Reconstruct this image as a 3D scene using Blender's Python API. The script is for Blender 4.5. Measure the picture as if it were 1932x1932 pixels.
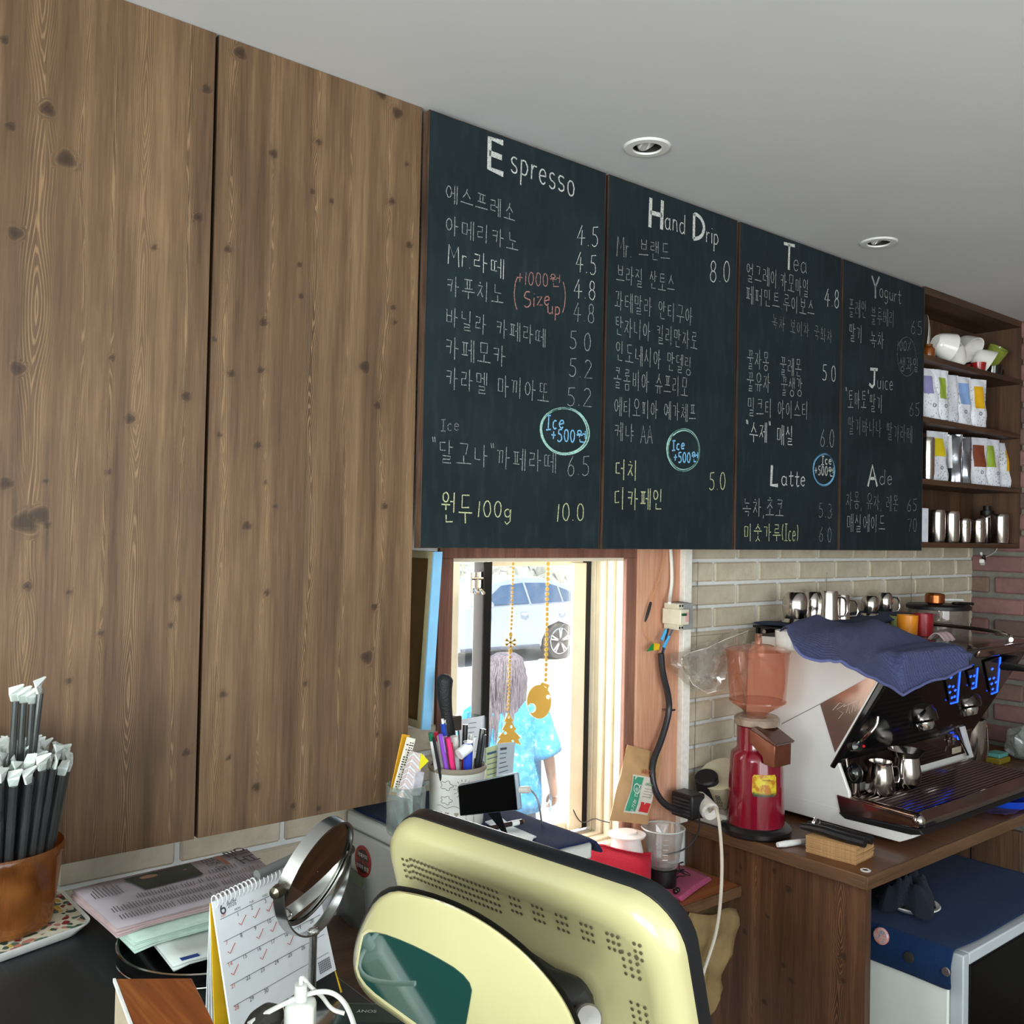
import bpy, bmesh, math, random
import numpy as np
from mathutils import Matrix, Vector
random.seed(7); RNG = np.random.default_rng(7)
for o in list(bpy.data.objects): bpy.data.objects.remove(o)
S = bpy.context.scene; C = S.collection
pi = math.pi
# ---------------------------------------------------------------- camera
FPX, YAW, PIT, ROL = 1801.1, .693076, .0195925, .0206730
EYE = np.array([0, 0, 1.7])
_F = np.array([math.sin(YAW)*math.cos(PIT), math.cos(YAW)*math.cos(PIT), math.sin(PIT)])
_r = np.array([math.cos(YAW), -math.sin(YAW), 0.]); _u = np.cross(_r, _F)
_R = math.cos(ROL)*_r+math.sin(ROL)*_u; _U = -math.sin(ROL)*_r+math.cos(ROL)*_u
cam = bpy.data.objects.new('camera', bpy.data.cameras.new('camera')); C.objects.link(cam)
cam.matrix_world = Matrix(((_R[0], _U[0], -_F[0], EYE[0]), (_R[1], _U[1], -_F[1], EYE[1]), (_R[2], _U[2], -_F[2], EYE[2]), (0, 0, 0, 1)))
cam.data.sensor_width = 36; cam.data.sensor_fit = 'HORIZONTAL'; cam.data.lens = FPX/1932*36
cam.data.clip_start = .02; cam.data.clip_end = 200
S.camera = cam
# ---------------------------------------------------------------- world, sun, window light, exposure
W = bpy.data.worlds.new('sky'); S.world = W; W.use_nodes = True
bg = W.node_tree.nodes['Background']
sky = W.node_tree.nodes.new('ShaderNodeTexSky')
sky.sky_type = 'HOSEK_WILKIE'; sky.sun_direction = Vector((-.25, -.45, .85)).normalized(); sky.turbidity = 5; sky.ground_albedo = .5
W.node_tree.links.new(sky.outputs[0], bg.inputs[0]); bg.inputs[1].default_value = 3.6
def light(name, kind, loc, rot, energy, color=(1, 1, 1), sx=1, sy=1, **k):
    L = bpy.data.lights.new(name, kind); L.energy = energy; L.color = color
    if kind == 'AREA': L.shape = 'RECTANGLE'; L.size = sx; L.size_y = sy
    for a, b in k.items(): setattr(L, a, b)
    o = bpy.data.objects.new(name, L); C.objects.link(o); o.location = loc; o.rotation_euler = rot; return o
sun = light('sun', 'SUN', (0, 12, 12), (0, 0, 0), 8, (1, .97, .92), angle=.02); sun.rotation_euler = Vector((.25, .45, -.85)).to_track_quat('-Z', 'Y').to_euler()
# daylight of the shop front: glazing in wall_right and wall_front, both behind the camera
light('shop_front_daylight', 'AREA', (.45, -1.83, 1.5), (math.radians(90), 0, 0), 40, (.94, .98, 1.0), 2.5, 1.6)
light('side_glazing_daylight', 'AREA', (-2.43, -.6, 1.45), (math.radians(90), 0, math.radians(-90)), 120, (.93, 1, .98), 2.2, 1.5)
# daylight entering by the small window over the bench
light('bench_window_daylight', 'AREA', (1.55, 1.96, 1.33), (math.radians(-84), 0, 0), 9, (1, .97, .95), .42, .6)
S.view_settings.view_transform = 'Standard'; S.view_settings.look = 'None'
S.view_settings.gamma = 1; S.view_settings.use_curve_mapping = False
S.view_settings.exposure = .5
# ---------------------------------------------------------------- helpers
def ray(px, py): return _F+(px-966)/FPX*_R-(py-966)/FPX*_U
def on(px, py, ax, v):
    d = ray(px, py); i = 'xyz'.index(ax); return EYE+(v-EYE[i])/d[i]*d
def onp(px, py, p0, n):
    d = ray(px, py); n = np.asarray(n, float); return EYE+((np.asarray(p0)-EYE)@n)/(d@n)*d
V3 = lambda *a: np.array(a, float)
def unit(v): v = np.asarray(v, float); return v/np.linalg.norm(v)
def frame(n, up=(0, 0, 1)):
    n = unit(n); a = np.cross(up, n)
    if np.linalg.norm(a) < 1e-6: a = V3(1, 0, 0)
    a = unit(a); return a, np.cross(n, a), n
class MB:
    def __init__(s): s.v = []; s.f = []; s.n = 0
    def add(s, vs, fs):
        vs = np.asarray(vs, float).reshape(-1, 3); s.v.append(vs); s.f += [tuple(i+s.n for i in f) for f in fs]; s.n += len(vs); return s
    def mm(s, x0, y0, z0, x1, y1, z1):
        v = [(x, y, z) for x in (x0, x1) for y in (y0, y1) for z in (z0, z1)]
        return s.add(v, [(0, 1, 3, 2), (4, 6, 7, 5), (0, 4, 5, 1), (2, 3, 7, 6), (0, 2, 6, 4), (1, 5, 7, 3)])
    def box(s, c, sz, ax=None):
        a = np.eye(3) if ax is None else np.array(ax, float)
        v = [np.asarray(c)+sum(k*h/2*a[i] for i, (k, h) in enumerate(zip(t, sz))) for t in [(x, y, z) for x in (-1, 1) for y in (-1, 1) for z in (-1, 1)]]
        return s.add(v, [(0, 1, 3, 2), (4, 6, 7, 5), (0, 4, 5, 1), (2, 3, 7, 6), (0, 2, 6, 4), (1, 5, 7, 3)])
    def prism(s, pts, ext):
        p = np.asarray(pts, float); e = np.asarray(ext, float); n = len(p)
        return s.add(np.vstack([p, p+e]), [tuple(range(n-1, -1, -1)), tuple(range(n, 2*n))]+[(i, (i+1) % n, (i+1) % n+n, i+n) for i in range(n)])
    def loft(s, rings, cap0=True, cap1=True, closed=True):
        n = len(rings[0]); m = len(rings); v = np.vstack([np.asarray(r, float) for r in rings]); f = []
        for j in range(m-1):
            for i in range(n if closed else n-1):
                k = (i+1) % n; f.append((j*n+i, j*n+k, (j+1)*n+k, (j+1)*n+i))
        if cap0: f.append(tuple(range(n-1, -1, -1)))
        if cap1: f.append(tuple((m-1)*n+i for i in range(n)))
        return s.add(v, f)
    def lathe(s, prof, c=(0, 0, 0), n=32, ax=None, cap0=True, cap1=True, a0=0, flute=0, fn=0):
        a, b, d = frame((0, 0, 1)) if ax is None else frame(ax, (0, 1, 0) if abs(unit(ax)[2]) > .9 else (0, 0, 1))
        rings = []
        for r, z in prof:
            rings.append([np.asarray(c)+d*z+max(r, 1e-5)*(1+flute*math.cos(fn*t))*(a*math.cos(t)+b*math.sin(t)) for t in [a0+2*pi*i/n for i in range(n)]])
        return s.loft(rings, cap0, cap1)
    def tube(s, pts, r, n=8, sm=0, cap=True):
        p = [np.asarray(q, float) for q in pts]
        for _ in range(sm):
            q = [p[0]]
            for a, b in zip(p[:-1], p[1:]): q += [a*.75+b*.25, a*.25+b*.75]
            p = q+[p[-1]]
        rr = r if hasattr(r, '__len__') else [r]*len(p)
        if len(rr) != len(p): rr = np.interp(np.linspace(0, 1, len(p)), np.linspace(0, 1, len(rr)), rr)
        rings = []; up = None
        for i in range(len(p)):
            d = unit(p[min(i+1, len(p)-1)]-p[max(i-1, 0)]+1e-9)
            if up is None: up = unit(np.cross(d, (0, 0, 1) if abs(d[2]) < .9 else (1, 0, 0)))
            up = unit(up-d*(up@d)); b = np.cross(d, up)
            rings.append([p[i]+rr[i]*(up*math.cos(t)+b*math.sin(t)) for t in [2*pi*k/n for k in range(n)]])
        return s.loft(rings, cap, cap)
    def ribbon(s, pts, w, nrm, t=.0004):
        nrm = unit(nrm); p = [np.asarray(q, float) for q in pts]; L = []; R = []
        for i in range(len(p)):
            d = unit(p[min(i+1, len(p)-1)]-p[max(i-1, 0)]+1e-9); sd = np.cross(nrm, d)*w/2; L.append(p[i]+sd); R.append(p[i]-sd)
        n = len(p)
        return s.add(L+R, [(i, i+n, i+n+1, i+1) for i in range(n-1)])
    def sheet(s, P, th=0):
        P = np.asarray(P, float); m, n = P.shape[:2]
        f = [(j*n+i, j*n+i+1, (j+1)*n+i+1, (j+1)*n+i) for j in range(m-1) for i in range(n-1)]
        s.add(P.reshape(-1, 3), f); return s
    def ball(s, c, r, n=16, m=10, sc=(1, 1, 1)):
        rings = []
        for j in range(m+1):
            a = pi*j/m; rings.append([np.asarray(c)+V3(r*sc[0]*math.sin(a)*math.cos(t), r*sc[1]*math.sin(a)*math.sin(t), -r*sc[2]*math.cos(a)) for t in [2*pi*k/n for k in range(n)]])
        rings[0] = [p+V3(1e-6, 0, 0)*i for i, p in enumerate(rings[0])]
        return s.loft(rings)
    def verts(s): return np.vstack(s.v)
    def build(s, name, mat, parent=None, smooth=False, bevel=0, seg=2, solid=0, subd=0, ang=35, base=True, kind=None, label=None, fix=True):
        v = s.verts().copy()
        if parent is not None: org = np.array(parent['_wl'] if '_wl' in parent else (0, 0, 0), float)
        else:
            org = (v.min(0)+v.max(0))/2; org[2] = v[:, 2].min()
        me = bpy.data.meshes.new(name); me.from_pydata((v-org).tolist(), [], s.f); me.validate()
        if fix:
            bm = bmesh.new(); bm.from_mesh(me); bmesh.ops.remove_doubles(bm, verts=bm.verts, dist=1e-6); bmesh.ops.recalc_face_normals(bm, faces=bm.faces); bm.to_mesh(me); bm.free()
        o = bpy.data.objects.new(name, me); C.objects.link(o)
        if parent is not None: o.parent = parent; o['_wl'] = list(map(float, org))
        else: o.location = org; o['_wl'] = list(map(float, org))
        if mat: me.materials.append(mat)
        if solid: m = o.modifiers.new('solid', 'SOLIDIFY'); m.thickness = solid; m.offset = 0
        if subd: m = o.modifiers.new('sub', 'SUBSURF'); m.levels = subd; m.render_levels = subd
        if bevel: m = o.modifiers.new('bevel', 'BEVEL'); m.width = bevel; m.segments = seg; m.limit_method = 'ANGLE'; m.angle_limit = math.radians(30)
        if smooth or bevel or subd:
            me.polygons.foreach_set('use_smooth', [True]*len(me.polygons))
            if not subd: me.set_sharp_from_angle(angle=math.radians(ang))
        if kind: o['kind'] = kind
        if label: o['label'] = label
        return o
def tag(o, label, cat, group=None, kind=None):
    o['label'] = label; o['category'] = cat
    if group: o['group'] = group
    if kind: o['kind'] = kind
    return o
def thing(name, label, cat, loc=(0, 0, 0), group=None):
    o = bpy.data.objects.new(name, None); C.objects.link(o); o.location = tuple(map(float, loc)); o['_wl'] = list(map(float, loc)); o.empty_display_size = .02
    return tag(o, label, cat, group)
def struct(o): o['kind'] = 'structure'; return o
def structroot(name, loc=(0, 0, 0)):
    o = bpy.data.objects.new(name, None); C.objects.link(o); o.location = loc; o['_wl'] = list(map(float, loc)); o['kind'] = 'structure'; return o
def clone(root, loc, rz=0, label=None, group=None, rot=None):
    r = root.copy(); C.objects.link(r); r.location = tuple(map(float, loc)); r.rotation_euler = rot if rot is not None else (0, 0, rz)
    if label: r['label'] = label
    if group: r['group'] = group
    for ch in list(root.children):
        c = ch.copy(); C.objects.link(c); c.parent = r
        for g in list(ch.children):
            d = g.copy(); C.objects.link(d); d.parent = c
    return r
# ---------------------------------------------------------------- materials
def lin(c):
    if isinstance(c, str): c = [int(c[i:i+2], 16)/255 for i in (0, 2, 4)]
    return tuple((x/12.92 if x <= .04045 else ((x+.055)/1.055)**2.4) for x in c[:3])+(1,)
class NT:
    def __init__(s, name):
        s.m = bpy.data.materials.new(name); s.m.use_nodes = True; s.t = s.m.node_tree; s.t.nodes.clear()
        s.out = s.t.nodes.new('ShaderNodeOutputMaterial'); s.b = s.n('ShaderNodeBsdfPrincipled'); s.l(s.b.outputs[0], s.out.inputs[0])
    def n(s, k, **kw):
        x = s.t.nodes.new(k)
        for a, b in kw.items(): setattr(x, a, b)
        return x
    def l(s, a, b): s.t.links.new(a, b)
    def set(s, **k):
        for a, v in k.items():
            i = s.b.inputs[a.replace('_', ' ')]
            if hasattr(v, 'is_linked') or hasattr(v, 'links'): s.l(v, i)
            else: i.default_value = v
        return s
    def coord(s, sc=(1, 1, 1), kind='Object', rot=(0, 0, 0)):
        t = s.n('ShaderNodeTexCoord'); m = s.n('ShaderNodeMapping'); m.inputs['Scale'].default_value = sc; m.inputs['Rotation'].default_value = rot; s.l(t.outputs[kind], m.inputs[0]); return m.outputs[0]
    def noise(s, sc, co=None, det=3, rough=.5, dist=0):
        x = s.n('ShaderNodeTexNoise'); x.inputs['Scale'].default_value = sc; x.inputs['Detail'].default_value = det; x.inputs['Roughness'].default_value = rough; x.inputs['Distortion'].default_value = dist
        s.l(co if co else s.coord(), x.inputs[0]); return x.outputs[0]
    def ramp(s, fac, stops, interp='LINEAR'):
        x = s.n('ShaderNodeValToRGB'); x.color_ramp.interpolation = interp; e = x.color_ramp.elements
        while len(e) < len(stops): e.new(.5)
        for k, (p, c) in zip(e, stops): k.position = p; k.color = c if len(c) == 4 else tuple(c)+(1,)
        s.l(fac, x.inputs[0]); return x.outputs[0]
    def math(s, op, a, b=None):
        x = s.n('ShaderNodeMath', operation=op)
        for i, v in enumerate((a, b)):
            if v is None: continue
            if hasattr(v, 'links'): s.l(v, x.inputs[i])
            else: x.inputs[i].default_value = v
        return x.outputs[0]
    def mix(s, f, a, b, mode='MIX'):
        x = s.n('ShaderNodeMix', data_type='RGBA', blend_type=mode)
        for i, v in ((0, f), (6, a), (7, b)):
            if hasattr(v, 'links'): s.l(v, x.inputs[i])
            else: x.inputs[i].default_value = v
        return x.outputs[2]
    def bump(s, h, st=.2, d=.002):
        x = s.n('ShaderNodeBump'); x.inputs['Strength'].default_value = st; x.inputs['Distance'].default_value = d; s.l(h, x.inputs['Height']); s.l(x.outputs[0], s.b.inputs['Normal'])
_mc = {}
def M(c, r=.5, metal=0, var=.08, sc=40, bump=0, bsc=300, coat=0, spec=.5, trans=0, alpha=1, sheen=0, ior=1.45, emit=0, name=None):
    key = (c if isinstance(c, str) else tuple(c), r, metal, var, sc, bump, bsc, coat, spec, trans, alpha, sheen, ior, emit)
    if key in _mc: return _mc[key]
    t = NT(name or 'm_'+(c if isinstance(c, str) else 'c')); c1 = lin(c)
    if var:
        nz = t.noise(sc, det=4); a = tuple(x*(1-var) for x in c1[:3])+(1,); b = tuple(min(1, x*(1+var)) for x in c1[:3])+(1,)
        t.set(Base_Color=t.ramp(nz, [(.3, a), (.7, b)]))
    else: t.set(Base_Color=c1)
    t.set(Roughness=r, Metallic=metal, IOR=ior); t.b.inputs['Specular IOR Level'].default_value = spec
    t.b.inputs['Coat Weight'].default_value = coat; t.b.inputs['Coat Roughness'].default_value = .06
    t.b.inputs['Transmission Weight'].default_value = trans; t.b.inputs['Alpha'].default_value = alpha; t.b.inputs['Sheen Weight'].default_value = sheen
    if emit: t.b.inputs['Emission Color'].default_value = c1; t.b.inputs['Emission Strength'].default_value = emit
    if bump: t.bump(t.noise(bsc, det=3), bump, .002)
    _mc[key] = t.m; return t.m
def thin_glass(name, tint='ffffff', gloss=.08, rough=.01, haze=0, hcol='ffffff'):
    t = NT(name); t.t.nodes.remove(t.b)
    tr = t.n('ShaderNodeBsdfTransparent'); tr.inputs[0].default_value = lin(tint); gl = t.n('ShaderNodeBsdfGlossy'); gl.inputs['Roughness'].default_value = rough
    mx = t.n('ShaderNodeMixShader'); fr = t.n('ShaderNodeFresnel'); fr.inputs[0].default_value = 1.45
    ge = t.n('ShaderNodeNewGeometry'); f = t.math('MAXIMUM', t.math('MULTIPLY', fr.outputs[0], t.math('SUBTRACT', 1.0, ge.outputs['Backfacing'])), gloss); t.l(f, mx.inputs[0]); t.l(tr.outputs[0], mx.inputs[1]); t.l(gl.outputs[0], mx.inputs[2]); res = mx.outputs[0]
    if haze:
        df = t.n('ShaderNodeBsdfDiffuse'); df.inputs[0].default_value = lin(hcol); m2 = t.n('ShaderNodeMixShader')
        h = t.ramp(t.noise(25, det=4), [(.35, (haze*.5,)*3), (.7, (min(1, haze*1.5),)*3)]); t.l(h, m2.inputs[0]); t.l(res, m2.inputs[1]); t.l(df.outputs[0], m2.inputs[2]); res = m2.outputs[0]
    t.l(res, t.out.inputs[0]); return t.m
def wood(name, dark, mid, light_, freq=1.0, rough=.45, along='z', attr=False, spec=.4):
    # stained timber: fine pores, soft tone patches and (with attr) ring lines carried by the mesh's growth field
    t = NT(name); k = {'z': (1, 1, .045), 'x': (.045, 1, 1), 'y': (1, .045, 1)}[along]
    co = t.coord(tuple(freq*a for a in k)); n1 = t.noise(260, co, 3, .6); n2 = t.noise(30, co, 3, .55); n3 = t.noise(3.2, t.coord(), 3)
    f = t.math('ADD', t.math('MULTIPLY', n1, .35), t.math('MULTIPLY', n2, .65))
    col = t.ramp(f, [(.34, lin(dark)), (.5, lin(mid)), (.68, lin(light_))])
    col = t.mix(t.ramp(n3, [(.35, (0, 0, 0)), (.75, (.55,)*3)]), col, lin(dark), 'MIX')
    if attr:
        a = t.n('ShaderNodeAttribute', attribute_name='ring'); b = t.n('ShaderNodeAttribute', attribute_name='knot'); g = t.n('ShaderNodeAttribute', attribute_name='streak')
        s_ = t.math('SINE', t.math('MULTIPLY', t.math('ADD', a.outputs['Fac'], t.math('MULTIPLY', n2, .5)), 6.2832))
        s_ = t.ramp(t.math('MULTIPLY', t.math('ADD', s_, 1), .5), [(.55, (0, 0, 0)), (.97, (1, 1, 1))])
        s_ = t.math('MULTIPLY', s_, g.outputs['Fac']); s_ = t.math('MULTIPLY', s_, t.ramp(n1, [(.3, (.45,)*3), (.6, (1,)*3)]))
        col = t.mix(s_, col, lin(light_)); hl = tuple(min(1, x*1.45) for x in lin(light_)[:3])+(1,)
        col = t.mix(t.math('MULTIPLY', s_, .35), col, hl)
        col = t.mix(b.outputs['Fac'], col, lin('2a1c12')); t.bump(t.math('ADD', t.math('MULTIPLY', s_, .7), n1), .25, .0012)
    else: t.bump(n1, .2, .001)
    t.set(Base_Color=col, Roughness=rough); t.b.inputs['Specular IOR Level'].default_value = spec
    return t.m
def txt(body, size, p0, xdir, ydir, mat, parent=None, name='lettering', align='CENTER', shear=0, spacing=1, depth=0):
    cu = bpy.data.curves.new(name, 'FONT'); cu.body = body; cu.size = size; cu.align_x = align; cu.align_y = 'CENTER'; cu.shear = shear; cu.space_character = spacing; cu.extrude = depth
    o = bpy.data.objects.new(name, cu); C.objects.link(o)
    dg = bpy.context.evaluated_depsgraph_get(); me = bpy.data.meshes.new_from_object(o.evaluated_get(dg)); bpy.data.objects.remove(o); bpy.data.curves.remove(cu)
    x = unit(xdir); y = np.asarray(ydir, float); y = unit(y-x*(x@y)); z = np.cross(x, y)
    org = np.array(parent['_wl'], float) if parent is not None and '_wl' in parent else np.zeros(3)
    q = np.asarray(p0, float)-org
    me.transform(Matrix(((x[0], y[0], z[0], q[0]), (x[1], y[1], z[1], q[1]), (x[2], y[2], z[2], q[2]), (0, 0, 0, 1))))
    me.materials.clear(); me.materials.append(mat); ob = bpy.data.objects.new(name, me); C.objects.link(ob); ob['_wl'] = list(map(float, org))
    if parent is not None: ob.parent = parent
    return ob
# ---------------------------------------------------------------- room shell
YW, XB, ZC = 1.68, 3.68, 2.51
m_ceiling = M('d3d4d5', .9, var=.02, sc=3); m_plaster = M('cfcfc8', .9, var=.05, sc=6)
m_mortar = M('d6d8d6', .95, var=.05, sc=60, bump=.3); m_bmortar = M('77736c', .95, var=.12, sc=50, bump=.5, bsc=200)
m_floor = M('6b5a49', .6, var=.15, sc=8)
struct(MB().mm(-2.6, -2.04, -.06, XB+.2, YW+.14, 0).build('floor', m_floor))
cu = bpy.data.curves.new('c', 'CURVE'); cu.dimensions = '2D'; cu.fill_mode = 'BOTH'; cu.extrude = .02; DL = [on(1221, 277, 'z', ZC), on(1658, 457, 'z', ZC)]
for q in [[(-2.6, -2.04), (XB+.2, -2.04), (XB+.2, YW+.14), (-2.6, YW+.14)]]+[[(p[0]+.0305*math.cos(2*pi*i/40), p[1]+.0305*math.sin(2*pi*i/40)) for i in range(40)] for p in DL]:
    sp = cu.splines.new('POLY'); sp.points.add(len(q)-1); sp.use_cyclic_u = True
    for i, p in enumerate(q): sp.points[i].co = (p[0], p[1], 0, 1)
o = bpy.data.objects.new('c', cu); C.objects.link(o); me = bpy.data.meshes.new_from_object(o.evaluated_get(bpy.context.evaluated_depsgraph_get())); bpy.data.objects.remove(o); bpy.data.curves.remove(cu)
me.transform(Matrix.Translation((0, 0, ZC+.02))); me.materials.clear(); me.materials.append(m_ceiling); ce = bpy.data.objects.new('ceiling', me); C.objects.link(ce); struct(ce)
ce['_wl'] = [0, 0, 0]; MB().mm(-2.6, -2.04, ZC+.10, XB+.2, YW+.14, ZC+.16).build('roof_slab', m_ceiling, ce)
w = MB().mm(-2.6, -2.04, ZC+.04, -2.5, YW+.14, ZC+.10).mm(XB+.1, -2.04, ZC+.04, XB+.2, YW+.14, ZC+.10).mm(-2.5, -2.04, ZC+.04, XB+.1, -1.94, ZC+.10).mm(-2.5, YW+.04, ZC+.04, XB+.1, YW+.14, ZC+.10).build('roof_edge', m_ceiling, ce)
wx0, wx1, wz0, wz1 = 1.225, 1.80, .90, 1.638
wl = structroot('wall_left', (0, YW, 0))
w = MB(); w.mm(-2.6, YW, 0, wx0, YW+.14, ZC).mm(wx1, YW, 0, XB+.2, YW+.14, ZC).mm(wx0, YW, 0, wx1, YW+.14, wz0).mm(wx0, YW, wz1, wx1, YW+.14, ZC)
w.build('masonry', m_mortar, wl)
wb = structroot('wall_back', (XB, 0, 0)); MB().mm(XB, -2.04, 0, XB+.14, YW, ZC).build('masonry', m_bmortar, wb)
wr = structroot('wall_right', (0, -1.9, 0)); w = MB()
w.mm(-2.6, -2.04, 0, XB, -1.9, .6).mm(-2.6, -2.04, 2.4, XB, -1.9, ZC).mm(-2.6, -2.04, .6, -.85, -1.9, 2.4).mm(1.75, -2.04, .6, XB, -1.9, 2.4).build('masonry', m_plaster, wr)
for x in (-.85, .42, 1.69): MB().mm(x, -2.0, .6, x+.06, -1.92, 2.4).build('mullion', M('d8d4c8', .5), wr)
MB().mm(-.85, -1.98, .6, 1.75, -1.97, 2.4).build('pane', thin_glass('shopfront_glass'), wr)
wf = structroot('wall_front', (-2.5, 0, 0)); w = MB()
w.mm(-2.64, -1.9, 0, -2.5, YW, .6).mm(-2.64, -1.9, 2.3, -2.5, YW, ZC).mm(-2.64, -1.9, .6, -2.5, -1.75, 2.3).mm(-2.64, .55, .6, -2.5, YW, 2.3).build('masonry', m_plaster, wf)
MB().mm(-2.58, -1.75, .6, -2.57, .55, 2.3).build('pane', thin_glass('side_glass'), wf)
# faux stone bricks of wall_left : each its own object
def brick_mesh(w, d, h, seed, b=.004):
    r = random.Random(seed); bm = bmesh.new(); bmesh.ops.create_cube(bm, size=1)
    for v in bm.verts: v.co = Vector((v.co.x*w, v.co.y*d, v.co.z*h))+Vector([r.uniform(-.0012, .0012) for _ in range(3)])
    bmesh.ops.bevel(bm, geom=list(bm.edges), offset=b, segments=1, affect='EDGES')
    me = bpy.data.meshes.new('brick'); bm.to_mesh(me); bm.free(); return me
t = NT('cream_stone_brick'); oi = t.n('ShaderNodeObjectInfo'); nz = t.noise(18, det=5, rough=.6)
c_ = t.ramp(nz, [(.3, lin('b5a78f')), (.55, lin('cbbfa8')), (.8, lin('d9cfbc'))]); c_ = t.mix(t.math('MULTIPLY', oi.outputs['Random'], .35), c_, lin('a9a294'))
t.set(Base_Color=c_, Roughness=.7); t.bump(t.noise(55, det=5, rough=.6), .6, .004); m_cream = t.m
t = NT('red_clay_brick'); oi = t.n('ShaderNodeObjectInfo'); nz = t.noise(30, det=5, rough=.65)
c_ = t.ramp(oi.outputs['Random'], [(.0, lin('6f504c')), (.3, lin('85605c')), (.6, lin('936c66')), (.85, lin('5f4b47')), (1, lin('7a6356'))]); c_ = t.mix(t.ramp(nz, [(.35, (0, 0, 0)), (.75, (.5,)*3)]), c_, lin('5d4a45'))
t.set(Base_Color=c_, Roughness=.85); t.bump(t.noise(90, det=5, rough=.7), .7, .003); m_clay = t.m
def put(me, parent, loc, m, rz=0):
    if not me.materials: me.materials.append(m)
    o = bpy.data.objects.new('brick', me); C.objects.link(o); o.parent = parent; p = np.array(parent['_wl']); o.location = tuple(np.asarray(loc)-p); o.rotation_euler = (0, 0, rz); return o
full = [brick_mesh(.192, .012, .054, i) for i in range(5)]; cuts = {}
def course(x0, x1, z, off, parent):
    x = x0-off
    while x < x1:
        a, b = max(x, x0)+.005, min(x+.202, x1)-.005
        if b-a > .015:
            if b-a > .19: me = random.choice(full)
            else:
                k = round(b-a, 3)
                if k not in cuts: cuts[k] = brick_mesh(b-a, .012, .054, int(k*1000))
                me = cuts[k]
            put(me, parent, ((a+b)/2, YW-.001, z), m_cream)
        x += .202
k = 0; z = 1.724
while z > .93:
    course(1.998, XB, z, (.078, .179)[k % 2], wl); z -= .0632; k += 1
k = 0; z = 1.255
while z > .98: course(-.35, 1.2, z, (.02, .121)[k % 2], wl); z -= .0632; k += 1
# clay bricks of wall_back
fb = [brick_mesh(.03, .19, .06, 30+i, .006) for i in range(5)]; hb = {}
k = 0; z = .985
while z < 2.5:
    y = YW-.004; first = True
    while y > .2:
        wdt = .19 if not (first and k % 2) else .065
        if z > 1.65 and y-wdt > 1.52: pass
        else:
            if wdt > .1: me = random.choice(fb)
            else:
                if 'h' not in hb: hb['h'] = brick_mesh(.03, .065, .06, 55, .006)
                me = hb['h']
            put(me, wb, (XB+random.uniform(-.004, .002), y-wdt/2, z), m_clay)
        y -= wdt+.021; first = False
    z += .0785; k += 1
# ---------------------------------------------------------------- timber : growth field on a fine grid
wood_panel_mat = wood('stained_knotty_pine', '4b3826', '674f38', '83694c', attr=True, rough=.5, spec=.35)
wood_bar_mat = wood('dark_stained_pine', '3f2818', '5c3d27', '7b5638', attr=True, rough=.5)
def timber(name, x0, x1, z0, z1, origin, ux, nrm, th, knots, streaks, mat, parent=None, step=.0042, sd=1):
    """vertical boarding face: growth rings follow streak axes and bend round the knots"""
    nx = max(2, int((x1-x0)/step)); nz = max(2, int((z1-z0)/step)); xs = np.linspace(x0, x1, nx); zs = np.linspace(z0, z1, nz); X, Z = np.meshgrid(xs, zs)
    rg = np.random.default_rng(sd); ring = np.zeros_like(X); st = np.zeros_like(X); kn = np.zeros_like(X); best = np.full_like(X, 9.)
    low = sum(rg.uniform(.3, 1)*np.sin(2*pi*(Z*rg.uniform(.5, 2.4)+X*rg.uniform(-1.5, 1.5))+rg.uniform(0, 6)) for _ in range(6))*.0022
    Xw = X+low
    for kx, kz, kr in knots:
        dx, dz = X-kx, Z-kz; g = np.exp(-(dx/(kr*2.4))**2-(dz/(kr*6))**2); Xw = Xw+np.sign(dx)*g*kr*.55
    for cx, wd, zz, sl in streaks:
        d = np.abs(Xw-cx); u = (d/wd); r_ = .8*(u*4)**1.2-(1.5*sl/5*np.sin(2*pi*Z/.47+cx*90)+.8*sl/5*np.sin(2*pi*Z/.23+cx*190)+1.2*(Z-zz))
        q = d/wd; m = q < best; ring = np.where(m, r_, ring); best = np.minimum(best, q)
        st = np.maximum(st, np.exp(-(np.maximum(0, d-wd*.25)/(wd*.75))**2))
    for kx, kz, kr in knots:
        dx, dz = X-kx, Z-kz; a = rg.uniform(-.5, .5); dxx, dzz = dx*math.cos(a)-dz*math.sin(a), dx*math.sin(a)+dz*math.cos(a)
        kr = kr*.85; rr = np.sqrt((dxx/(kr*.9))**2+(dzz/(kr*.85))**2); ang = np.arctan2(dz, dx); rr = rr*(1+.12*np.sin(3*ang+a*5))
        kn = np.maximum(kn, np.clip((1.2-rr)*2.2, 0, 1)*.66+.18*np.exp(-(rr/1.9)**2)); 
        inn = rr < 1.7; ring = np.where(inn, rr*1.6, ring); st = np.where(inn, np.maximum(st*.6, .22), st)
    P = np.asarray(origin)+X[..., None]*np.asarray(ux)+Z[..., None]*V3(0, 0, 1)
    mb = MB().sheet(P); o = mb.build(name, mat, parent, fix=False)
    for nm, A in (('ring', ring), ('knot', np.clip(kn, 0, .95)), ('streak', np.clip(st, 0, 1)*.75)):
        a = o.data.attributes.new(nm, 'FLOAT', 'POINT'); a.data.foreach_set('value', A.ravel().astype(np.float32))
    return o
def kpx(L, ax, v, hx): # knots noted in the photo, put on the board's own plane
    out = []
    for px, py, r in L:
        p = on(px, py, ax, v); out.append((p[hx], p[2], r))
    return out
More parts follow.
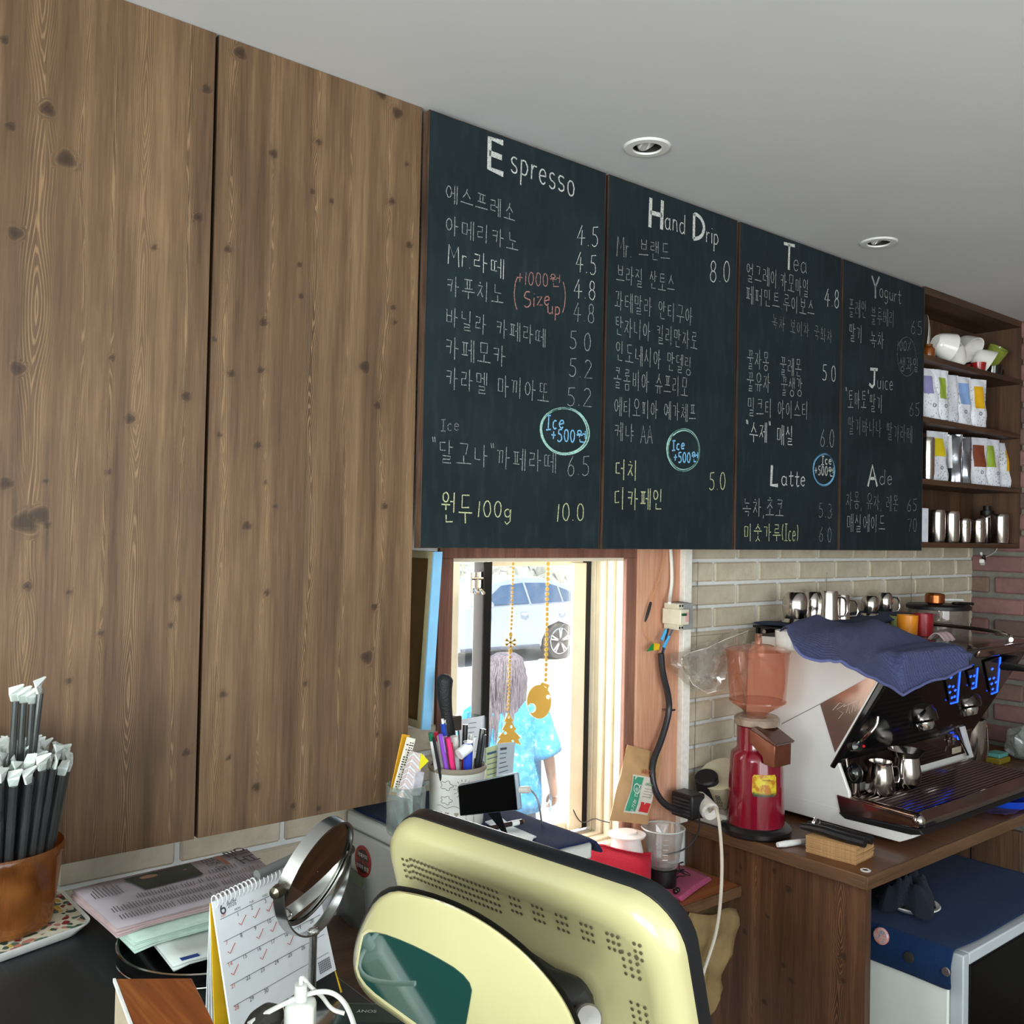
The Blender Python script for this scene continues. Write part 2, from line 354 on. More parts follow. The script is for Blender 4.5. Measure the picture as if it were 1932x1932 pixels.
K1 = kpx([(8, 75, .008), (90, 206, .013), (125, 300, .016), (20, 238, .008), (28, 440, .012), (375, 410, .009), (390, 168, .010), (33, 695, .012), (292, 467, .006), (212, 675, .006), (12, 912, .011), (87, 908, .005), (90, 990, .006), (130, 1118, .005), (52, 1106, .008), (245, 790, .010), (352, 748, .010), (336, 1128, .007), (48, 985, .020), (76, 972, .016), (352, 1420, .009), (190, 1195, .005), (130, 1285, .006), (322, 1180, .005), (205, 890, .004)], 'y', 1.52, 0)
K2 = kpx([(454, 100, .013), (516, 290, .010), (590, 362, .006), (602, 268, .007), (720, 175, .015), (750, 213, .014), (626, 380, .007), (565, 500, .006), (430, 470, .008), (740, 380, .009), (768, 310, .006), (742, 580, .007), (688, 692, .014), (497, 608, .009), (492, 698, .007), (568, 558, .007), (772, 462, .009), (712, 765, .008), (745, 608, .006), (486, 840, .008), (437, 705, .008), (466, 992, .010), (500, 910, .004), (726, 955, .008), (706, 1145, .008), (692, 1240, .015), (730, 1290, .009), (520, 955, .005), (414, 820, .005), (504, 1118, .007), (421, 1310, .008), (484, 1485, .010), (432, 1430, .006), (601, 1525, .007), (553, 1520, .007), (576, 1290, .005), (712, 1385, .004), (404, 640, .005)], 'y', 1.52, 0)
def wp(px, py=700): return float(on(px, py, 'y', 1.52)[0])
ST1 = [(wp(262), .014, 1.6, 6), (wp(62), .017, 2.0, 5), (wp(150), .008, 1.8, 3), (wp(345), .009, 1.6, 3), (wp(205), .007, 1.6, 3), (-.1, .03, 1.5, 4), (-.3, .03, 1.6, 4)]
ST2 = [(wp(590, 700), .013, 1.7, 6), (wp(425), .012, 1.5, 5), (wp(725), .012, 1.9, 5), (wp(505), .007, 1.6, 4), (wp(655), .008, 1.7, 3), (wp(775), .007, 1.4, 4)]
def panel(x0, x1, kn, st, label, sd):
    r = thing('wood_panel', label, 'panel', (x0, 1.53, 1.19))
    MB().mm(x0+.001, 1.5212, 1.19, x1-.001, 1.545, ZC-.001).build('board_core', wood('core_wood%d' % sd, '3a2a1c', '4d3826', '5d452f'), r)
    timber('board_face', x0+.001, x1-.001, 1.19, ZC-.001, (0, 1.52, 0), (1, 0, 0), (0, -1, 0), .02, kn, st, wood_panel_mat, r, sd=sd); return r
panel(-.45, .608, K1, ST1, 'wide knotty brown timber board at the far left, its foot behind the straws', 3)
panel(.612, 1.018, K2, ST2, 'narrower knotty brown timber board butting against the Espresso blackboard', 5)
# batten behind the boards that carries them
# ---------------------------------------------------------------- window_1
m_cream_pvc = M('e6dcc4', .38, var=.06, sc=20, coat=.2); m_white_pvc = M('f0efe9', .35, var=.03); m_black = M('0c0c0d', .45, var=.1); m_chrome = M('d9d9d6', .12, 1, var=0)
m_red_wood = wood('warm_pine_casing', 'b77c60', 'd39c7e', 'e8bb9e', rough=.55); m_casing = wood('rosy_casing', '6b463a', '8b6050', 'a87c68', rough=.6)
win = structroot('window_1', (1.5, 1.75, .9))
MB().mm(wx0-.035, 1.668, wz1, 1.8025, YW, wz1+.06).mm(1.766, 1.668, .84, 1.8025, YW, wz1).mm(wx0-.035, 1.668, .84, wx0, YW, wz1).build('casing', m_casing, win, bevel=.002)
def rect(mb, x0, x1, z0, z1, d, y0, y1, db=None, dl=None, dt=None):
    db = d if db is None else db; dl = d if dl is None else dl; dt = d if dt is None else dt; o_ = [(x0, z0), (x1, z0), (x1, z1), (x0, z1)]; i_ = [(x0+dl, z0+db), (x1-d, z0+db), (x1-d, z1-dt), (x0+dl, z1-dt)]
    v = [(a, y, b) for y in (y0, y1) for a, b in o_+i_]; f = []
    for k in range(4): l = (k+1) % 4; f += [(k, l, 4+l, 4+k), (8+k, 12+k, 12+l, 8+l), (k, 8+k, 8+l, l), (4+k, 4+l, 12+l, 12+k)]
    return mb.add(v, f)
for y0, y1, d in ((1.6805, 1.70, .034), (1.7005, 1.715, .024), (1.7155, 1.733, .032), (1.7335, 1.748, .022), (1.7485, 1.766, .030), (1.7665, 1.79, .020), (1.7905, 1.81, .0225)):
    rect(MB(), wx0+.0005, wx1-.0005, wz0+.0005, wz1-.0005, d, y0, y1, .03-abs(y0-1.74)*.1-(.034-d)*.5, d*.15, d*.25).build('frame_rail', m_cream_pvc, win, bevel=.001, seg=1)
MB().mm(wx0, 1.60, .865, 1.80, 1.69, wz0).build('sill', m_white_pvc, win, bevel=.004)
MB().mm(wx0-.02, 1.625, .815, 1.80, 1.665, .865).build('sill_apron', m_white_pvc, win, bevel=.002)
s_ = MB(); yb = 1.81
rect(s_, 1.4305, 1.7515, .925, 1.628, .016, yb+.001, yb+.02, .025); s_.mm(1.706, yb-.012, .93, 1.752, yb+.0005, 1.62)
s_.build('sash', m_cream_pvc, win, bevel=.002)
MB().mm(1.404, yb-.02, .925, 1.43, yb+.02, 1.628).mm(1.752, yb-.004, .925, 1.778, yb+.01, 1.628).build('sash_seal', m_black, win, bevel=.002)
glass = thin_glass('window_glass', 'ffffff', .03, haze=.035)
MB().mm(1.43, yb+.002, .95, 1.706, yb+.005, 1.617).build('pane', glass, win)
s_ = MB().mm(1.340, 1.845, .925, 1.374, 1.875, 1.63)
s_.build('sash', m_cream_pvc, win, bevel=.002); MB().mm(1.225, 1.858, .95, 1.404, 1.861, 1.61).build('pane', glass, win)
for x in (1.378, 1.398):
    h = MB(); h.tube([(x, 1.80, 1.60), (x, 1.80, 1.55)], .006, 10).tube([(x-.008, 1.795, 1.585), (x+.008, 1.795, 1.585)], .004).tube([(x, 1.795, 1.56), (x, 1.78, 1.55)], .004)
    h.build('latch', m_chrome, win, smooth=True)
# trims beside the window
w = struct(MB().mm(1.803, 1.664, .84, 1.966, YW, 1.70).build('trim_1', m_red_wood, bevel=.001))
struct(MB().mm(1.966, 1.648, .94, 1.996, YW, 1.70).build('trim_2', M('e9e6dc', .6, var=.08, sc=80), bevel=.001))
# ---------------------------------------------------------------- downlights
def downlight(px, py, label):
    p = on(px, py, 'z', ZC); r = thing('downlight', label, 'light', (p[0], p[1], ZC), 'recessed ceiling spotlights')
    MB().lathe([(.030, -.001), (.031, -.0045), (.046, -.004), (.05, 0)], p, 40, cap0=False, cap1=False).build('rim', M('e7e6e2', .35, var=0), r, smooth=True)
    MB().lathe([(.0298, .0), (.0298, .055), (.001, .055)], p, 32, cap0=False, cap1=False).build('housing', M('2a2a28', .6, var=0), r, smooth=True)
    d = unit((.30, -.42, -.86)); c = p+V3(-.001, .002, .016); MB().lathe([(.001, -.012), (.021, -.012), (.0235, -.009), (.0235, .018)], c, 32, ax=-d, cap0=False, cap1=False).build('lamp_head', M('cfcfca', .35, var=0), r, smooth=True)
    MB().lathe([(.001, -.0125), (.018, -.0125)], c, 24, ax=-d, cap0=False, cap1=False).build('lens', M('e9e9e4', .1, var=0, coat=1), r)
downlight(1221, 277, 'unlit round ceiling spotlight above the Espresso and Hand Drip boards, the nearer one')
downlight(1658, 457, 'unlit round ceiling spotlight above the Yogurt board, the smaller farther one')

for q in ([(1317, 1060), (1317, 1540)], [(1560, 1080), (1556, 1200)], [(1720, 1080), (1716, 1160)]):
    a, b = [on(x, y, 'y', 1.6722) for x, y in q]; MB().mm(a[0]-.0008, 1.6715, min(a[2], b[2]), a[0]+.0008, 1.674, max(a[2], b[2])).build('panel_joint', M('8b857a', .9), wl)
MB().mm(1.998, 1.6715, 1.424, 2.95, 1.674, 1.4256).build('panel_joint', M('8b857a', .9), wl)
# ---------------------------------------------------------------- hand lettering : chalk stroke alphabet
def arc(cx, cy, rx, ry, a0, a1, n=14): return [(cx+rx*math.cos(math.radians(a0+(a1-a0)*i/n)), cy+ry*math.sin(math.radians(a0+(a1-a0)*i/n))) for i in range(n+1)]
CIR = arc(.5, .5, .42, .45, 100, 462, 16)
J = {'ㄱ': [[(.1, .9), (.88, .9), (.72, .08)]], 'ㄴ': [[(.15, .95), (.15, .18), (.9, .18)]], 'ㄷ': [[(.88, .9), (.15, .88), (.15, .12), (.92, .15)]],
 'ㄹ': [[(.1, .92), (.85, .92), (.8, .52), (.14, .5), (.12, .08), (.95, .1)]], 'ㅁ': [[(.12, .92), (.14, .08), (.86, .08), (.88, .92), (.12, .92)]],
 'ㅂ': [[(.12, .95), (.14, .05), (.86, .05), (.88, .95)], [(.12, .5), (.88, .5)]], 'ㅅ': [[(.52, .98), (.4, .5), (.05, .05)], [(.46, .62), (.92, .08)]], 'ㅇ': [CIR],
 'ㅈ': [[(.08, .9), (.88, .9), (.5, .45), (.05, .05)], [(.5, .48), (.95, .05)]], 'ㅊ': [[(.38, 1.08), (.62, 1.02)], [(.08, .82), (.88, .82), (.5, .42), (.05, .02)], [(.5, .45), (.95, .02)]],
 'ㅋ': [[(.1, .9), (.88, .9), (.7, .05)], [(.1, .5), (.82, .52)]], 'ㅌ': [[(.88, .92), (.15, .9), (.15, .1), (.92, .12)], [(.15, .5), (.85, .52)]],
 'ㅍ': [[(.05, .92), (.95, .92)], [(.32, .9), (.34, .1)], [(.68, .9), (.66, .1)], [(.02, .1), (.98, .1)]], 'ㅎ': [[(.38, 1.05), (.62, 1.02)], [(.08, .78), (.92, .78)], arc(.5, .32, .3, .28, 100, 462, 14)]}
for a, b in (('ㄲ', 'ㄱ'), ('ㄸ', 'ㄷ'), ('ㅃ', 'ㅂ'), ('ㅆ', 'ㅅ'), ('ㅉ', 'ㅈ')): J[a] = [[(x*.46+dx, y) for x, y in s] for dx in (0, .52) for s in J[b]]
CH = 'ㄱㄲㄴㄷㄸㄹㅁㅂㅃㅅㅆㅇㅈㅉㅊㅋㅌㅍㅎ'; VO = 'ㅏㅐㅑㅒㅓㅔㅕㅖㅗㅘㅙㅚㅛㅜㅝㅞㅟㅠㅡㅢㅣ'
FI = [''] + list('ㄱㄲㄳㄴㄵㄶㄷㄹㄺㄻㄼㄽㄾㄿㅀㅁㅂㅄㅅㅆㅇㅈㅊㅋㅌㅍㅎ')
v1 = lambda x: [(x, 1), (x, 0)]
VV = {'ㅏ': [v1(.35), [(.35, .52), (.95, .52)]], 'ㅐ': [v1(.25), v1(.8), [(.25, .52), (.8, .52)]], 'ㅑ': [v1(.35), [(.35, .62), (.95, .62)], [(.35, .38), (.95, .38)]],
 'ㅓ': [v1(.7), [(.0, .55), (.7, .55)]], 'ㅔ': [v1(.42), v1(.85), [(-.1, .52), (.42, .52)]], 'ㅕ': [v1(.7), [(0, .65), (.7, .65)], [(0, .4), (.7, .4)]], 'ㅖ': [v1(.42), v1(.85), [(-.1, .65), (.42, .65)], [(-.1, .4), (.42, .4)]], 'ㅣ': [v1(.5)]}
HH = {'ㅗ': [[(.5, 1), (.5, .2)], [(0, .2), (1, .2)]], 'ㅛ': [[(.35, 1), (.35, .2)], [(.65, 1), (.65, .2)], [(0, .2), (1, .2)]], 'ㅜ': [[(0, .85), (1, .85)], [(.5, .85), (.5, 0)]], 'ㅠ': [[(0, .85), (1, .85)], [(.34, .85), (.3, 0)], [(.66, .85), (.66, 0)]], 'ㅡ': [[(0, .45), (1, .45)]]}
CP = {'ㅘ': 'ㅗㅏ', 'ㅙ': 'ㅗㅐ', 'ㅚ': 'ㅗㅣ', 'ㅝ': 'ㅜㅓ', 'ㅞ': 'ㅜㅔ', 'ㅟ': 'ㅜㅣ', 'ㅢ': 'ㅡㅣ'}
def bx(st, x0, y0, x1, y1): return [[(x0+(x1-x0)*x, y0+(y1-y0)*y) for x, y in s] for s in st]
def hangul(ch):
    k = ord(ch)-0xAC00; c, v, f = CH[k//588], VO[k % 588//28], FI[k % 28]; o = []
    if v in VV:
        if f: o = bx(J[c], .02, .48, .5, .95)+bx(VV[v], .52, .4, .98, 1)+bx(J[f], .2, -.02, .88, .34)
        else: o = bx(J[c], .02, .2, .5, .88)+bx(VV[v], .54, -.02, .98, 1)
    elif v in HH:
        if f: o = bx(J[c], .2, .66, .8, 1)+bx(HH[v], .02, .38, .98, .62)+bx(J[f], .22, -.02, .8, .3)
        else: o = bx(J[c], .16, .45, .84, 1)+bx(HH[v], 0, 0, 1, .42)
    else:
        a, b = CP[v]
        if f: o = bx(J[c], .05, .66, .5, 1)+bx(HH[a], 0, .42, .6, .62)+bx(VV[b], .6, .34, .98, 1)+bx(J[f], .25, -.02, .85, .28)
        else: o = bx(J[c], .05, .5, .52, .98)+bx(HH[a], 0, .12, .62, .46)+bx(VV[b], .6, -.02, 1, 1)
    return o
L = {'E': (.62, [[(.9, 1), (.08, .98), (.08, .02), (.95, 0)], [(.08, .5), (.85, .52)]]), 's': (.42, [arc(.5, .44, .36, .15, 40, 250, 8)+arc(.45, .14, .38, .15, 90, -150, 8)]), 'p': (.46, [[(.12, .58), (.1, -.4)], arc(.4, .3, .42, .28, 140, -140, 12)]),
 'r': (.36, [[(.2, .58), (.15, 0)], [(.15, .35), (.45, .56), (.9, .55)]]), 'e': (.44, [[(.12, .3), (.85, .34)]+arc(.48, .3, .38, .29, 10, 320, 12)]), 'o': (.46, [arc(.5, .3, .38, .3, 90, 450, 14)]),
 'H': (.7, [[(.12, 1), (.08, 0)], [(.9, 1), (.88, 0)], [(.1, .5), (.9, .5)]]), 'a': (.48, [arc(.42, .28, .36, .28, 50, 330, 12), [(.8, .58), (.78, .1), (.95, 0)]]), 'n': (.46, [[(.12, .58), (.12, 0)], [(.12, .35), (.35, .57), (.7, .52), (.82, 0)]]),
 'd': (.5, [arc(.4, .28, .34, .28, 50, 330, 12), [(.82, 1), (.78, 0)]]), 'D': (.62, [[(.12, 1), (.1, 0)], [(.1, 1)]+arc(.1, .5, .82, .49, 88, -88, 12)+[(.1, 0)]]), 'i': (.22, [[(.5, .58), (.5, 0)], [(.5, .8), (.52, .84)]]),
 'T': (.66, [[(0, .98), (1, .95)], [(.5, .97), (.48, 0)]]), 'Y': (.62, [[(.02, 1), (.48, .5), (.5, 0)], [(.98, 1), (.48, .5)]]), 'g': (.46, [arc(.45, .32, .36, .26, 60, 400, 12), [(.82, .58), (.78, -.2), (.4, -.4), (.1, -.25)]]),
 'u': (.46, [[(.1, .58), (.14, .12), (.45, 0), (.8, .15)], [(.82, .58), (.84, 0)]]), 't': (.4, [[(.5, .95), (.45, .12), (.65, 0), (.95, .08)], [(.1, .62), (.95, .64)]]), 'J': (.5, [[(.1, 1), (.95, 1)], [(.6, 1), (.58, .15), (.35, 0), (.02, .15)]]), 'c': (.42, [arc(.52, .3, .4, .3, 55, 310, 12)]),
 'L': (.55, [[(.15, 1), (.1, .02), (.95, 0)]]), 'A': (.6, [[(0, 0), (.45, 1), (.98, 0)], [(.18, .38), (.82, .38)]]), 'M': (.75, [[(.05, 0), (.12, 1), (.5, .4), (.88, 1), (.95, 0)]]), 'S': (.55, [arc(.5, .76, .4, .23, 40, 260, 9)+arc(.48, .26, .42, .26, 90, -150, 9)]), 'z': (.44, [[(.1, .55), (.88, .55), (.08, .02), (.95, .02)]]), 'I': (.4, [[(.5, 1), (.45, 0)], [(.1, 1), (.9, 1)], [(.02, 0), (.9, 0)]]),
 '.': (.24, [[(.45, .03), (.55, .05)]]), ',': (.24, [[(.55, .08), (.4, -.1)]]), '(': (.3, [arc(1.1, .5, .8, .62, 130, 230, 8)]), ')': (.3, [arc(-.1, .5, .8, .62, 50, -50, 8)]), '"': (.34, [[(.2, 1.1), (.35, .88)], [(.6, 1.1), (.75, .88)]]), '+': (.5, [[(.5, .8), (.48, .15)], [(.1, .48), (.9, .5)]]), '%': (.5, [[(.9, 1), (.1, 0)], [(.2, .8), (.3, .84)], [(.7, .2), (.8, .24)]]),
 '0': (.5, [arc(.5, .5, .38, .5, 95, 455, 16)]), '1': (.26, [[(.6, 1), (.4, 0)]]), '2': (.52, [arc(.48, .72, .36, .27, 150, -20, 9)+[(.1, .02), (.98, 0)]]), '3': (.48, [arc(.42, .74, .38, .25, 140, -80, 9)+arc(.42, .25, .42, .26, 80, -150, 9)]), '4': (.56, [[(.6, 1), (.08, .35), (.95, .38)], [(.62, .75), (.58, 0)]]), '5': (.5, [[(.88, 1), (.25, .96), (.2, .58)]+arc(.42, .3, .42, .3, 100, -140, 10)]), '6': (.5, [[(.72, 1), (.3, .6)]+arc(.48, .27, .36, .27, 150, 500, 14)]), '7': (.5, [[(.08, .95), (.9, 1), (.4, 0)]]), '8': (.48, [arc(.5, .26, .38, .26, 90, 450, 14), arc(.5, .76, .3, .24, -90, 270, 12)])}
def glyph(ch):
    if '가' <= ch <= '힣': return .95, hangul(ch)
    if ch == ' ': return .5, []
    return L[ch]
def chalk_mat(c, dens):
    t = NT('chalk_'+c); co = t.coord(); n = t.noise(900, co, 2, .6); a = t.ramp(n, [(dens-.12, (.12,)*3), (dens+.1, (1, 1, 1))]); t.set(Base_Color=lin(c), Roughness=.95, Alpha=a); t.b.inputs['Specular IOR Level'].default_value = .1; return t.m
m_chalk = chalk_mat('9ca3a0', .48); m_chalk_b = chalk_mat('d3d7d2', .47); m_chalk_f = chalk_mat('858c8a', .52); m_pink = chalk_mat('b8857c', .48); m_yel = chalk_mat('c9cfa0', .46); m_blue = chalk_mat('84c0ea', .42); m_cyan = chalk_mat('a9d8cc', .44)
YBD = 1.5; YCH = YBD-.0006
def pxlen(px, py, h): return h*(on(px, py, 'y', YBD)@_F-EYE@_F)/FPX
rl = random.Random(11)
def write(s, a, b, h, parent, mat, w=.0022, name='chalk_writing'):
    p, q = on(*a, 'y', YCH), on(*b, 'y', YCH); H = pxlen(a[0], a[1], h)/math.cos(.0); mb = MB()
    gl = [glyph(c) for c in s]; tot = sum(g[0] for g in gl); x = 0
    for wd, st in gl:
        x0 = x/tot; x += wd; jy = rl.uniform(-.03, .03)
        for s_ in st:
            P = []
            for u, v in s_:
                f = (x0+(u*.84+.08)*wd/tot); base = p+(q-p)*f; P.append(base+V3(0, 0, (v+jy)*H)+V3(rl.uniform(-1, 1)*.0006, 0, rl.uniform(-1, 1)*.0006))
            mb.ribbon(P, w, (0, -1, 0))
    o = mb.build(name, mat, parent, fix=False); return o
def loops(c, rx, ry, parent, mat, n=2, w=.003, seed=1):
    r = random.Random(seed); p = on(*c, 'y', YCH); k = pxlen(c[0], c[1], 1); kx = abs(on(c[0]+1, c[1], 'y', YCH)[0]-p[0]); mb = MB()
    for j in range(n):
        a0 = r.uniform(60, 140); e = r.uniform(-.07, .07); ox, oz = r.uniform(-.03, .03), r.uniform(-.03, .03)
        P = [p+V3((math.cos(t)*(1+e)+ox)*rx*kx, 0, (math.sin(t)*(1+e*.5+.04*math.sin(2*t))+oz)*ry*k) for t in [math.radians(a0+i*12) for i in range(32)]]
        mb.ribbon(P, w, (0, -1, 0))
    return mb.build('chalk_ring', mat, parent, fix=False)
t = NT('blackboard_paint'); nz = t.noise(4, det=5, rough=.6); n2 = t.noise(60, t.coord((1, 1, .25)), 4)
cc = t.ramp(nz, [(.35, lin('0f1b20')), (.7, lin('1a292e'))]); cc = t.mix(t.ramp(n2, [(.5, (0, 0, 0)), (.8, (.10,)*3)]), cc, lin('55676b')); t.set(Base_Color=cc, Roughness=.62); t.b.inputs['Specular IOR Level'].default_value = .25; t.bump(t.noise(900, det=2), .08, .0005); m_slate = t.m
m_edge = wood('worn_board_edge', '241a15', '3f2d24', '755a47', along='z', rough=.6)
BD = [(1.022, 1.496, 'Espresso'), (1.508, 1.970, 'Hand Drip'), (1.984, 2.452, 'Tea and Latte'), (2.464, 2.936, 'Yogurt, Juice and Ade')]
boards = []
for i, (x0, x1, nm) in enumerate(BD):
    r = thing('menu_board', 'tall blackboard menu headed %s in chalk' % nm if i != 0 else 'tall blackboard menu headed Espresso, next to the knotty timber', 'blackboard', ((x0+x1)/2, YBD, 1.665), 'blackboard menus under the ceiling')
    MB().mm(x0, YBD, 1.665, x1, YBD+.018, 2.499).build('board', m_slate, r)
    e = MB(); 
    for X in (x0-.0015, x1): e.mm(X, YBD-.0008, 1.6635, X+.0015, YBD+.019, 2.5)
    e.mm(x0-.001, YBD-.0008, 1.6635, x1+.001, YBD+.019, 1.665).mm(x0-.001, YBD-.0008, 2.499, x1+.001, YBD+.019, 2.5); e.build('edge_band', m_edge, r)
    boards.append(r)
B1, B2, B3, B4 = boards
for s, a, b, h, m, w_ in [('E', (1, 1), (1, 1), 1, 0, 0)][:0]+[
 ('spresso', (961, 322), (1086, 372), 50, m_chalk_b, .0032), ('에스프레소', (838, 378), (974, 419), 35, m_chalk, 0), ('아메리카노', (838, 441), (980, 475), 36, m_chalk, 0), ('Mr.라떼', (842, 496), (954, 527), 38, m_chalk_b, 0),
 ('카푸치노', (840, 556), (952, 574), 38, m_chalk, 0), ('바닐라 카페라떼', (839, 614), (1032, 656), 38, m_chalk, 0), ('카페모카', (837, 674), (956, 694), 42, m_chalk, 0), ('카라멜 마끼아또', (838, 732), (1037, 761), 42, m_chalk, 0),
 ('Ice', (830, 813), (868, 812), 22, m_chalk_f, 0), ('"달고나"까페라떼', (812, 872), (1052, 892), 44, m_chalk, 0), ('원두', (830, 986), (893, 988), 58, m_yel, .0026), ('100g', (898, 975), (967, 977), 30, m_yel, .0024), ('10.0', (1048, 983), (1104, 982), 33, m_yel, .0024),
 ('4.5', (1086, 462), (1131, 466), 38, m_chalk_b, 0), ('4.5', (1084, 513), (1127, 519), 38, m_chalk_b, 0), ('4.8', (1080, 562), (1125, 567), 36, m_chalk_b, 0), ('4.8', (1079, 606), (1123, 610), 36, m_chalk, 0), ('5.0', (1072, 657), (1117, 662), 34, m_chalk, 0), ('5.2', (1071, 711), (1119, 714), 35, m_chalk, 0), ('5.2', (1067, 765), (1118, 768), 35, m_chalk, 0), ('6.5', (1068, 898), (1114, 897), 38, m_chalk, 0),
 ('+1000원', (974, 536), (1060, 543), 25, m_pink, 0), ('Size', (986, 580), (1039, 575), 30, m_pink, .0026), ('up', (1031, 592), (1059, 594), 26, m_pink, .0026), ('Ice', (1029, 811), (1066, 807), 26, m_blue, .003), ('+500원', (1038, 831), (1108, 836), 23, m_blue, .003)]:
    write(s, a, b, h, B1, m, w_ or .0019)
write('E', (917, 317), (954, 332), 60, B1, m_chalk_b, .0115)
write('(', (962, 585), (985, 590), 66, B1, m_pink); write(')', (1052, 590), (1073, 592), 62, B1, m_pink); loops((1067, 814), 46, 44, B1, m_cyan, 2, .0034, 3)
for s, a, b, h, m, w_ in [('and', (1253, 430), (1295, 444), 38, m_chalk_b, .0026), ('rip', (1331, 456), (1357, 463), 34, m_chalk_b, .0026), ('Mr. 브랜드', (1162, 482), (1265, 495), 38, m_chalk, 0), ('브라질 산토스', (1161, 533), (1274, 553), 36, m_chalk, 0), ('과테말라 안티구아', (1158, 583), (1308, 614), 37, m_chalk, 0), ('탄자니아 킬리만자로', (1159, 631), (1317, 662), 37, m_chalk, 0),
 ('인도네시아 만델링', (1160, 680), (1306, 709), 38, m_chalk, 0), ('콜롬비아 슈프리모', (1156, 732), (1299, 750), 40, m_chalk, 0), ('에티오피아 예가체프', (1157, 784), (1314, 796), 36, m_chalk, 0), ('케냐 AA', (1157, 831), (1232, 838), 35, m_chalk, 0), ('더치', (1158, 902), (1205, 906), 38, m_yel, .0026), ('디카페인', (1156, 960), (1253, 963), 41, m_yel, .0026),
 ('8.0', (1337, 532), (1379, 533), 40, m_chalk_b, .0024), ('5.0', (1336, 923), (1370, 925), 33, m_yel, .0026), ('Ice', (1267, 850), (1293, 846), 18, m_blue, .0034), ('+500원', (1270, 872), (1319, 872), 19, m_blue, .0034)]:
    write(s, a, b, h, B2, m, w_ or .0019)
write('H', (1221, 428), (1254, 435), 56, B2, m_chalk_b, .0105); write('D', (1304, 449), (1332, 454), 48, B2, m_chalk_b, .009); loops((1290, 849), 29, 38, B2, m_cyan, 3, .0036, 5)
for s, a, b, h, m, w_ in [('ea', (1495, 511), (1524, 516), 36, m_chalk, .0026), ('얼그레이.카모마일', (1407, 529), (1527, 562), 36, m_chalk, 0), ('페퍼민트.루이보스', (1406, 570), (1537, 599), 34, m_chalk, 0), ('녹차 보이차 국화차', (1455, 619), (1571, 649), 28, m_chalk_f, 0), ('꿀자몽', (1408, 694), (1452, 699), 36, m_chalk, 0), ('꿀레몬', (1470, 706), (1513, 711), 34, m_chalk, 0),
 ('꿀유자', (1408, 737), (1454, 741), 36, m_chalk, 0), ('꿀생강', (1472, 745), (1515, 749), 36, m_chalk, 0), ('밀크티 아이스티', (1409, 785), (1526, 792), 36, m_chalk, 0), ('"수제" 매실', (1406, 832), (1498, 840), 38, m_chalk_b, 0), ('atte', (1473, 916), (1521, 918), 30, m_chalk_b, .0032), ('녹차,초코', (1399, 974), (1480, 975), 35, m_chalk, 0), ('미숫가루(Ice)', (1402, 1020), (1507, 1021), 33, m_yel, 0),
 ('4.8', (1554, 577), (1584, 581), 34, m_chalk_b, .0026), ('5.0', (1550, 717), (1578, 721), 30, m_chalk_b, .0024), ('6.0', (1546, 843), (1575, 843), 33, m_chalk, 0), ('5.3', (1543, 976), (1571, 977), 27, m_chalk_f, 0), ('6.0', (1544, 1021), (1570, 1022), 27, m_chalk_f, 0), ('Ice', (1549, 876), (1570, 876), 16, m_chalk_b, .003), ('+500원', (1536, 895), (1574, 899), 17, m_chalk_b, .003)]:
    write(s, a, b, h, B3, m, w_ or .0024)
write('T', (1476, 508), (1501, 511), 50, B3, m_chalk_b, .0085); write('L', (1452, 916), (1470, 917), 38, B3, m_chalk_b, .010); loops((1555, 886), 20, 30, B3, m_blue, 3, .0026, 9)
for s, a, b, h, m, w_ in [('ogurt', (1658, 559), (1701, 574), 27, m_chalk, .0026), ('플레인', (1600, 597), (1636, 601), 34, m_chalk_f, 0), ('블루베리', (1642, 611), (1688, 618), 33, m_chalk_f, 0), ('딸기', (1601, 643), (1628, 647), 34, m_chalk, 0), ('녹차', (1640, 656), (1669, 658), 32, m_chalk, 0), ('65', (1717, 630), (1741, 632), 26, m_chalk_f, 0), ('100%', (1692, 661), (1719, 662), 18, m_chalk_f, 0), ('생과일', (1696, 700), (1734, 702), 27, m_chalk_f, 0),
 ('uice', (1654, 733), (1686, 736), 28, m_chalk, .0028), ('"토마토"', (1594, 770), (1640, 773), 36, m_chalk, 0), ('딸기', (1640, 776), (1666, 779), 34, m_chalk, 0), ('65', (1714, 784), (1736, 784), 25, m_chalk_f, 0), ('딸기바나나', (1599, 819), (1664, 824), 34, m_chalk_f, 0), ('딸기라떼', (1672, 829), (1722, 837), 34, m_chalk_f, 0), ('de', (1658, 915), (1685, 915), 28, m_chalk, .0028), ('자몽, 유자, 레몬', (1595, 959), (1696, 964), 32, m_chalk_f, 0), ('65', (1710, 964), (1731, 964), 23, m_chalk_f, 0), ('매실에이드', (1596, 1003), (1671, 1004), 34, m_chalk, 0), ('70', (1711, 1003), (1731, 1002), 24, m_chalk_f, 0)]:
    write(s, a, b, h, B4, m, w_ or .0026)
write('Y', (1643, 561), (1660, 563), 42, B4, m_chalk, .008); write('J', (1638, 729), (1658, 730), 34, B4, m_chalk_b, .009); write('A', (1636, 917), (1657, 917), 40, B4, m_chalk_b, .009); loops((1711, 672), 19, 38, B4, m_chalk_f, 1, .0014, 4)
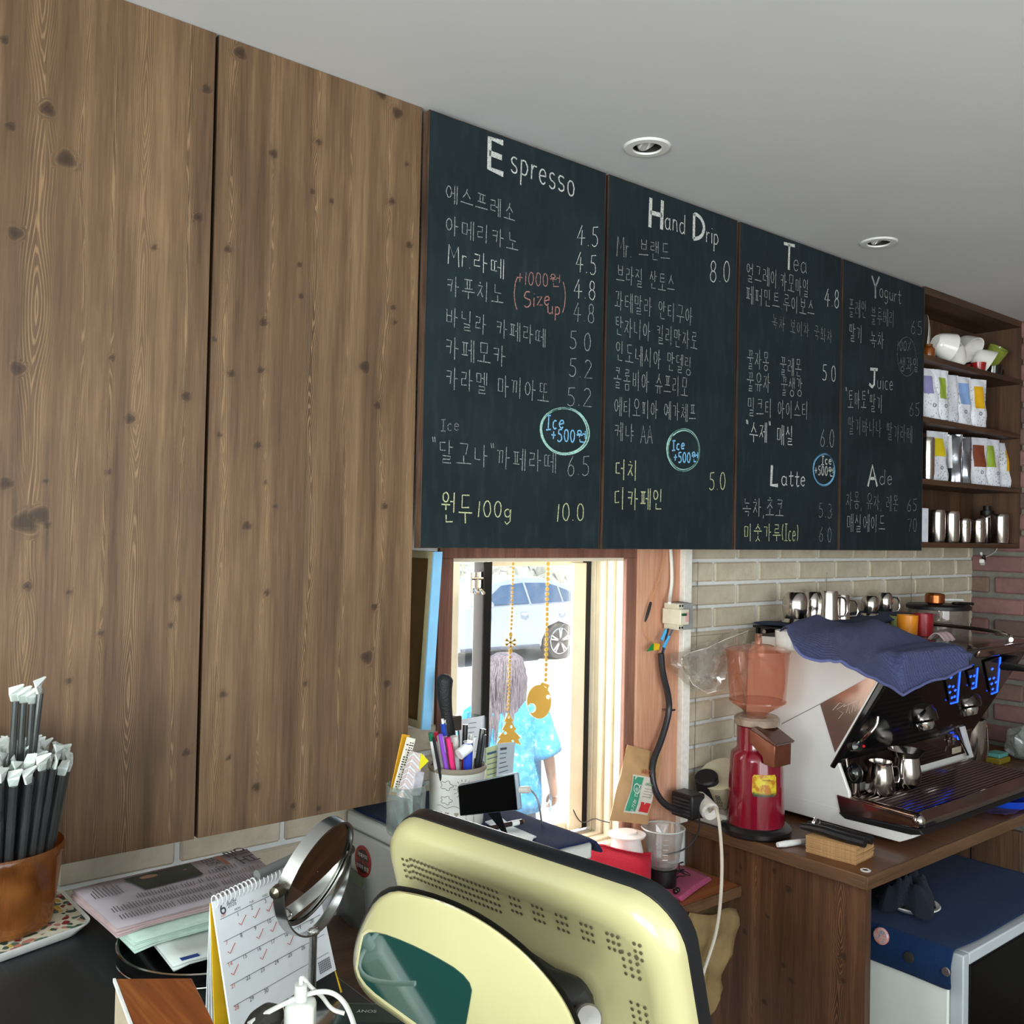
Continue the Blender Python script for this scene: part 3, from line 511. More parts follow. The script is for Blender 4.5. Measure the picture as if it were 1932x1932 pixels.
# ---------------------------------------------------------------- wall shelf and what stands on it
m_shelf = wood('dark_shelf_wood', '3a281c', '523a29', '6b4d36', along='x', rough=.55); m_shelfv = wood('dark_shelf_side', '3f2b1e', '573e2c', '6d5039', rough=.55)
sh = thing('wall_shelf', 'dark brown open wooden wall shelf in the corner right of the blackboards', 'shelf', (3.3, 1.59, 1.675))
for z in (2.292, 2.092, 1.893, 1.69): MB().mm(2.942, 1.501, z-.017, 3.66, 1.672, z).build('shelf_board', m_shelf, sh, bevel=.0015, seg=1)
MB().mm(3.66, 1.5, 1.673, 3.678, 1.672, 2.50).build('side_panel', m_shelfv, sh); MB().mm(2.942, 1.668, 1.675, 3.66, 1.674, 2.50).build('back_panel', m_shelfv, sh)
MB().mm(2.942, 1.501, 2.485, 3.678, 1.672, 2.508).build('top_board', m_shelf, sh)
m_china = M('e8e6e0', .16, var=.02, coat=.4)
def cup(name, label, R, H, mat, taper=.75, group=None, handle=True, cat='cup', th=.003, bulge=0):
    r = thing(name, label, cat, (0, 0, 0), group); n = 10; pr = [(R*taper*.9, 0)]
    for i in range(n+1):
        u = i/n; pr.append((R*(taper+(1-taper)*u**.6+bulge*math.sin(pi*u)), H*u))
    for i in range(n, 0, -1):
        u = i/n; pr.append((R*(taper+(1-taper)*u**.6+bulge*math.sin(pi*u))-th, H*u if i < n else H-.0005))
    pr.append((.0005, .005)); MB().lathe(pr, n=28, cap1=False).build('bowl', mat, r, smooth=True)
    if handle:
        ro = R*(taper+(1-taper)*.7); MB().tube([(ro-.002, 0, H*.8), (ro+.018, 0, H*.82), (ro+.024, 0, H*.55), (ro+.014, 0, H*.28), (ro-.004, 0, H*.25)], .0038, 8, sm=2).build('handle', mat, r, smooth=True)
    return r
def place(r, px, py, y, z=None, rot=(0, 0, 0)):
    p = on(px, py, 'y', y); r.location = (p[0], p[1], p[2] if z is None else z); r.rotation_euler = rot; return r
c0 = cup('white_cup', 'white cup tipped onto its side at the top of the heap', .050, .060, m_china, .5, 'white cups heaped on the top shelf', th=.0035)
place(c0, 1812, 656, 1.612, 2.412, (2.3, .45, .2))
for px, py, y, z, rot, lb in [(1763, 670, 1.552, 2.36, (1.9, -.5, .9), 'white cup with its handle turned to the viewer, left end of the heap'), (1800, 690, 1.540, 2.368, (2.5, .3, 2.6), 'white cup lying at the front of the heap over the coffee packets'), (1838, 682, 1.578, 2.362, (-2.2, .5, 3.4), 'round-bottomed white cup at the right end of the heap'), (1772, 663, 1.625, 2.354, (3.14, 0, 1), 'white cup standing upside down behind the heap')]:
    place(clone(c0, (0, 0, 0), label=lb), px, py, y, z, rot)
place(cup('green_cup', 'olive green cup lying tilted on top of the black cup', .036, .062, M('7d8a35', .2, coat=.4), .7), 1868, 668, 1.56, 2.345, (.5, -.35, .35))
place(cup('black_cup', 'small glossy black cup at the right end of the top shelf', .036, .045, M('15130f', .12, coat=.6), .8), 1872, 690, 1.56, 2.293, (0, 0, -.3))
place(cup('red_cup', 'small red cup squeezed between the white and black cups', .026, .035, M('9c1f22', .25, coat=.3), .7), 1846, 692, 1.545, 2.293, (0, 0, 2))
pl = thing('white_plate', 'white plate standing on edge behind the edge of the Yogurt blackboard', 'plate', on(1749, 615, 'y', 1.60)*V3(1, 1, 0)+V3(0, 0, 2.38))
MB().lathe([(.001, 0), (.055, 0), (.085, .012), (.086, .014), (.055, .004), (.001, .004)], pl['_wl'], 40, ax=(-.62, .78, .08), cap0=False, cap1=False).build('dish', m_china, pl, smooth=True)
a_ = on(1752, 655, 'y', 1.53); r = thing('amber_jar', 'small amber glass jar at the left end of the top shelf', 'jar', (a_[0], 1.53, 2.292)); MB().lathe([(.018, 0), (.02, .01), (.02, .03), (.012, .038)], (a_[0], 1.53, 2.292), 20).build('jar_body', M('a0561a', .1, trans=.5, var=0), r, smooth=True); MB().lathe([(.013, .038), (.013, .045)], (a_[0], 1.53, 2.292), 20).build('lid', M('6b3c12', .3), r)
# coffee packets
t = NT('printed_white_foil'); vo = t.n('ShaderNodeTexVoronoi'); vo.inputs['Scale'].default_value = 170; t.l(t.coord((1, 1, .55)), vo.inputs[0]); n_ = t.noise(9, det=3)
k = t.ramp(vo.outputs['Distance'], [(.18, (1, 1, 1)), (.38, (0, 0, 0))]); k = t.math('MULTIPLY', k, t.ramp(n_, [(.38, (0, 0, 0)), (.55, (1,)*3)])); t.set(Base_Color=t.mix(k, lin('dfe2ea'), lin('5d606c')), Roughness=.35); m_packet = t.m
m_silver = M('9a9ca3', .22, .9, var=.2, sc=20, bump=.5, bsc=40)
def pouch(name, label, px, ybase, yz, zb, w, h, rz, col, mat=m_packet, lean=0, grp=None, patch=(.25, .72, .48, .84), mark=True, sd=0):
    rg = random.Random(sd); p = on(px, ybase, 'y', yz); r = thing(name, label, 'packet', (p[0], yz, zb), grp); o = V3(p[0], yz, zb)
    X = V3(math.cos(rz), math.sin(rz), 0); N = V3(math.sin(rz), -math.cos(rz), 0); P = []; Q = []
    F = lambda u, v: .028*(1-v)**.7*max(0, 1-(2*u-1)**4)+.002*math.sin(9*u+5*v+sd)+.0035*(1-v)*math.sin(14*v+sd*2)
    pos = lambda u, v, s: o+X*(u-.5)*w*(1-.03*math.sin(v*5+sd))+N*(s*F(u, v))+V3(0, 0, v*h)+N*(-lean*v*h)
    nu, nv = 9, 12
    for j in range(nv+1): P.append([pos(i/nu, j/nv, 1) for i in range(nu+1)]+[pos(1-i/nu, j/nv, -.25) for i in range(nu+1)])
    MB().loft(P).build('pouch_body', mat, r, smooth=True)
    if col:
        u0, u1, v0, v1 = patch; u0, u1 = min(u0, u1), max(u0, u1)
        MB().sheet([[pos(u0+(u1-u0)*i/6, v0+(v1-v0)*j/8, 1)+N*.0012 for i in range(7)] for j in range(9)]).build('colour_label', col, r)
        if mark: MB().lathe([(.0045, 0), (.0065, .0)], pos(.5, .27, 1)+N*.003, 16, ax=N, cap0=False, cap1=False).build('printed_mark', M('33353b', .5), r)
    return r
g1 = 'printed coffee packets on the second shelf'; y_ = 1.555
yel = M('d9a514', .4); gr = M('8fa83a', .4)
for px, lb, col, patch, sd in [(1752, 'white coffee packet with a violet label, leftmost on the second shelf', M('8a86b8', .4), (.1, .5, .5, .85), 1), (1770, 'white coffee packet with a lime green label on the second shelf', gr, (.3, .7, .42, .84), 2), (1788, 'crumpled white coffee packet without a coloured label on the second shelf', None, None, 3), (1811, 'white coffee packet with a pale blue label on the second shelf', M('86a5d6', .4), (.22, .78, .42, .86), 4), (1839, 'white coffee packet with a golden yellow label at the right end of the second shelf', yel, (.3, .75, .38, .84), 5)]:
    pouch('coffee_packet', lb, px, 800, y_-.012*(sd % 3), 2.094, .078 if sd < 4 else .088, .168, -.25-.12*(sd % 2), col, grp=g1, patch=patch or (0, 0, 0, 0), sd=sd, lean=-.03)
g2 = 'printed coffee packets on the third shelf'
for px, lb, col, patch, sd, w in [(1765, 'white coffee packet with a lemon yellow label behind the steel tumbler', M('d8c21e', .4), (.1, .72, .5, .86), 6, .10), (1842, 'white coffee packet with a rust brown label on the third shelf', M('7e4029', .4), (.15, .75, .38, .84), 7, .088), (1868, 'white coffee packet with a narrow green label on the third shelf', gr, (.1, .5, .4, .86), 8, .086), (1899, 'white coffee packet with a yellow label at the right end of the third shelf', yel, (.25, .72, .38, .84), 9, .092)]:
    pouch('coffee_packet', lb, px, 905, y_-.01*(sd % 3), 1.894, w, .168, -.2-.1*(sd % 2), col, grp=g2, patch=patch, sd=sd, lean=-.03)
pouch('foil_pouch', 'silver foil pouch standing on the third shelf, the left of two, with a white strip', 1800, 905, 1.54, 1.894, .05, .165, -.9, M('e8e8ea', .4), m_silver, grp='silver foil pouches on the third shelf', patch=(0, .3, .3, .98), mark=False, sd=12)
pouch('foil_pouch', 'silver foil pouch standing on the third shelf, right beside the rust brown packet', 1818, 905, 1.53, 1.894, .05, .16, -.7, None, m_silver, grp='silver foil pouches on the third shelf', sd=14)
m_steel = M('c9c2bb', .16, 1, var=.05); m_steel_b = M('8d8580', .22, 1, var=.1)
def tumbler(px, zb, R, H, label, lid=None, logo=False, y=1.55):
    p = on(px, 1000, 'y', y); c = V3(p[0], y, zb); r = thing('steel_tumbler', label, 'tumbler', c, 'steel tumblers on the wall shelf')
    MB().lathe([(R*.9, 0), (R*.93, .003), (R*.93, .01), (R, .016), (R, H*.9), (R*.98, H*.96), (R*.9, H), (R*.86, H), (R*.86, H-.01), (.001, H-.01)], c, 32, cap1=False).build('steel_body', m_steel, r, smooth=True)
    if lid: MB().lathe([(R*.86, H-.002), (R*.9, H+.003), (R*.88, H+lid*.5), (R*.55, H+lid*.55), (R*.5, H+lid), (.001, H+lid)], c, 28).build('lid', m_black, r, smooth=True)
    if logo:
        n = unit((-.75, -.6, 0)); q = c+n*(R+.0006)+V3(0, 0, H*.7); MB().lathe([(.008, 0), (.010, 0)], q, 20, ax=n, cap0=False, cap1=False).build('logo_ring', M('4d5434', .5), r)
    return r
tumbler(1748, 1.894, .022, .135, 'tall steel tumbler on the third shelf in front of the lemon yellow packet', y=1.515)
tumbler(1767, 1.691, .027, .108, 'steel tumbler on the lowest shelf, next to the white box'); tumbler(1793, 1.691, .029, .106, 'wide steel tumbler on the lowest shelf, second from the white box', y=1.545)
tumbler(1818, 1.691, .023, .083, 'short steel tumbler with a round logo, the slimmer one', logo=True, y=1.54); tumbler(1844, 1.691, .027, .084, 'short wide steel tumbler with a round logo, before the black lids', logo=True, y=1.54)
tumbler(1862, 1.691, .026, .102, 'steel tumbler with a black stopper half hidden behind the short one', .035, y=1.60)
tumbler(1886, 1.691, .030, .105, 'steel tumbler under the tall one at the right of the lowest shelf', .0, y=1.53); tumbler(1909, 1.691, .033, .135, 'tallest steel tumbler in the right corner of the lowest shelf', y=1.58)
p = on(1746, 1022, 'y', 1.515); b = MB().mm(p[0]-.025, 1.512, 1.691, p[0]+.012, 1.56, 1.80); o = thing('carton', 'narrow white carton at the left end of the lowest shelf', 'box', (p[0], 1.53, 1.691)); b.build('carton_body', M('dfe3ee', .5), o, bevel=.001)
txt('TUMBLER'[:0]+'I I I I I', .006, (p[0]-.006, 1.5112, 1.76), (0, 0, 1), (-1, 0, 0), M('5a5f70', .6), o, 'printed_text')
# wire and clip under the shelf
a, b_ = on(1881, 1026, 'y', 1.51), on(1856, 1052, 'y', 1.51)
r = thing('hanging_clip', 'small white clip dangling on a thin wire below the wall shelf', 'clip', b_); MB().tube([a, a+V3(.002, 0, -.02), (a+b_)/2+V3(.02, 0, -.012), b_], .0013, 6, sm=2).build('wire', M('cfcdc6', .4), r, smooth=True)
for dx, dz, s, mt in ((0, 0, (.03, .012, .012), m_black), (-.012, -.016, (.03, .014, .016), M('dcdcd4', .5)), (-.018, .012, (.022, .01, .008), M('cfcfc8', .4))): MB().box(b_+V3(dx, 0, dz), s, frame((.3, -1, 0), (.4, 0, 1))).build('clip_jaw', mt, r, bevel=.003)
# ---------------------------------------------------------------- bar counter
ZB = .94
m_top = wood('bar_top_wood', '4a2c18', '6b4226', '86583a', along='y', rough=.32, spec=.5); m_top_e = wood('bar_edge_wood', '4d3522', '6b4e35', '86664a', along='x', rough=.5)
wt = thing('worktop', 'brown wooden worktop under the espresso machine and the red grinder', 'worktop', (2.84, 1.4, .911))
MB().mm(2.006, 1.142, .911, XB-.002, 1.675, ZB).build('top_board', m_top, wt)
MB().mm(2.001, 1.136, .9105, XB-.002, 1.142, ZB+.0004).build('front_edge_band', m_top_e, wt, bevel=.001); MB().mm(2.0, 1.142, .9105, 2.006, 1.676, ZB+.0004).build('side_edge_band', wood('bar_edge_side', '4d3522', '6b4e35', '86664a', along='y', rough=.5), wt, bevel=.001)
cn = thing('counter_cabinet', 'knotty dark pine bar cabinet carrying the brown worktop', 'cabinet', (2.03, 1.4, 0))
MB().mm(2.0215, 1.152, 0, 2.045, 1.672, .9105).build('panel_core', m_shelfv, cn)
K3 = kpx([(1460, 1643, .008), (1488, 1678, .012), (1370, 1612, .006), (1397, 1636, .006), (1449, 1730, .008), (1493, 1850, .010), (1478, 1820, .009), (1405, 1758, .008), (1442, 1890, .010), (1390, 1560+85, .004), (1592, 1805, .010), (1590, 1850, .008)], 'x', 2.02, 1)
timber('side_panel', 1.152, 1.672, .02, .9105, (2.02, 0, 0), (0, 1, 0), (-1, 0, 0), .02, K3, [(float(on(1583, 1750, 'x', 2.02)[1]), .02, .76, 9), (1.45, .016, .7, 5), (1.56, .012, .6, 4)], wood_bar_mat, cn, step=.006, sd=9)
cn2 = thing('cabinet_panel', 'dark pine panel at the right end of the fridge recess', 'cabinet', (2.75, 1.3, 0))
MB().mm(2.735, 1.11, 0, 2.755, 1.672, .9105).build('panel', m_shelfv, cn2, bevel=.001)
for y in (1.24, 1.37, 1.50): MB().mm(2.7335, y, .02, 2.7355, y+.003, .91).build('groove', m_black, cn2)
# table board beside the bar, below the window
tb = thing('side_shelf', 'low reddish wooden board fixed between the window sill and the bar', 'shelf', (1.6, 1.56, .787))
MB().mm(1.27, 1.495, .788, 2.018, 1.676, .813).build('board', wood('reddish_shelf', '7a4526', '9a5d36', 'b0744a', along='x', rough=.4), tb); MB().mm(1.27, 1.489, .787, 2.018, 1.495, .8133).build('edge_band', m_top_e, tb, bevel=.001)
MB().mm(1.27, 1.50, 0, 1.29, 1.676, .787).build('support_panel', m_shelfv, tb)
p = on(1637, 1648, 'z', ZB); r = tag(MB().lathe([(.006, 0), (.011, 0), (.012, .002), (.009, .0032), (.006, .002)], p+V3(.012, .012, 0), 24, cap0=False, cap1=False).build('washer', M('dcdad6', .3), smooth=True), 'small white ring lying on the front corner of the worktop', 'ring')
# ---------------------------------------------------------------- espresso machine
XM, XR = 2.25, 3.0
m_wht = M('e9e8e4', .28, var=.03, sc=5, coat=.35); m_blk = M('0d0e10', .14, var=.1, coat=.5); m_blkm = M('131316', .45, var=.1); m_brn = M('8f7a72', .1, .95, var=.06, sc=4); m_dchr = M('8e8580', .14, 1, var=.05)
em = thing('espresso_machine', 'white and black two-group espresso machine with blue lit buttons on the bar', 'coffee machine', (2.62, 1.36, ZB))
def yz(pts, x=XM): return [on(a, b, 'x', x) for a, b in pts]
def clampy(P, hi=1.655):
    P = [np.array(q) for q in P]
    for q in P: q[1] = min(q[1], hi); q[2] = max(q[2], .957)
    return P
side = clampy(yz([(1480, 1530), (1388, 1505), (1374, 1440), (1384, 1320), (1412, 1225), (1436, 1200), (1500, 1205), (1640, 1252), (1690, 1250), (1580, 1434), (1602, 1497), (1604, 1537)]))
MB().prism(side, (.012, 0, 0)).build('side_panel', m_wht, em, bevel=.003)
MB().mm(XM+.012, 1.37, .985, XR, 1.652, 1.40).build('body', m_wht, em, bevel=.006)
g = [q-V3(.0015, 0, 0) for q in yz([(1548, 1329), (1634, 1280), (1668, 1262), (1576, 1420)])]
MB().prism(g, (.002, 0, 0)).build('side_glass', M('b3988a', .16, .7, var=.15, sc=6), em)
sg = MB()
for P in ([(1572, 1340), (1585, 1326), (1596, 1328), (1580, 1338), (1592, 1345), (1583, 1356)], [(1598, 1345), (1602, 1330), (1604, 1346)], [(1592, 1333), (1618, 1322)], [(1608, 1344), (1612, 1326), (1614, 1342), (1622, 1322)]): sg.ribbon([q-V3(.003, 0, 0) for q in yz(P)], .0012, (-1, 0, 0))
sg.build('signature_script', M('d9cfc8', .4), em, fix=False)
P = [q-V3(.004, 0, 0) for q in yz([(1475, 1366), (1548, 1328), (1636, 1281)])]; MB().ribbon([q+V3(.003, 0, 0) for q in P], .0016, (-1, 0, 0)).build('panel_seam', M('6d6a66', .6), em)
bs = clampy(yz([(1480, 1532), (1604, 1537), (1757, 1556), (1700, 1589), (1490, 1534)]))
MB().prism([(XM-.001, 1.655, 1.0), (XM-.001, 1.655, .956), (XM-.001, 1.195, .956), (XM-.001, 1.16, .975), (XM-.001, 1.16, 1.0)], (XR-XM+.002, 0, 0)).build('base_plate', m_wht, em, bevel=.002)
for x in (2.33, 2.92):
    for y in (1.26, 1.6): MB().lathe([(.022, 0), (.026, .004), (.022, .016)], (x, y, ZB), 20).build('foot', m_blkm, em, smooth=True)
# sloping black head over the groups
A, B_ = V3(XM, 1.192, 1.404), V3(XM, 1.372, 1.098); nF = unit(np.cross(V3(1, 0, 0), A-B_)); nF = nF if nF[1] < 0 else -nF
MB().prism([(XM-.002, 1.192, 1.405), (XM-.002, 1.374, 1.096), (XM-.002, 1.392, 1.10), (XM-.002, 1.225, 1.40)], (XR-XM+.02, 0, 0)).build('head', m_blk, em, bevel=.006)
MB().prism([(XM+.012, 1.215, 1.39), (XM+.012, 1.385, 1.105), (XM+.012, 1.42, 1.15), (XM+.012, 1.42, 1.39)], (XR-XM-.014, 0, 0)).build('head_core', m_blkm, em)
P0 = A+nF*.001
def fp(px, py): return onp(px, py, P0, nF)
MB().mm(XM+.02, 1.20, 1.392, XR-.01, 1.64, 1.402).build('cup_tray', m_dchr, em, bevel=.003)
rl_ = [V3(XM+.03, 1.62, 1.43), V3(XR-.03, 1.62, 1.43), V3(XR, 1.57, 1.43), V3(XR+.01, 1.30, 1.425), V3(XR-.01, 1.245, 1.415), V3(XR-.06, 1.225, 1.41)]
MB().tube(rl_, .006, 10, sm=2).build('cup_rail', m_chrome, em, smooth=True)
MB().prism([(XR-.33, 1.192, 1.40), (XR-.33, 1.235, 1.412), (XR-.33, 1.235, 1.385), (XR-.33, 1.20, 1.372)], (.35, 0, 0)).build('front_rail', m_brn, em, bevel=.008)
m_led = M('1d4dff', .4, var=0, emit=2.4); m_gb = M('07080a', .1, var=0, coat=.6)
def pad(poly, dots, n):
    r = MB().prism([fp(*q)+nF*.001 for q in poly], nF*.004).build('button_panel', M('2c2624', .15, .3, var=0), em, bevel=.001)
    L_ = [fp(*q)+nF*.0062 for q in poly]; MB().tube([L_[3], L_[2], L_[1]], .0022, 6).build('light_strip', m_led, r, smooth=True)
    for q in dots: MB().lathe([(.004, 0), (.004, .002)], fp(*q)+nF*.005, 10, ax=nF).build('lit_button', m_led, r)
pad([(1779, 1270), (1808, 1262), (1803, 1322), (1790, 1325)], [(1791, 1276), (1788, 1293), (1795, 1293), (1789, 1304), (1799, 1300), (1793, 1314), (1798, 1312)], 7)
pad([(1823, 1265), (1841, 1258), (1838, 1294), (1830, 1297)], [(1828, 1274), (1835, 1273), (1833, 1287)], 3)
pad([(1855, 1248), (1884, 1238), (1878, 1303), (1867, 1307)], [(1869, 1260), (1864, 1279), (1872, 1277), (1868, 1288), (1876, 1285), (1870, 1298)], 6)
for px, py in ((1738, 1352), (1822, 1326)): # group heads and spouts
    c = on(px, py-6, 'y', 1.315); MB().lathe([(.001, -.026), (.036, -.025), (.041, -.018), (.041, .004), (.036, .012), (.036, .06)], c, 32, ax=(0, .30, 1)).build('group_head', M('5d5754', .15, 1, var=.1), em, smooth=True)
    q = c+V3(0, -.008, -.036); MB().lathe([(.001, -.010), (.022, -.009), (.030, .004), (.031, .012)], q, 28, ax=(0, .35, 1)).build('portafilter', m_chrome, em, smooth=True)
MB().prism([(XM+.012, 1.372, 1.03), (XM+.012, 1.36, 1.12), (XM+.012, 1.36, 1.18), (XM+.012, 1.376, 1.18), (XM+.012, 1.38, 1.03)], (XR-XM-.02, 0, 0)).build('splash_back', m_brn, em)
for i, px in enumerate((1790, 1799, 1807)): MB().lathe([(.006, 0), (.006, .004)], on(px, 1398-i*3, 'y', 1.359), 16, ax=(0, -1, .1)).build('indicator', m_led if i == 2 else M('8b8783', .3, .8), em)
c = on(1805, 1415, 'y', 1.357); nb = MB().box(c, (.055, .003, .018)).build('name_plate', M('b9ad94', .4), em, bevel=.001); txt('COFFEE'[:0]+'— — —', .010, c+V3(0, -.002, 0), (1, 0, 0), (0, 0, 1), M('4a3d30', .6), em, 'plate_print')
# drip tray
MB().mm(XM+.012, 1.16, .998, XR-.02, 1.372, 1.016).build('tray_pan', M('2c2826', .35, .8), em)
k = 0
for y in np.linspace(1.162, 1.356, 15): MB().tube([(XM+.035, y, 1.026), (XR-.03, y, 1.026)], .0042, 8).build('grate_bar', m_dchr, em, smooth=True)
fr = MB().tube([(XM+.012, 1.366, 1.024), (XM+.012, 1.15, 1.024)], .012, 12); fr.build('tray_side_rail', M('b29a8c', .12, 1, var=0), em, smooth=True)
MB().prism([(XM+.012, 1.136, 1.016), (XM+.012, 1.162, 1.034), (XM+.012, 1.168, 1.012), (XM+.012, 1.14, .999)], (XR-XM+.01, 0, 0)).build('tray_front_rail', m_brn, em, bevel=.003)
MB().ball((XM+.006, 1.15, 1.018), .0155, 16, 10).build('tray_corner', m_chrome, em, smooth=True)
MB().prism([(XM-.004, 1.366, 1.034), (XM-.004, 1.15, 1.026), (XM-.004, 1.146, 1.002), (XM-.004, 1.355, .988)], (.01, 0, 0)).build('tray_side', M('9b7f78', .12, .95, var=.1), em, bevel=.002)
MB().prism([(XM-.006, 1.36, .99), (XM-.006, 1.142, 1.001), (XM-.006, 1.132, .990), (XM-.006, 1.165, .982), (XM-.006, 1.34, .978)], (XR-XM+.02, 0, 0)).build('tray_underside', m_blkm, em, bevel=.003)
# levers, knob and steam wand
k_ = on(1612, 1408, 'x', XM+.01); MB().lathe([(.001, -.02), (.016, -.018), (.018, .0), (.014, .016), (.001, .02)], k_, 24, ax=(-.5, -.8, .2)).build('steam_knob', m_blk, em, smooth=True)
MB().ball(k_+V3(-.004, -.028, .006), .004, 10, 6).build('red_dot', M('c8141c', .3, var=0), em, smooth=True, label='red dot on the steam knob')
MB().tube([k_+V3(.0, -.01, .01), on(1640, 1385, 'y', 1.27), on(1654, 1368, 'y', 1.26), on(1656, 1352, 'y', 1.26)], .0045, 10, sm=1).build('steam_lever', m_chrome, em, smooth=True)
MB().tube([on(1594, 1418, 'x', XM+.03), on(1600, 1455, 'x', XM+.03), on(1608, 1497, 'x', XM+.03)], .005, 10).build('steam_wand', m_dchr, em, smooth=True)
MB().tube([on(1802, 1374, 'y', 1.34), on(1826, 1424, 'y', 1.34)], .0035, 8).build('steam_wand', m_chrome, em, smooth=True)
MB().prism([on(1812, 1372, 'y', 1.345), on(1821, 1370, 'y', 1.345), on(1837, 1428, 'y', 1.345), on(1830, 1430, 'y', 1.345)], (0, .004, 0)).build('side_strip', M('d8d8da', .3), em)
e0 = on(1893, 1257, 'y', 1.20); MB().tube([(XR+.01, 1.24, 1.36), e0, e0+V3(.10, -.07, -.012)], [.014, .012, .010], 12).build('steam_lever', m_blkm, em, smooth=True)
c = on(1612, 1460, 'y', 1.34); MB().ball(c, .028, 20, 12, (.8, .8, 1)).build('water_valve', m_blk, em, smooth=True); MB().tube([c, c+V3(0, 0, -.06)], .014, 12).build('water_valve_stem', m_dchr, em, smooth=True)
# jugs on the drip tray
def jug(name, label, c, prof_, rz, hz=(.3, .8), hr=.022, group=None, sq=False):
    prof = [(a*1.22, b*1.2) for a, b in prof_]
    r = thing(name, label, 'jug', c, group); MB().lathe(prof, c, 36, cap1=False).build('jug_body', m_steel, r, smooth=True)
    d = V3(math.cos(rz), math.sin(rz), 0); H = max(z for _, z in prof); R0 = np.interp(hz[1]*H, [z for _, z in prof[:6]], [q for q, _ in prof[:6]]); R1 = np.interp(hz[0]*H, [z for _, z in prof[:6]], [q for q, _ in prof[:6]]); c = np.asarray(c)
    MB().tube([c+d*R0+V3(0, 0, hz[1]*H), c+d*(R0+hr)+V3(0, 0, hz[1]*H), c+d*(R1+hr)+V3(0, 0, hz[0]*H), c+d*R1+V3(0, 0, hz[0]*H)], .0032, 8, sm=1 if sq else 2).build('handle', m_steel, r, smooth=True); return r
c = on(1664, 1498, 'z', 1.031)+V3(.012, .012, 0); rj = math.atan2(-.45, .9)
jug('milk_jug', 'small straight steel milk jug at the front of the drip tray', c, [(.030, 0), (.032, .006), (.026, .05), (.024, .062), (.026, .068), (.024, .068), (.022, .055), (.001, .05)], rj, sq=True)
c = on(1714, 1488, 'z', 1.031)+V3(.012, .014, 0)
jug('milk_jug', 'bulbous steel milk jug with a flared rim behind the straight one', c, [(.018, 0), (.03, .012), (.032, .035), (.028, .058), (.027, .068), (.038, .082), (.0385, .083), (.026, .068), (.02, .05), (.001, .045)], pi+.25, (.3, .8), .014)
c = on(1848, 1428, 'z', 1.0); c = V3(XR+.07, 1.38, 1.02); jug('milk_jug', 'tall steel jug standing past the right end of the espresso machine', V3(XR+.075, 1.40, .99), [(.034, 0), (.036, .006), (.034, .09), (.036, .12), (.034, .12), (.03, .03), (.001, .02)], rj, (.15, .95), .02, sq=True)
b = thing('jug_stand', 'low black stand under the tall steel jug right of the machine', 'stand', (XR+.075, 1.40, ZB)); MB().lathe([(.05, 0), (.05, .04), (.045, .049)], (XR+.075, 1.40, ZB), 28).build('stand_body', m_blkm, b, smooth=True)
# ---------------------------------------------------------------- what stands on top of the machine
def cloth(P, mat, name, label, cat='cloth', th=.004, parent=None, subd=1):
    o = MB().sheet(P).build(name, mat, parent, smooth=True, fix=False); m = o.modifiers.new('solid', 'SOLIDIFY'); m.thickness = th; m.offset = 1
    if subd: m = o.modifiers.new('sub', 'SUBSURF'); m.levels = subd; m.render_levels = subd
    if parent is None: tag(o, label, cat)
    return o
def fabric(name, a, b, sc=400, st=.5, rough=.95, stripes=0):
    t = NT(name); n = t.noise(sc, det=4, rough=.7); n2 = t.noise(14, det=3); col = t.ramp(n, [(.3, lin(a)), (.7, lin(b))]); col = t.mix(t.ramp(n2, [(.4, (0, 0, 0)), (.8, (.35,)*3)]), col, lin(a)); t.set(Base_Color=col, Roughness=rough); t.b.inputs['Sheen Weight'].default_value = .06; t.b.inputs['Specular IOR Level'].default_value = .1; h_ = n
    if stripes: wv_ = t.n('ShaderNodeTexWave', wave_type='BANDS', bands_direction='X'); wv_.inputs['Scale'].default_value = stripes; wv_.inputs['Distortion'].default_value = 1.5; t.l(t.coord(), wv_.inputs[0]); h_ = t.math('ADD', n, t.math('MULTIPLY', wv_.outputs[0], .8))
    t.bump(h_, st, .002); return t.m
m_navy = fabric('navy_canvas', '101c38', '1c2d52'); m_terry = fabric('blue_terry', '363a5e', '5a6089', 260, .9, stripes=28); m_dgrey = fabric('charcoal_terry', '161a24', '2a303c', 500, .9)
b = thing('cup_rack', 'black and white raised rack at the back of the espresso machine top', 'rack', (2.62, 1.58, 1.402))
MB().mm(2.27, 1.52, 1.44, 2.96, 1.652, 1.447).build('rack_top', m_blkm, b, bevel=.002)
for x in (2.28, 2.6, 2.93):
    for y in (1.53, 1.64): MB().mm(x, y, 1.402, x+.012, y+.008, 1.44).build('rack_leg', m_blkm, b)
P = [[V3(2.255+.75*i/24, 1.50+.15*j/6, 1.4515+.002*math.sin(i*1.3+j)+(.012*max(0, math.sin((i-15)/9*pi)) if i > 15 else 0)-(.0+.010*(j == 0))) for i in range(25)] for j in range(7)]
cloth(P, m_navy, 'drying_mat', 'navy folded cloth under the upturned steel jugs on the machine', 'cloth')
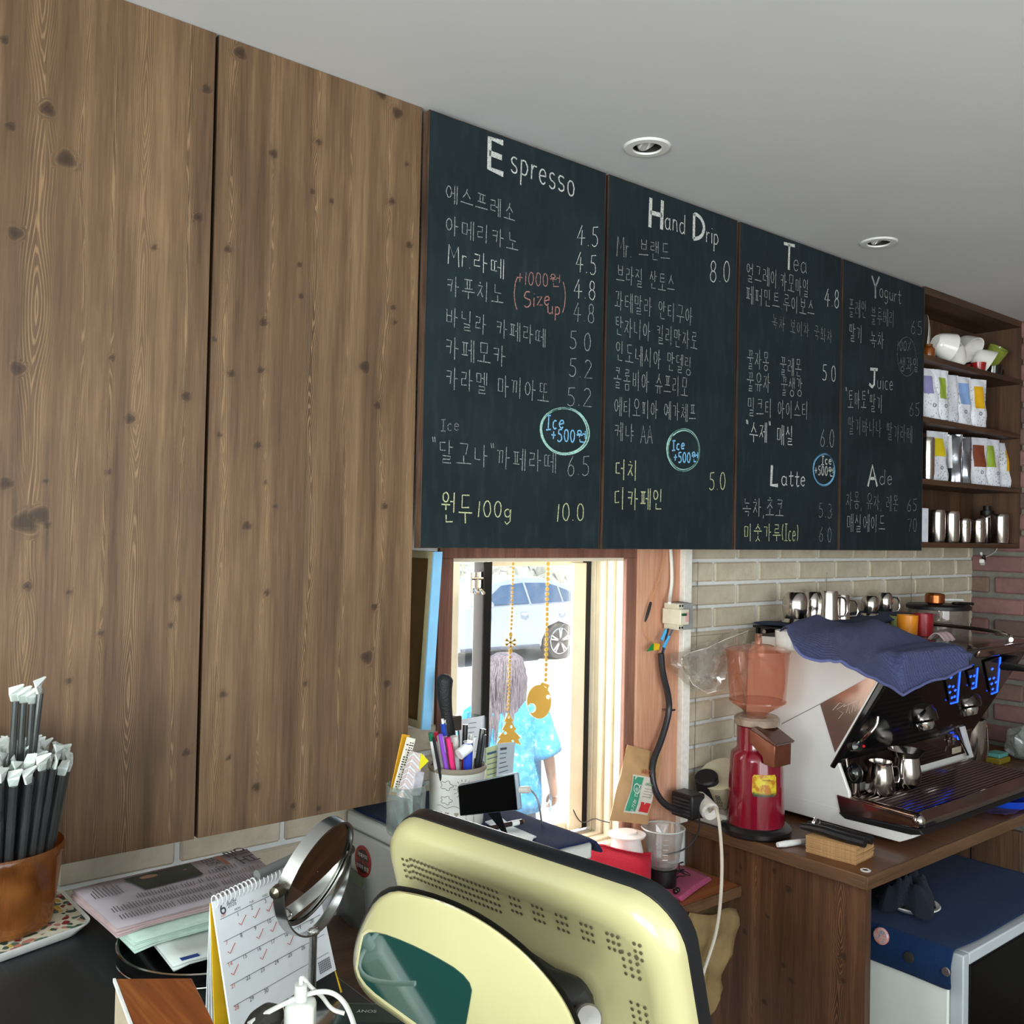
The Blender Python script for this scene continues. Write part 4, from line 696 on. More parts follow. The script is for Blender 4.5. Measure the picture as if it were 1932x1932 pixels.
def up(px, w, h, label, kind, y=1.59, hs=None):
    p = on(px, 1160, 'y', y); c = V3(p[0], y, 1.458); R = w/2; r = thing('steel_pitcher', label, 'jug', c, 'upturned steel jugs on the machine')
    if kind == 'round': pr = [(R*1.02, 0), (R*.98, .003), (R*.86, h*.12), (R*.98, h*.4), (R*.98, h*.7), (R*.8, h*.92), (R*.6, h), (.001, h)]
    else: pr = [(R, 0), (R*.98, .003), (R*.94, h*.2), (R*.88, h*.92), (R*.82, h), (.001, h)]
    MB().lathe(pr, c, 32).build('steel_body', m_steel, r, smooth=True)
    if hs:
        d = unit(hs); MB().tube([c+d*R*.9+V3(0, 0, h*.8), c+d*(R+.02)+V3(0, 0, h*.75), c+d*(R+.024)+V3(0, 0, h*.15), c+d*R*.95+V3(0, 0, h*.1)], .003, 8, sm=1).build('handle', m_steel, r, smooth=True)
up(1500, .072, .085, 'large round steel jug upside down, leftmost of the row on the machine', 'round', 1.57); up(1532, .055, .08, 'round steel jug upside down in the middle of the left row', 'round', 1.61)
up(1562, .066, .084, 'wide straight steel jug upside down, third of the left row', 'st', 1.575, (.7, -.7, 0)); up(1589, .046, .072, 'small straight steel jug upside down with its handle out to the right', 'st', 1.56, (.7, -.7, 0))
up(1641, .056, .062, 'squat steel jug upside down, left one of the separate pair', 'round', 1.585); up(1668, .056, .068, 'squat steel jug upside down, right one of the separate pair', 'round', 1.60, (.8, -.6, 0))
for px, col, lb, y, h in ((1698, '7d8a52', 'sage green cup behind the blue towel', 1.50, .06), (1712, 'e08a1e', 'orange cup beside the dark red cup behind the blue towel', 1.47, .065), (1741, '8c1420', 'dark red cup behind the blue towel', 1.455, .068)):
    p = on(px, 1190, 'y', y); q = cup('stacked_cup', lb, .031, h, M(col, .35, coat=.2), .9, handle=False); q.location = (p[0], y, 1.403)
q = cup('stacked_cup', 'white cup at the left end under the folded navy cloth', .03, .05, m_china, .9, handle=False); p = on(1476, 1185, 'y', 1.47); q.location = (p[0]+.02, 1.47, 1.403)
# blue towel draped over the machine : guide rows noted on its surface
def up3(a, b, n): return [a+(b-a)*i/n for i in range(n+1)]
def towel():
    bk = [(1468, 1192, 1.47), (1500, 1172, 1.48), (1540, 1158, 1.49), (1575, 1172, 1.49), (1610, 1176, 1.48), (1650, 1166, 1.43), (1700, 1186, 1.37), (1745, 1204, 1.31), (1790, 1226, 1.24), (1832, 1248, 1.165)]
    fr = [(1497, 1222, 1.33), (1520, 1244, 1.28), (1560, 1248, 1.24), (1583, 1248, 1.20), (1608, 1262, 1.185), (1640, 1278, 1.175), (1670, 1292, 1.17), (1703, 1312, 1.165), (1740, 1290, 1.16), (1785, 1278, 1.15), (1830, 1256, 1.15)]
    # right hem is the short edge between fr[-1] and bk[-1]
    Pb = [on(a, b, 'y', c) for a, b, c in bk]; Pf = [on(a, b, 'y', c) for a, b, c in fr]; n = 36; m = 18
    def samp(P, t): x = t*(len(P)-1); i = min(int(x), len(P)-2); return P[i]*(1-(x-i))+P[i+1]*(x-i)
    G = []
    for j in range(m+1):
        v = j/m; row = []
        for i in range(n+1):
            t = i/n; a, b = samp(Pb, t), samp(Pf, t); p = a*(1-v)+b*v
            p = p+V3(0, 0, 1)*(.028*math.sin(pi*v)*(1-.25*t))+V3(0, -1, 1)*.007*math.sin(t*13+v*5)*math.sin(pi*min(1, v*1.3))+V3(0, 0, 1)*.0018*math.sin(t*60+v*14)
            if p[0] > 2.235 and p[1] > 1.182: p[2] = max(p[2], 1.4165+.004*math.sin(t*23+v*9)**2)
            row.append(p)
        G.append(row)
    return G
tw = thing('blue_towel', 'faded blue terry towel draped over the top of the espresso machine', 'towel', (2.45, 1.3, 1.405)); G = towel()
cloth(G, m_terry, 'towel_cloth', '', parent=tw, th=.005)
hm = MB(); ed = [q+V3(0, -.003, .001) for q in G[-1]]; hm.tube(ed, .0035, 8); hm.build('hem', fabric('blue_hem', '4d5384', '6a70a0', 500, .6), tw, smooth=True)
# canister
cc = V3(3.115, 1.53, ZB); r = thing('clear_canister', 'tall clear plastic canister with a black lid behind the espresso machine', 'canister', cc)
MB().lathe([(.085, 0), (.09, .01), (.093, .53), (.091, .53), (.088, .012), (.001, .006)], cc, 40, cap1=False).build('canister_body', thin_glass('clear_plastic', 'e4ddd8', .08, .05, haze=.22, hcol='b3aaa2'), r, smooth=True)
MB().lathe([(.094, .53), (.1, .532), (.1, .542), (.094, .546), (.001, .546)], cc, 40).build('lid', m_blkm, r, smooth=True); MB().lathe([(.02, .515), (.02, .53)], cc+V3(-.01, -.05, 0), 20).build('lid_clasp', M('9a9a98', .4), r)
q = cc+V3(-.035, -.005, .547); r = thing('copper_bowl', 'small copper bowl on the black canister lid', 'bowl', q); MB().lathe([(.02, 0), (.03, .006), (.031, .03), (.027, .036), (.024, .034), (.001, .03)], q, 28).build('bowl', M('b0673a', .22, .9), r, smooth=True)
for dx, lb, mt, n in ((0, 'white handled spoon lying on the canister lid beside the copper bowl', M('e2e2de', .4), 'spoon'), (.03, 'black measuring spoon lying on the canister lid, its tip at the rim', m_blkm, 'spoon')):
    a = cc+V3(.0+dx*.3, -.02-dx, .552+.01*(dx == 0)); b = a+V3(.085, -.02, -.003); o = thing(n, lb, 'spoon', a-V3(0, 0, .004)); MB().tube([a, b], .005, 8).build('handle', mt, o, smooth=True); MB().ball(a, .012, 14, 8, (1, 1, .4)).build('scoop', m_dchr if dx else mt, o, smooth=True)
p_ = on(1776, 1215, 'y', 1.33); P = [[V3(p_[0]-.045+.07*i/8, 1.30+.05*j/6, 1.409+.022*math.sin(pi*j/6)+.003*math.sin(i*2)) for i in range(9)] for j in range(7)]; cloth(P, fabric('pink_cotton', 'a98e92', 'c5aeb2'), 'pink_rag', 'pale pink rag tucked behind the towel on the machine', th=.003)
# things right of the machine, on the bar end
def blob(name, label, cat, c, r, mat, sc=(1, 1, 1), amp=.25, sd=1, n=28, m=18):
    rg = np.random.default_rng(sd); ph = rg.uniform(0, 6, 6); mb = MB(); rings = []
    for j in range(m+1):
        a = pi*j/m; rings.append([np.asarray(c)+V3(sc[0]*math.sin(a)*math.cos(t), sc[1]*math.sin(a)*math.sin(t), -sc[2]*math.cos(a)+sc[2])*r*(1+amp*(math.sin(3*t+ph[0]+2*a)*.5+math.sin(5*a+ph[1]+t)*.4+.3*math.sin(7*t+ph[2])*math.sin(a))) for t in [2*pi*k/n for k in range(n)]])
    o = mb.loft(rings).build(name, mat, smooth=True); zmin = min(q[2] for R_ in rings for q in R_)
    o.location.z += c[2]-zmin; return tag(o, label, cat)
blob('plastic_bag', 'crumpled clear plastic bag at the bar end under the brick wall', 'bag', (3.52, 1.42, ZB), .06, thin_glass('bag_film', 'd5dad8', .2, .2, haze=.5, hcol='b4bab6'), (1, 1, .8), .3, 3)
o = thing('sponge', 'yellow and turquoise sponge beside the crumpled plastic bag', 'sponge', (3.40, 1.46, ZB)); MB().mm(3.36, 1.43, ZB, 3.44, 1.49, ZB+.02).build('sponge_body', M('8d7a1e', .9, bump=.6), o, bevel=.005); MB().mm(3.365, 1.435, ZB+.02, 3.435, 1.485, ZB+.034).build('scouring_layer', M('5fa39c', .9), o, bevel=.004)
p = on(1912, 1518, 'z', ZB); p = V3(2.86, 1.215, ZB); o = thing('blue_tray', 'bright blue shallow bowl in front of the machine at the right edge', 'bowl', p); MB().lathe([(.05, 0), (.07, .006), (.078, .028), (.075, .028), (.066, .008), (.001, .005)], p, 36).build('bowl', M('1746c4', .3, coat=.2), o, smooth=True)
P = [[V3(2.74+.1*i/8, 1.15+.06*j/6, ZB+.004+.004*math.sin(i+j)) for i in range(9)] for j in range(7)]; cloth(P, fabric('violet_cloth', '2d2148', '453463'), 'violet_cloth', 'dark violet cloth lying beside the blue bowl on the worktop', th=.003)
# ---------------------------------------------------------------- red coffee grinder
gc = V3(2.070, 1.488, ZB); k_ = .000311; gr_ = thing('coffee_grinder', 'dark red coffee grinder with an empty amber hopper at the left end of the bar', 'grinder', gc)
m_red = M('7c0d26', .16, var=.04, coat=.6); m_cop = M('7a4630', .3, .55, var=.2, sc=30, coat=.2)
MB().lathe([(.084, 0), (.090, .006), (.090, .016), (.082, .024), (.074, .026)], gc, 48).build('base_ring', M('1b1a1b', .3, coat=.2), gr_, smooth=True)
MB().lathe([(.073, .022), (.072, .06), (.0665, .19), (.064, .205), (.053, .212), (.050, .218), (.051, .272), (.046, .275)], gc, 48).build('motor_housing', m_red, gr_, smooth=True, ang=50)
MB().lathe([(.045, .273), (.057, .276), (.058, .292), (.052, .298), (.026, .299)], gc, 48).build('collar', M('a08f7e', .25, .3, var=.3, sc=40), gr_, smooth=True)
t = NT('amber_hopper_plastic'); t.t.nodes.remove(t.b); tr = t.n('ShaderNodeBsdfTransparent'); tr.inputs[0].default_value = lin('f3cbb8'); df = t.n('ShaderNodeBsdfTranslucent'); df.inputs[0].default_value = lin('c98a70'); d2 = t.n('ShaderNodeBsdfDiffuse'); d2.inputs[0].default_value = lin('e8ae98'); gl = t.n('ShaderNodeBsdfGlossy'); gl.inputs['Roughness'].default_value = .06
m1 = t.n('ShaderNodeMixShader'); m1.inputs[0].default_value = .14; t.l(tr.outputs[0], m1.inputs[1]); t.l(d2.outputs[0], m1.inputs[2]); m2 = t.n('ShaderNodeMixShader'); m2.inputs[0].default_value = .06; t.l(m1.outputs[0], m2.inputs[1]); t.l(df.outputs[0], m2.inputs[2]); m3 = t.n('ShaderNodeMixShader'); fr = t.n('ShaderNodeFresnel'); ge = t.n('ShaderNodeNewGeometry'); t.l(t.math('ADD', t.math('MULTIPLY', fr.outputs[0], t.math('SUBTRACT', 1.0, ge.outputs['Backfacing'])), .03), m3.inputs[0]); t.l(m2.outputs[0], m3.inputs[1]); t.l(gl.outputs[0], m3.inputs[2]); t.l(m3.outputs[0], t.out.inputs[0]); m_amber = t.m
MB().lathe([(.024, .298), (.026, .305), (.062, .327), (.070, .333), (.0795, .46)], gc, 48, cap0=False, cap1=False).build('hopper', m_amber, gr_, smooth=True, ang=50)
MB().lathe([(.0725, .334), (.0725, .3375), (.001, .337)], gc, 40, cap0=False, cap1=False).build('hopper_floor', m_amber, gr_)
MB().lathe([(.0815, .46), (.082, .467), (.066, .471), (.03, .480), (.0095, .482), (.009, .503), (.0105, .507), (.001, .507)], gc, 48, cap0=False, cap1=False).build('hopper_lid', m_amber, gr_, smooth=True)
# copper coloured doser chute : side profile in the y-z plane
xa, xb = 2.016, 2.086
pr = [on(a, b, 'x', xa) for a, b in ((1414, 1375), (1414, 1401), (1438, 1428), (1440, 1442), (1461, 1450), (1462, 1408))]
MB().prism(pr, (xb-xa, 0, 0)).build('chute', m_cop, gr_, bevel=.002); lid = [on(a, b, 'x', xa-.003) for a, b in ((1414, 1375), (1463, 1409), (1466, 1405), (1424, 1371))]
MB().prism(lid, (xb-xa+.006, 0, 0)).build('chute_lid', M('4d2418', .2, .3, coat=.3), gr_, bevel=.001)
# yellow badge curved round the body
u_ = unit(V3(-gc[0], -gc[1], 0)); th0 = math.atan2(u_[1], u_[0])+.32
def gpt(dt, z, r=.0695): t = th0+dt; R = np.interp(z, [.06, .19], [.072, .0665])+.0008; return gc+V3(math.cos(t)*R, math.sin(t)*R, z)
P = []
for j in range(9):
    v = j/8; s = 1 if .12 < v < .88 else .86; P.append([gpt((i/10-.5)*.92*s, .108+.054*v) for i in range(11)])
t = NT('yellow_badge'); nz = t.noise(60, det=4); gd = t.n('ShaderNodeSeparateXYZ'); t.l(t.coord(), gd.inputs[0]); low = t.ramp(t.math('ADD', gd.outputs[2], t.math('MULTIPLY', nz, .03)), [(.128, (1, 1, 1)), (.134, (0, 0, 0))])
c_ = t.ramp(nz, [(.45, lin('d9c531')), (.62, lin('b8741f'))]); t.set(Base_Color=t.mix(low, c_, lin('3b4a32')), Roughness=.3); b_ = MB().sheet(P).build('badge', t.m, gr_, smooth=True)
txt('~~~~', .016, gpt(0, .15, .07)+u_*.0015, np.cross(u_, (0, 0, 1))*-1, (0, 0, 1), M('5a4a1c', .6), gr_, 'badge_script')
# ---------------------------------------------------------------- napkins, tongs, white handle
m_kraft = M('c79d6b', .9, var=.15, sc=200)
A = on(1655, 1633, 'z', ZB); Bp = on(1528, 1609, 'z', ZB); Cq = on(1655, 1618, 'z', ZB)
a0 = V3(2.052, 1.196, ZB); X = unit(V3(-.012, .125, 0)); Yv = V3(X[1], -X[0], 0); W1, W2 = .125, .095
nap = None
for i in range(22):
    j = rl.uniform(-.0015, .0015); j2 = rl.uniform(-.0015, .0015); z = ZB+i*.00185
    if nap is None:
        mb = MB(); c = a0+X*W1/2+Yv*W2/2; mb.sheet([[c+X*(u-.5)*W1+Yv*(v-.5)*W2+V3(0, 0, .0007+.0005*math.sin(u*9+v*7)) for v in np.linspace(0, 1, 5)] for u in np.linspace(0, 1, 7)])
        nap = mb.build('kraft_napkin', m_kraft, fix=False, solid=.0012); tag(nap, 'folded brown kraft napkin in the stack under the black tongs', 'napkin', 'kraft napkins stacked on the worktop')
        nap['label'] = 'bottom kraft napkin of the stack, lying on the worktop'; base = np.array(nap.location)
    else:
        o = nap.copy(); C.objects.link(o); o['label'] = 'folded brown kraft napkin in the stack under the black tongs' if i < 21 else 'topmost kraft napkin of the stack, right under the black tongs'; o.location = tuple(base+X*j+Yv*j2+V3(0, 0, i*.00185)); o.rotation_euler = (0, 0, rl.uniform(-.02, .02))
zt = ZB+22*.00185+.001
tg = thing('tongs', 'black plastic handled tool lying on the napkin stack', 'tongs', a0+X*.06+Yv*.05+V3(0, 0, zt))
for off, dz, w_ in ((.022, .010, .012), (.060, .008, .011)):
    p0 = a0+Yv*off+X*(.150)+V3(0, 0, zt-ZB+dz); p1 = a0+Yv*(off+.0)+X*(-.012)+V3(0, 0, zt-ZB+dz-.002); MB().tube([p0, p0*.7+p1*.3+V3(0, 0, .004), p0*.35+p1*.65, p1], [w_*.6, w_*.9, w_, w_*.95], 10, sm=1).build('tong_arm', M('17181a', .35, bump=.3, bsc=500), tg, smooth=True)
q = a0+X*.118+Yv*.042+V3(0, 0, zt-ZB+.018); MB().tube([q+V3(.012*math.cos(a), .004*a/6, .012*math.sin(a)) for a in np.linspace(0, 14, 40)], .0018, 6).build('spring', m_chrome, tg, smooth=True); MB().box(a0+X*.135+Yv*.035+V3(0, 0, zt-ZB+.008), (.03, .03, .006), (X, Yv, V3(0, 0, 1))).build('hinge_plate', m_dchr, tg, bevel=.001)
p0, p1 = on(1467, 1594, 'z', ZB+.008), on(1526, 1586, 'z', ZB+.008); r = thing('hand_tool', 'white handled tool lying between the grinder and the napkins', 'tool', (p0+p1)/2-V3(0, 0, .008)); MB().tube([p0, p0*.8+p1*.2, p0*.3+p1*.7], [.006, .008, .007], 12).build('handle', M('f2f2f0', .25, coat=.2), r, smooth=True); MB().tube([p0*.3+p1*.7, p1], [.007, .005], 12).build('ferrule', M('bdbcb8', .4), r, smooth=True)
# ---------------------------------------------------------------- bucket with Korean lettering, black cylinder, power strip and plugs
bc = on(1374, 1470, 'y', 1.60); bc[2] = ZB+.062; ax_ = unit((-.52, -.1, .84)); r = thing('cream_tub', 'cream paper tub with Korean lettering leaning behind the grinder', 'tub', (bc[0], 1.60, ZB))
MB().lathe([(.045, -.05), (.058, .075), (.060, .078), (.055, .078), (.001, .06)], bc, 36, ax=ax_).build('tub_body', M('d8cdb0', .55, var=.05), r, smooth=True)
e1 = unit(np.cross(ax_, V3(-.9, -.28, 0))); nn = unit(np.cross(e1, ax_)); nn = nn if nn@V3(-.8, -.6, 0) > 0 else -nn
txt('몰\n만', .020, bc+nn*.0565+ax_*.035-e1*.0, -unit(np.cross(ax_, nn)), ax_, M('2c2a28', .6), r, 'tub_lettering')
txt('수 우', .018, bc+nn*.0535-ax_*.002, -unit(np.cross(ax_, nn)), ax_, M('2c2a28', .6), r, 'tub_lettering')
c = on(1338, 1470, 'y', 1.625); c[2] = ZB+.068; tag(MB().lathe([(.029, -.055), (.031, .06), (.027, .064), (.001, .062)], c, 28, ax=(-.45, -.2, .87)).build('black_cylinder', m_blkm, smooth=True), 'plain black cylinder leaning against the brick wall behind the plugs', 'container')
m_pl = M('e3e0d8', .4, var=.04); m_cable = M('1c1c1e', .45, var=.05)
ps = thing('power_strip', 'white power strip on the worktop corner with two plugs in it', 'power strip', (2.05, 1.62, ZB)); MB().mm(2.02, 1.54, ZB, 2.075, 1.668, ZB+.034).build('strip_body', m_pl, ps, bevel=.006); MB().mm(2.018, 1.50, ZB, 2.06, 1.535, ZB+.02).build('end_cap', m_blkm, ps, bevel=.004)
q = on(1302, 1506, 'y', 1.60); ad = thing('power_adapter', 'black ribbed mains adapter hanging off the power strip', 'adapter', (q[0], 1.60, ZB+.028)); MB().mm(q[0]-.034, 1.565, ZB+.036, q[0]+.018, 1.635, ZB+.098).build('adapter_body', M('1b1b1e', .4), ad, bevel=.005)
for i in range(5): MB().mm(q[0]-.0355, 1.572, ZB+.046+i*.009, q[0]-.033, 1.628, ZB+.050+i*.009).build('rib', M('3a3a40', .4), ad)
MB().tube([(q[0]-.005, 1.566, ZB+.05), (q[0]-.02, 1.55, ZB+.01), (q[0]-.06, 1.56, ZB-.03), (q[0]-.10, 1.60, ZB-.045)], .0022, 8, sm=2).build('adapter_lead', m_cable, ad, smooth=True)
q = on(1340, 1500, 'y', 1.55); pg = thing('white_plug', 'round white plug with a cream flex beside the black adapter', 'plug', (q[0], 1.55, ZB+.03)); c = V3(q[0], 1.56, ZB+.062)
MB().lathe([(.020, .045), (.023, .02), (.024, -.018), (.020, -.024), (.017, -.018), (.001, -.016)], c, 32, ax=(.35, .85, .25)).build('plug_body', m_pl, pg, smooth=True)
fl = [c-unit(V3(.35, .85, .25))*.016, on(1350, 1520, 'y', 1.50), on(1357, 1548, 'y', 1.475), on(1363, 1620, 'y', 1.445), on(1360, 1700, 'y', 1.43), on(1352, 1760, 'y', 1.43), on(1335, 1812, 'y', 1.43), on(1322, 1850, 'y', 1.43)]
MB().tube(fl, .0042, 10, sm=3).build('flex', M('cfc7b6', .45, var=.03), pg, smooth=True)
# circuit breaker and its cables on the pillar
P_ = lambda a, b, d=.02: on(a, b, 'y', 1.662-d)
q = P_(1262, 1160, .0); br = thing('circuit_breaker', 'beige and grey circuit breaker mounted on the wooden pillar', 'breaker', (q[0], 1.66, q[2]-.04)); x_, z_ = q[0]-.004, q[2]
MB().mm(x_-.004, 1.606, z_-.034, x_+.034, 1.662, z_+.034).build('breaker_body', M('8d9190', .45), br, bevel=.002); MB().mm(x_-.030, 1.594, z_-.020, x_+.004, 1.655, z_+.020).build('breaker_front', M('d8d2bd', .45), br, bevel=.002); MB().mm(x_-.024, 1.606, z_-.034, x_-.004, 1.655, z_+.034).build('terminal_block', M('cdc7b2', .5), br, bevel=.002); MB().mm(x_+.02, 1.63, z_-.034, x_+.042, 1.6635, z_+.034).build('mounting_plate', m_blkm, br)
for s in (-1, 1):
    for dx in (-.019, -.009): MB().lathe([(.003, 0), (.003, .001)], (x_+dx, 1.6058, z_+s*.028), 12, ax=(0, -1, 0)).build('terminal_screw', m_blkm, br)
MB().mm(x_-.026, 1.588, z_+.004, x_-.012, 1.596, z_+.010).build('switch_toggle', M('1c4a30', .4), br); MB().mm(x_-.010, 1.5935, z_-.012, x_+.002, 1.5945, z_+.012).build('rating_label', M('dba6a0', .5), br)
def cable(name, label, pts, r, mat, cat='cable', n=10, sm=3): 
    o = MB().tube(pts, r, n, sm=sm).build(name, mat, smooth=True); return tag(o, label, cat)
cable('white_cable', 'flat white cable running down the pillar to the circuit breaker', [P_(1265, 1036, .005), P_(1267, 1060, .005), P_(1268, 1100, .01), P_(1264, 1125, .012), P_(1263, 1138, .03)], .0048, m_pl)
cable('brown_wire', 'thin brown wire bowing from the ceiling boards past the breaker', [P_(1257, 1038, .01), P_(1246, 1085, .01), P_(1234, 1120, .01), P_(1228, 1135, .01), P_(1220, 1155, .01), P_(1215, 1185, .01), P_(1222, 1205, .012), P_(1243, 1220, .018)], .0013, M('c98a5a', .5))
cable('taped_joint', 'black taped joint on the thin brown wire', [P_(1228, 1136, .012), P_(1223, 1155, .012), P_(1217, 1173, .012)], [.003, .0045, .002], m_cable, sm=1)
cable('mains_cable', 'thick black cable looping down from the breaker to the power strip', [P_(1247, 1233, .02), P_(1250, 1270, .02), P_(1262, 1315, .02), P_(1263, 1345, .02), P_(1247, 1400, .025), P_(1233, 1432, .03), P_(1229, 1462, .04), P_(1238, 1500, .05), P_(1262, 1525, .06), on(1290, 1532, 'y', 1.60), (2.02, 1.60, ZB+.022)], .0085, M('242428', .35, coat=.2), sm=3, n=14)
q = thing('cable_clip', 'small metal clip holding the thick black cable to the pillar', 'clip', P_(1262, 1340, 0)); MB().box(P_(1262, 1339, .012), (.028, .022, .005)).build('clip_band', m_dchr, q, bevel=.001)
for (a, b), lb in zip((((1257, 1188), (1248, 1208)), ((1262, 1200), (1252, 1222))), ('blue wire connector just under the breaker, the upper one', 'blue wire connector just under the breaker, the lower one')): cable('wire_connector', lb, [P_(*a, .022), P_(*b, .022)], .0045, M('4da6dc', .4), 'connector', sm=0)
for i, (a, b) in enumerate((((1261, 1186), (1249, 1232)), ((1270, 1186), (1250, 1235)))): cable('breaker_lead', ('black lead' if i == 0 else 'dark blue lead')+' between the circuit breaker and the thick cable', [P_(*a, .03), P_((a[0]+b[0])/2-2*i, (a[1]+b[1])/2, .018), P_(*b, .02)], .0022, m_cable if i == 0 else M('2c4d6b', .4), sm=2)
P = [P_(1243, 1216, .02), P_(1232, 1214, .022), P_(1219, 1229, .024), P_(1240, 1226, .02)]; o = thing('earth_tape', 'green and yellow tape flag on the pillar wires', 'tape', P[2]); MB().prism(P[:], (0, -.001, 0)).build('tape_flag', M('0f8a3c', .5), o); MB().prism([P_(1245, 1215, .0225), P_(1234, 1213, .0235), P_(1233, 1227, .0235), P_(1243, 1226, .0225)], (0, -.001, 0)).build('tape_end', M('e0b51c', .5), o)
# strip of red printed tape at the edge of the brick cladding
r = thing('plastic_film', 'torn clear plastic film with red print on the brick wall by the pillar', 'film', on(1290, 1440, 'y', 1.66)); P = [[on(1284+13*i/5+1.5*math.sin(j*1.3+i), 1340+105*j/12, 'y', 1.667) for i in range(6)] for j in range(13)]; MB().sheet(P).build('film', thin_glass('film_a', 'ece8e2', .05, .15, haze=.3, hcol='d9d4cc'), r, smooth=True)
txt('KOR CORPORATION', .0085, on(1290, 1376, 'y', 1.6655), (0, 0, -1), (1, 0, 0), M('c0323a', .6), r, 'red_print'); txt('한국 주식회사', .0085, on(1285, 1376, 'y', 1.6655), (0, 0, -1), (1, 0, 0), M('c0323a', .6), r, 'red_print')
# clear plastic bag sagging between the wall and the grinder
t_ = thin_glass('clear_bag_film', 'eceae6', .10, .10, haze=.28, hcol='d6d1c8'); bp = [(1287, 1240), (1300, 1232), (1336, 1222), (1372, 1205), (1412, 1190)]; bl = [(1286, 1255), (1308, 1292), (1335, 1308), (1368, 1300), (1392, 1272)]
P = []
for j in range(11):
    v = j/10; row = []
    for i in range(17):
        x = i/16*4; a = min(int(x), 3); f = x-a; tx = bp[a][0]*(1-f)+bp[a+1][0]*f; ty = bp[a][1]*(1-f)+bp[a+1][1]*f; ux = bl[a][0]*(1-f)+bl[a+1][0]*f; uy = bl[a][1]*(1-f)+bl[a+1][1]*f
        row.append(on(tx*(1-v)+ux*v, ty*(1-v)+uy*v, 'y', 1.60-.03*math.sin(pi*v)-.012*math.sin(i*1.1+j*.9)))
    P.append(row)
r = thing('clear_bag', 'clear plastic bag stuffed between the brick wall and the grinder hopper', 'bag', P[-1][8]); MB().sheet(P).build('bag_front', t_, r, smooth=True); MB().sheet([[q+V3(0, .035+.01*math.sin(i), 0) for i, q in enumerate(rw)] for rw in P]).build('bag_back', t_, r, smooth=True)
for E_ in (P[0], P[-1], [rw[0] for rw in P]): MB().tube(E_, .0012, 6).build('bag_edge', M('ece8e0', .3, alpha=.8), r, smooth=True)
# ---------------------------------------------------------------- white fridge under the bar
FX0, FX1, FY, FZ = 2.10, 2.73, .967, .80
fr_ = thing('undercounter_fridge', 'white under-counter fridge with a black glass door under the bar top', 'fridge', (2.41, 1.25, 0))
MB().mm(FX0, FY+.03, .0, FX1-.002, 1.65, FZ).build('fridge_body', M('dfe6e0', .35, var=.03, sc=4), fr_, bevel=.006)
MB().mm(FX0+.001, FY, .05, FX0+.028, FY+.03, FZ-.002).build('door_frame', M('b9c3c8', .3, var=.02), fr_, bevel=.003); MB().mm(FX0+.028, FY, FZ-.028, FX1-.002, FY+.03, FZ-.002).build('door_frame', M('c3ccd0', .3, var=.02), fr_, bevel=.003); MB().mm(FX0+.028, FY-.003, .05, FX1-.002, FY+.028, FZ-.028).build('door_glass', M('050506', .3, var=0, spec=.15), fr_, bevel=.002)
P = []
LL = list(np.linspace(0, .07, 6))+list(np.linspace(.0725, .09, 7))+list(np.linspace(.1, .95, 14))
for j in range(len(LL)):
    row = []
    for i in range(15):
        u = i/14; y = FY+.012+(.62)*u
        L_ = LL[j]
        if L_ < .07: x, z = FX0-.008-.004*math.sin(u*8+2)**2-.010*math.sin(pi*(.07-L_)/.07)*math.sin(u*5+1)**2, FZ-.004-(.07-L_)*(1.0+.15*(1-u))
        elif L_ < .09: a = (L_-.07)/.02*pi/2; x, z = FX0-.008+.012*(1-math.cos(a)), FZ-.004+.010*math.sin(a)
        else: x, z = FX0+.004+(L_-.09), FZ+.006+.001*math.sin(u*9+L_*20)
        row.append((min(x, FX1-.004), y if L_ > .12 else y+(.006-.012*u)*(1), z))
    P.append(row)
m_nv2 = fabric('navy_cover', '0e2444', '1a3762'); cv = thing('navy_cover', 'navy cloth cover on the white fridge, hanging over its left side', 'cloth', (FX0+.3, 1.25, FZ+.002)); cloth(P, m_nv2, 'cover_cloth', '', parent=cv, th=.003)
def disc(name, label, px, py, R, mat, n=(-1, 0, .12), x=FX0-.016, cat='badge', extra=None):
    c = on(px, py, 'x', x); r = thing(name, label, cat, c); MB().lathe([(R, -.003), (R, .001), (R*.85, .004), (R*.3, .005), (.001, .005)], c, 32, ax=n).build('disc', mat, r, smooth=True)
    return r, c
t = NT('swirled_badge'); nz = t.noise(55, det=2, dist=1.5); t.set(Base_Color=t.ramp(nz, [(.35, lin('7a8296')), (.5, lin('c9a39a')), (.6, lin('d4685c')), (.7, lin('b9b3b8'))]), Roughness=.2)
disc('round_badge', 'pink and grey swirled round badge pinned to the navy cover', 1662, 1766, .019, t.m); disc('black_button', 'plain matt black button on the navy cover', 1715, 1806, .0125, M('232220', .7))
r, c = disc('silver_button', 'silver rimmed grey snap button at the corner of the navy cover', 1785, 1833, .010, M('6f6468', .3, .6)); MB().lathe([(.0095, .001), (.0098, .003), (.0085, .005)], c, 28, ax=(-1, 0, .12), cap0=False, cap1=False).build('rim', m_chrome, r, smooth=True)
q = on(1722, 1722, 'z', FZ+.008); q = V3(q[0]+.02, q[1]+.01, FZ+.007); pl = thing('small_plate', 'small white plate holding a crumpled dark cloth on the navy cover', 'plate', q); MB().lathe([(.03, 0), (.05, .006), (.062, .016), (.060, .018), (.045, .009), (.001, .006)], q, 40).build('dish', m_china, pl, smooth=True)
o = thing('crumpled_cloth', 'crumpled dark blue-grey cloth lying in the small white plate', 'cloth', q+V3(0, 0, .01)); P = []
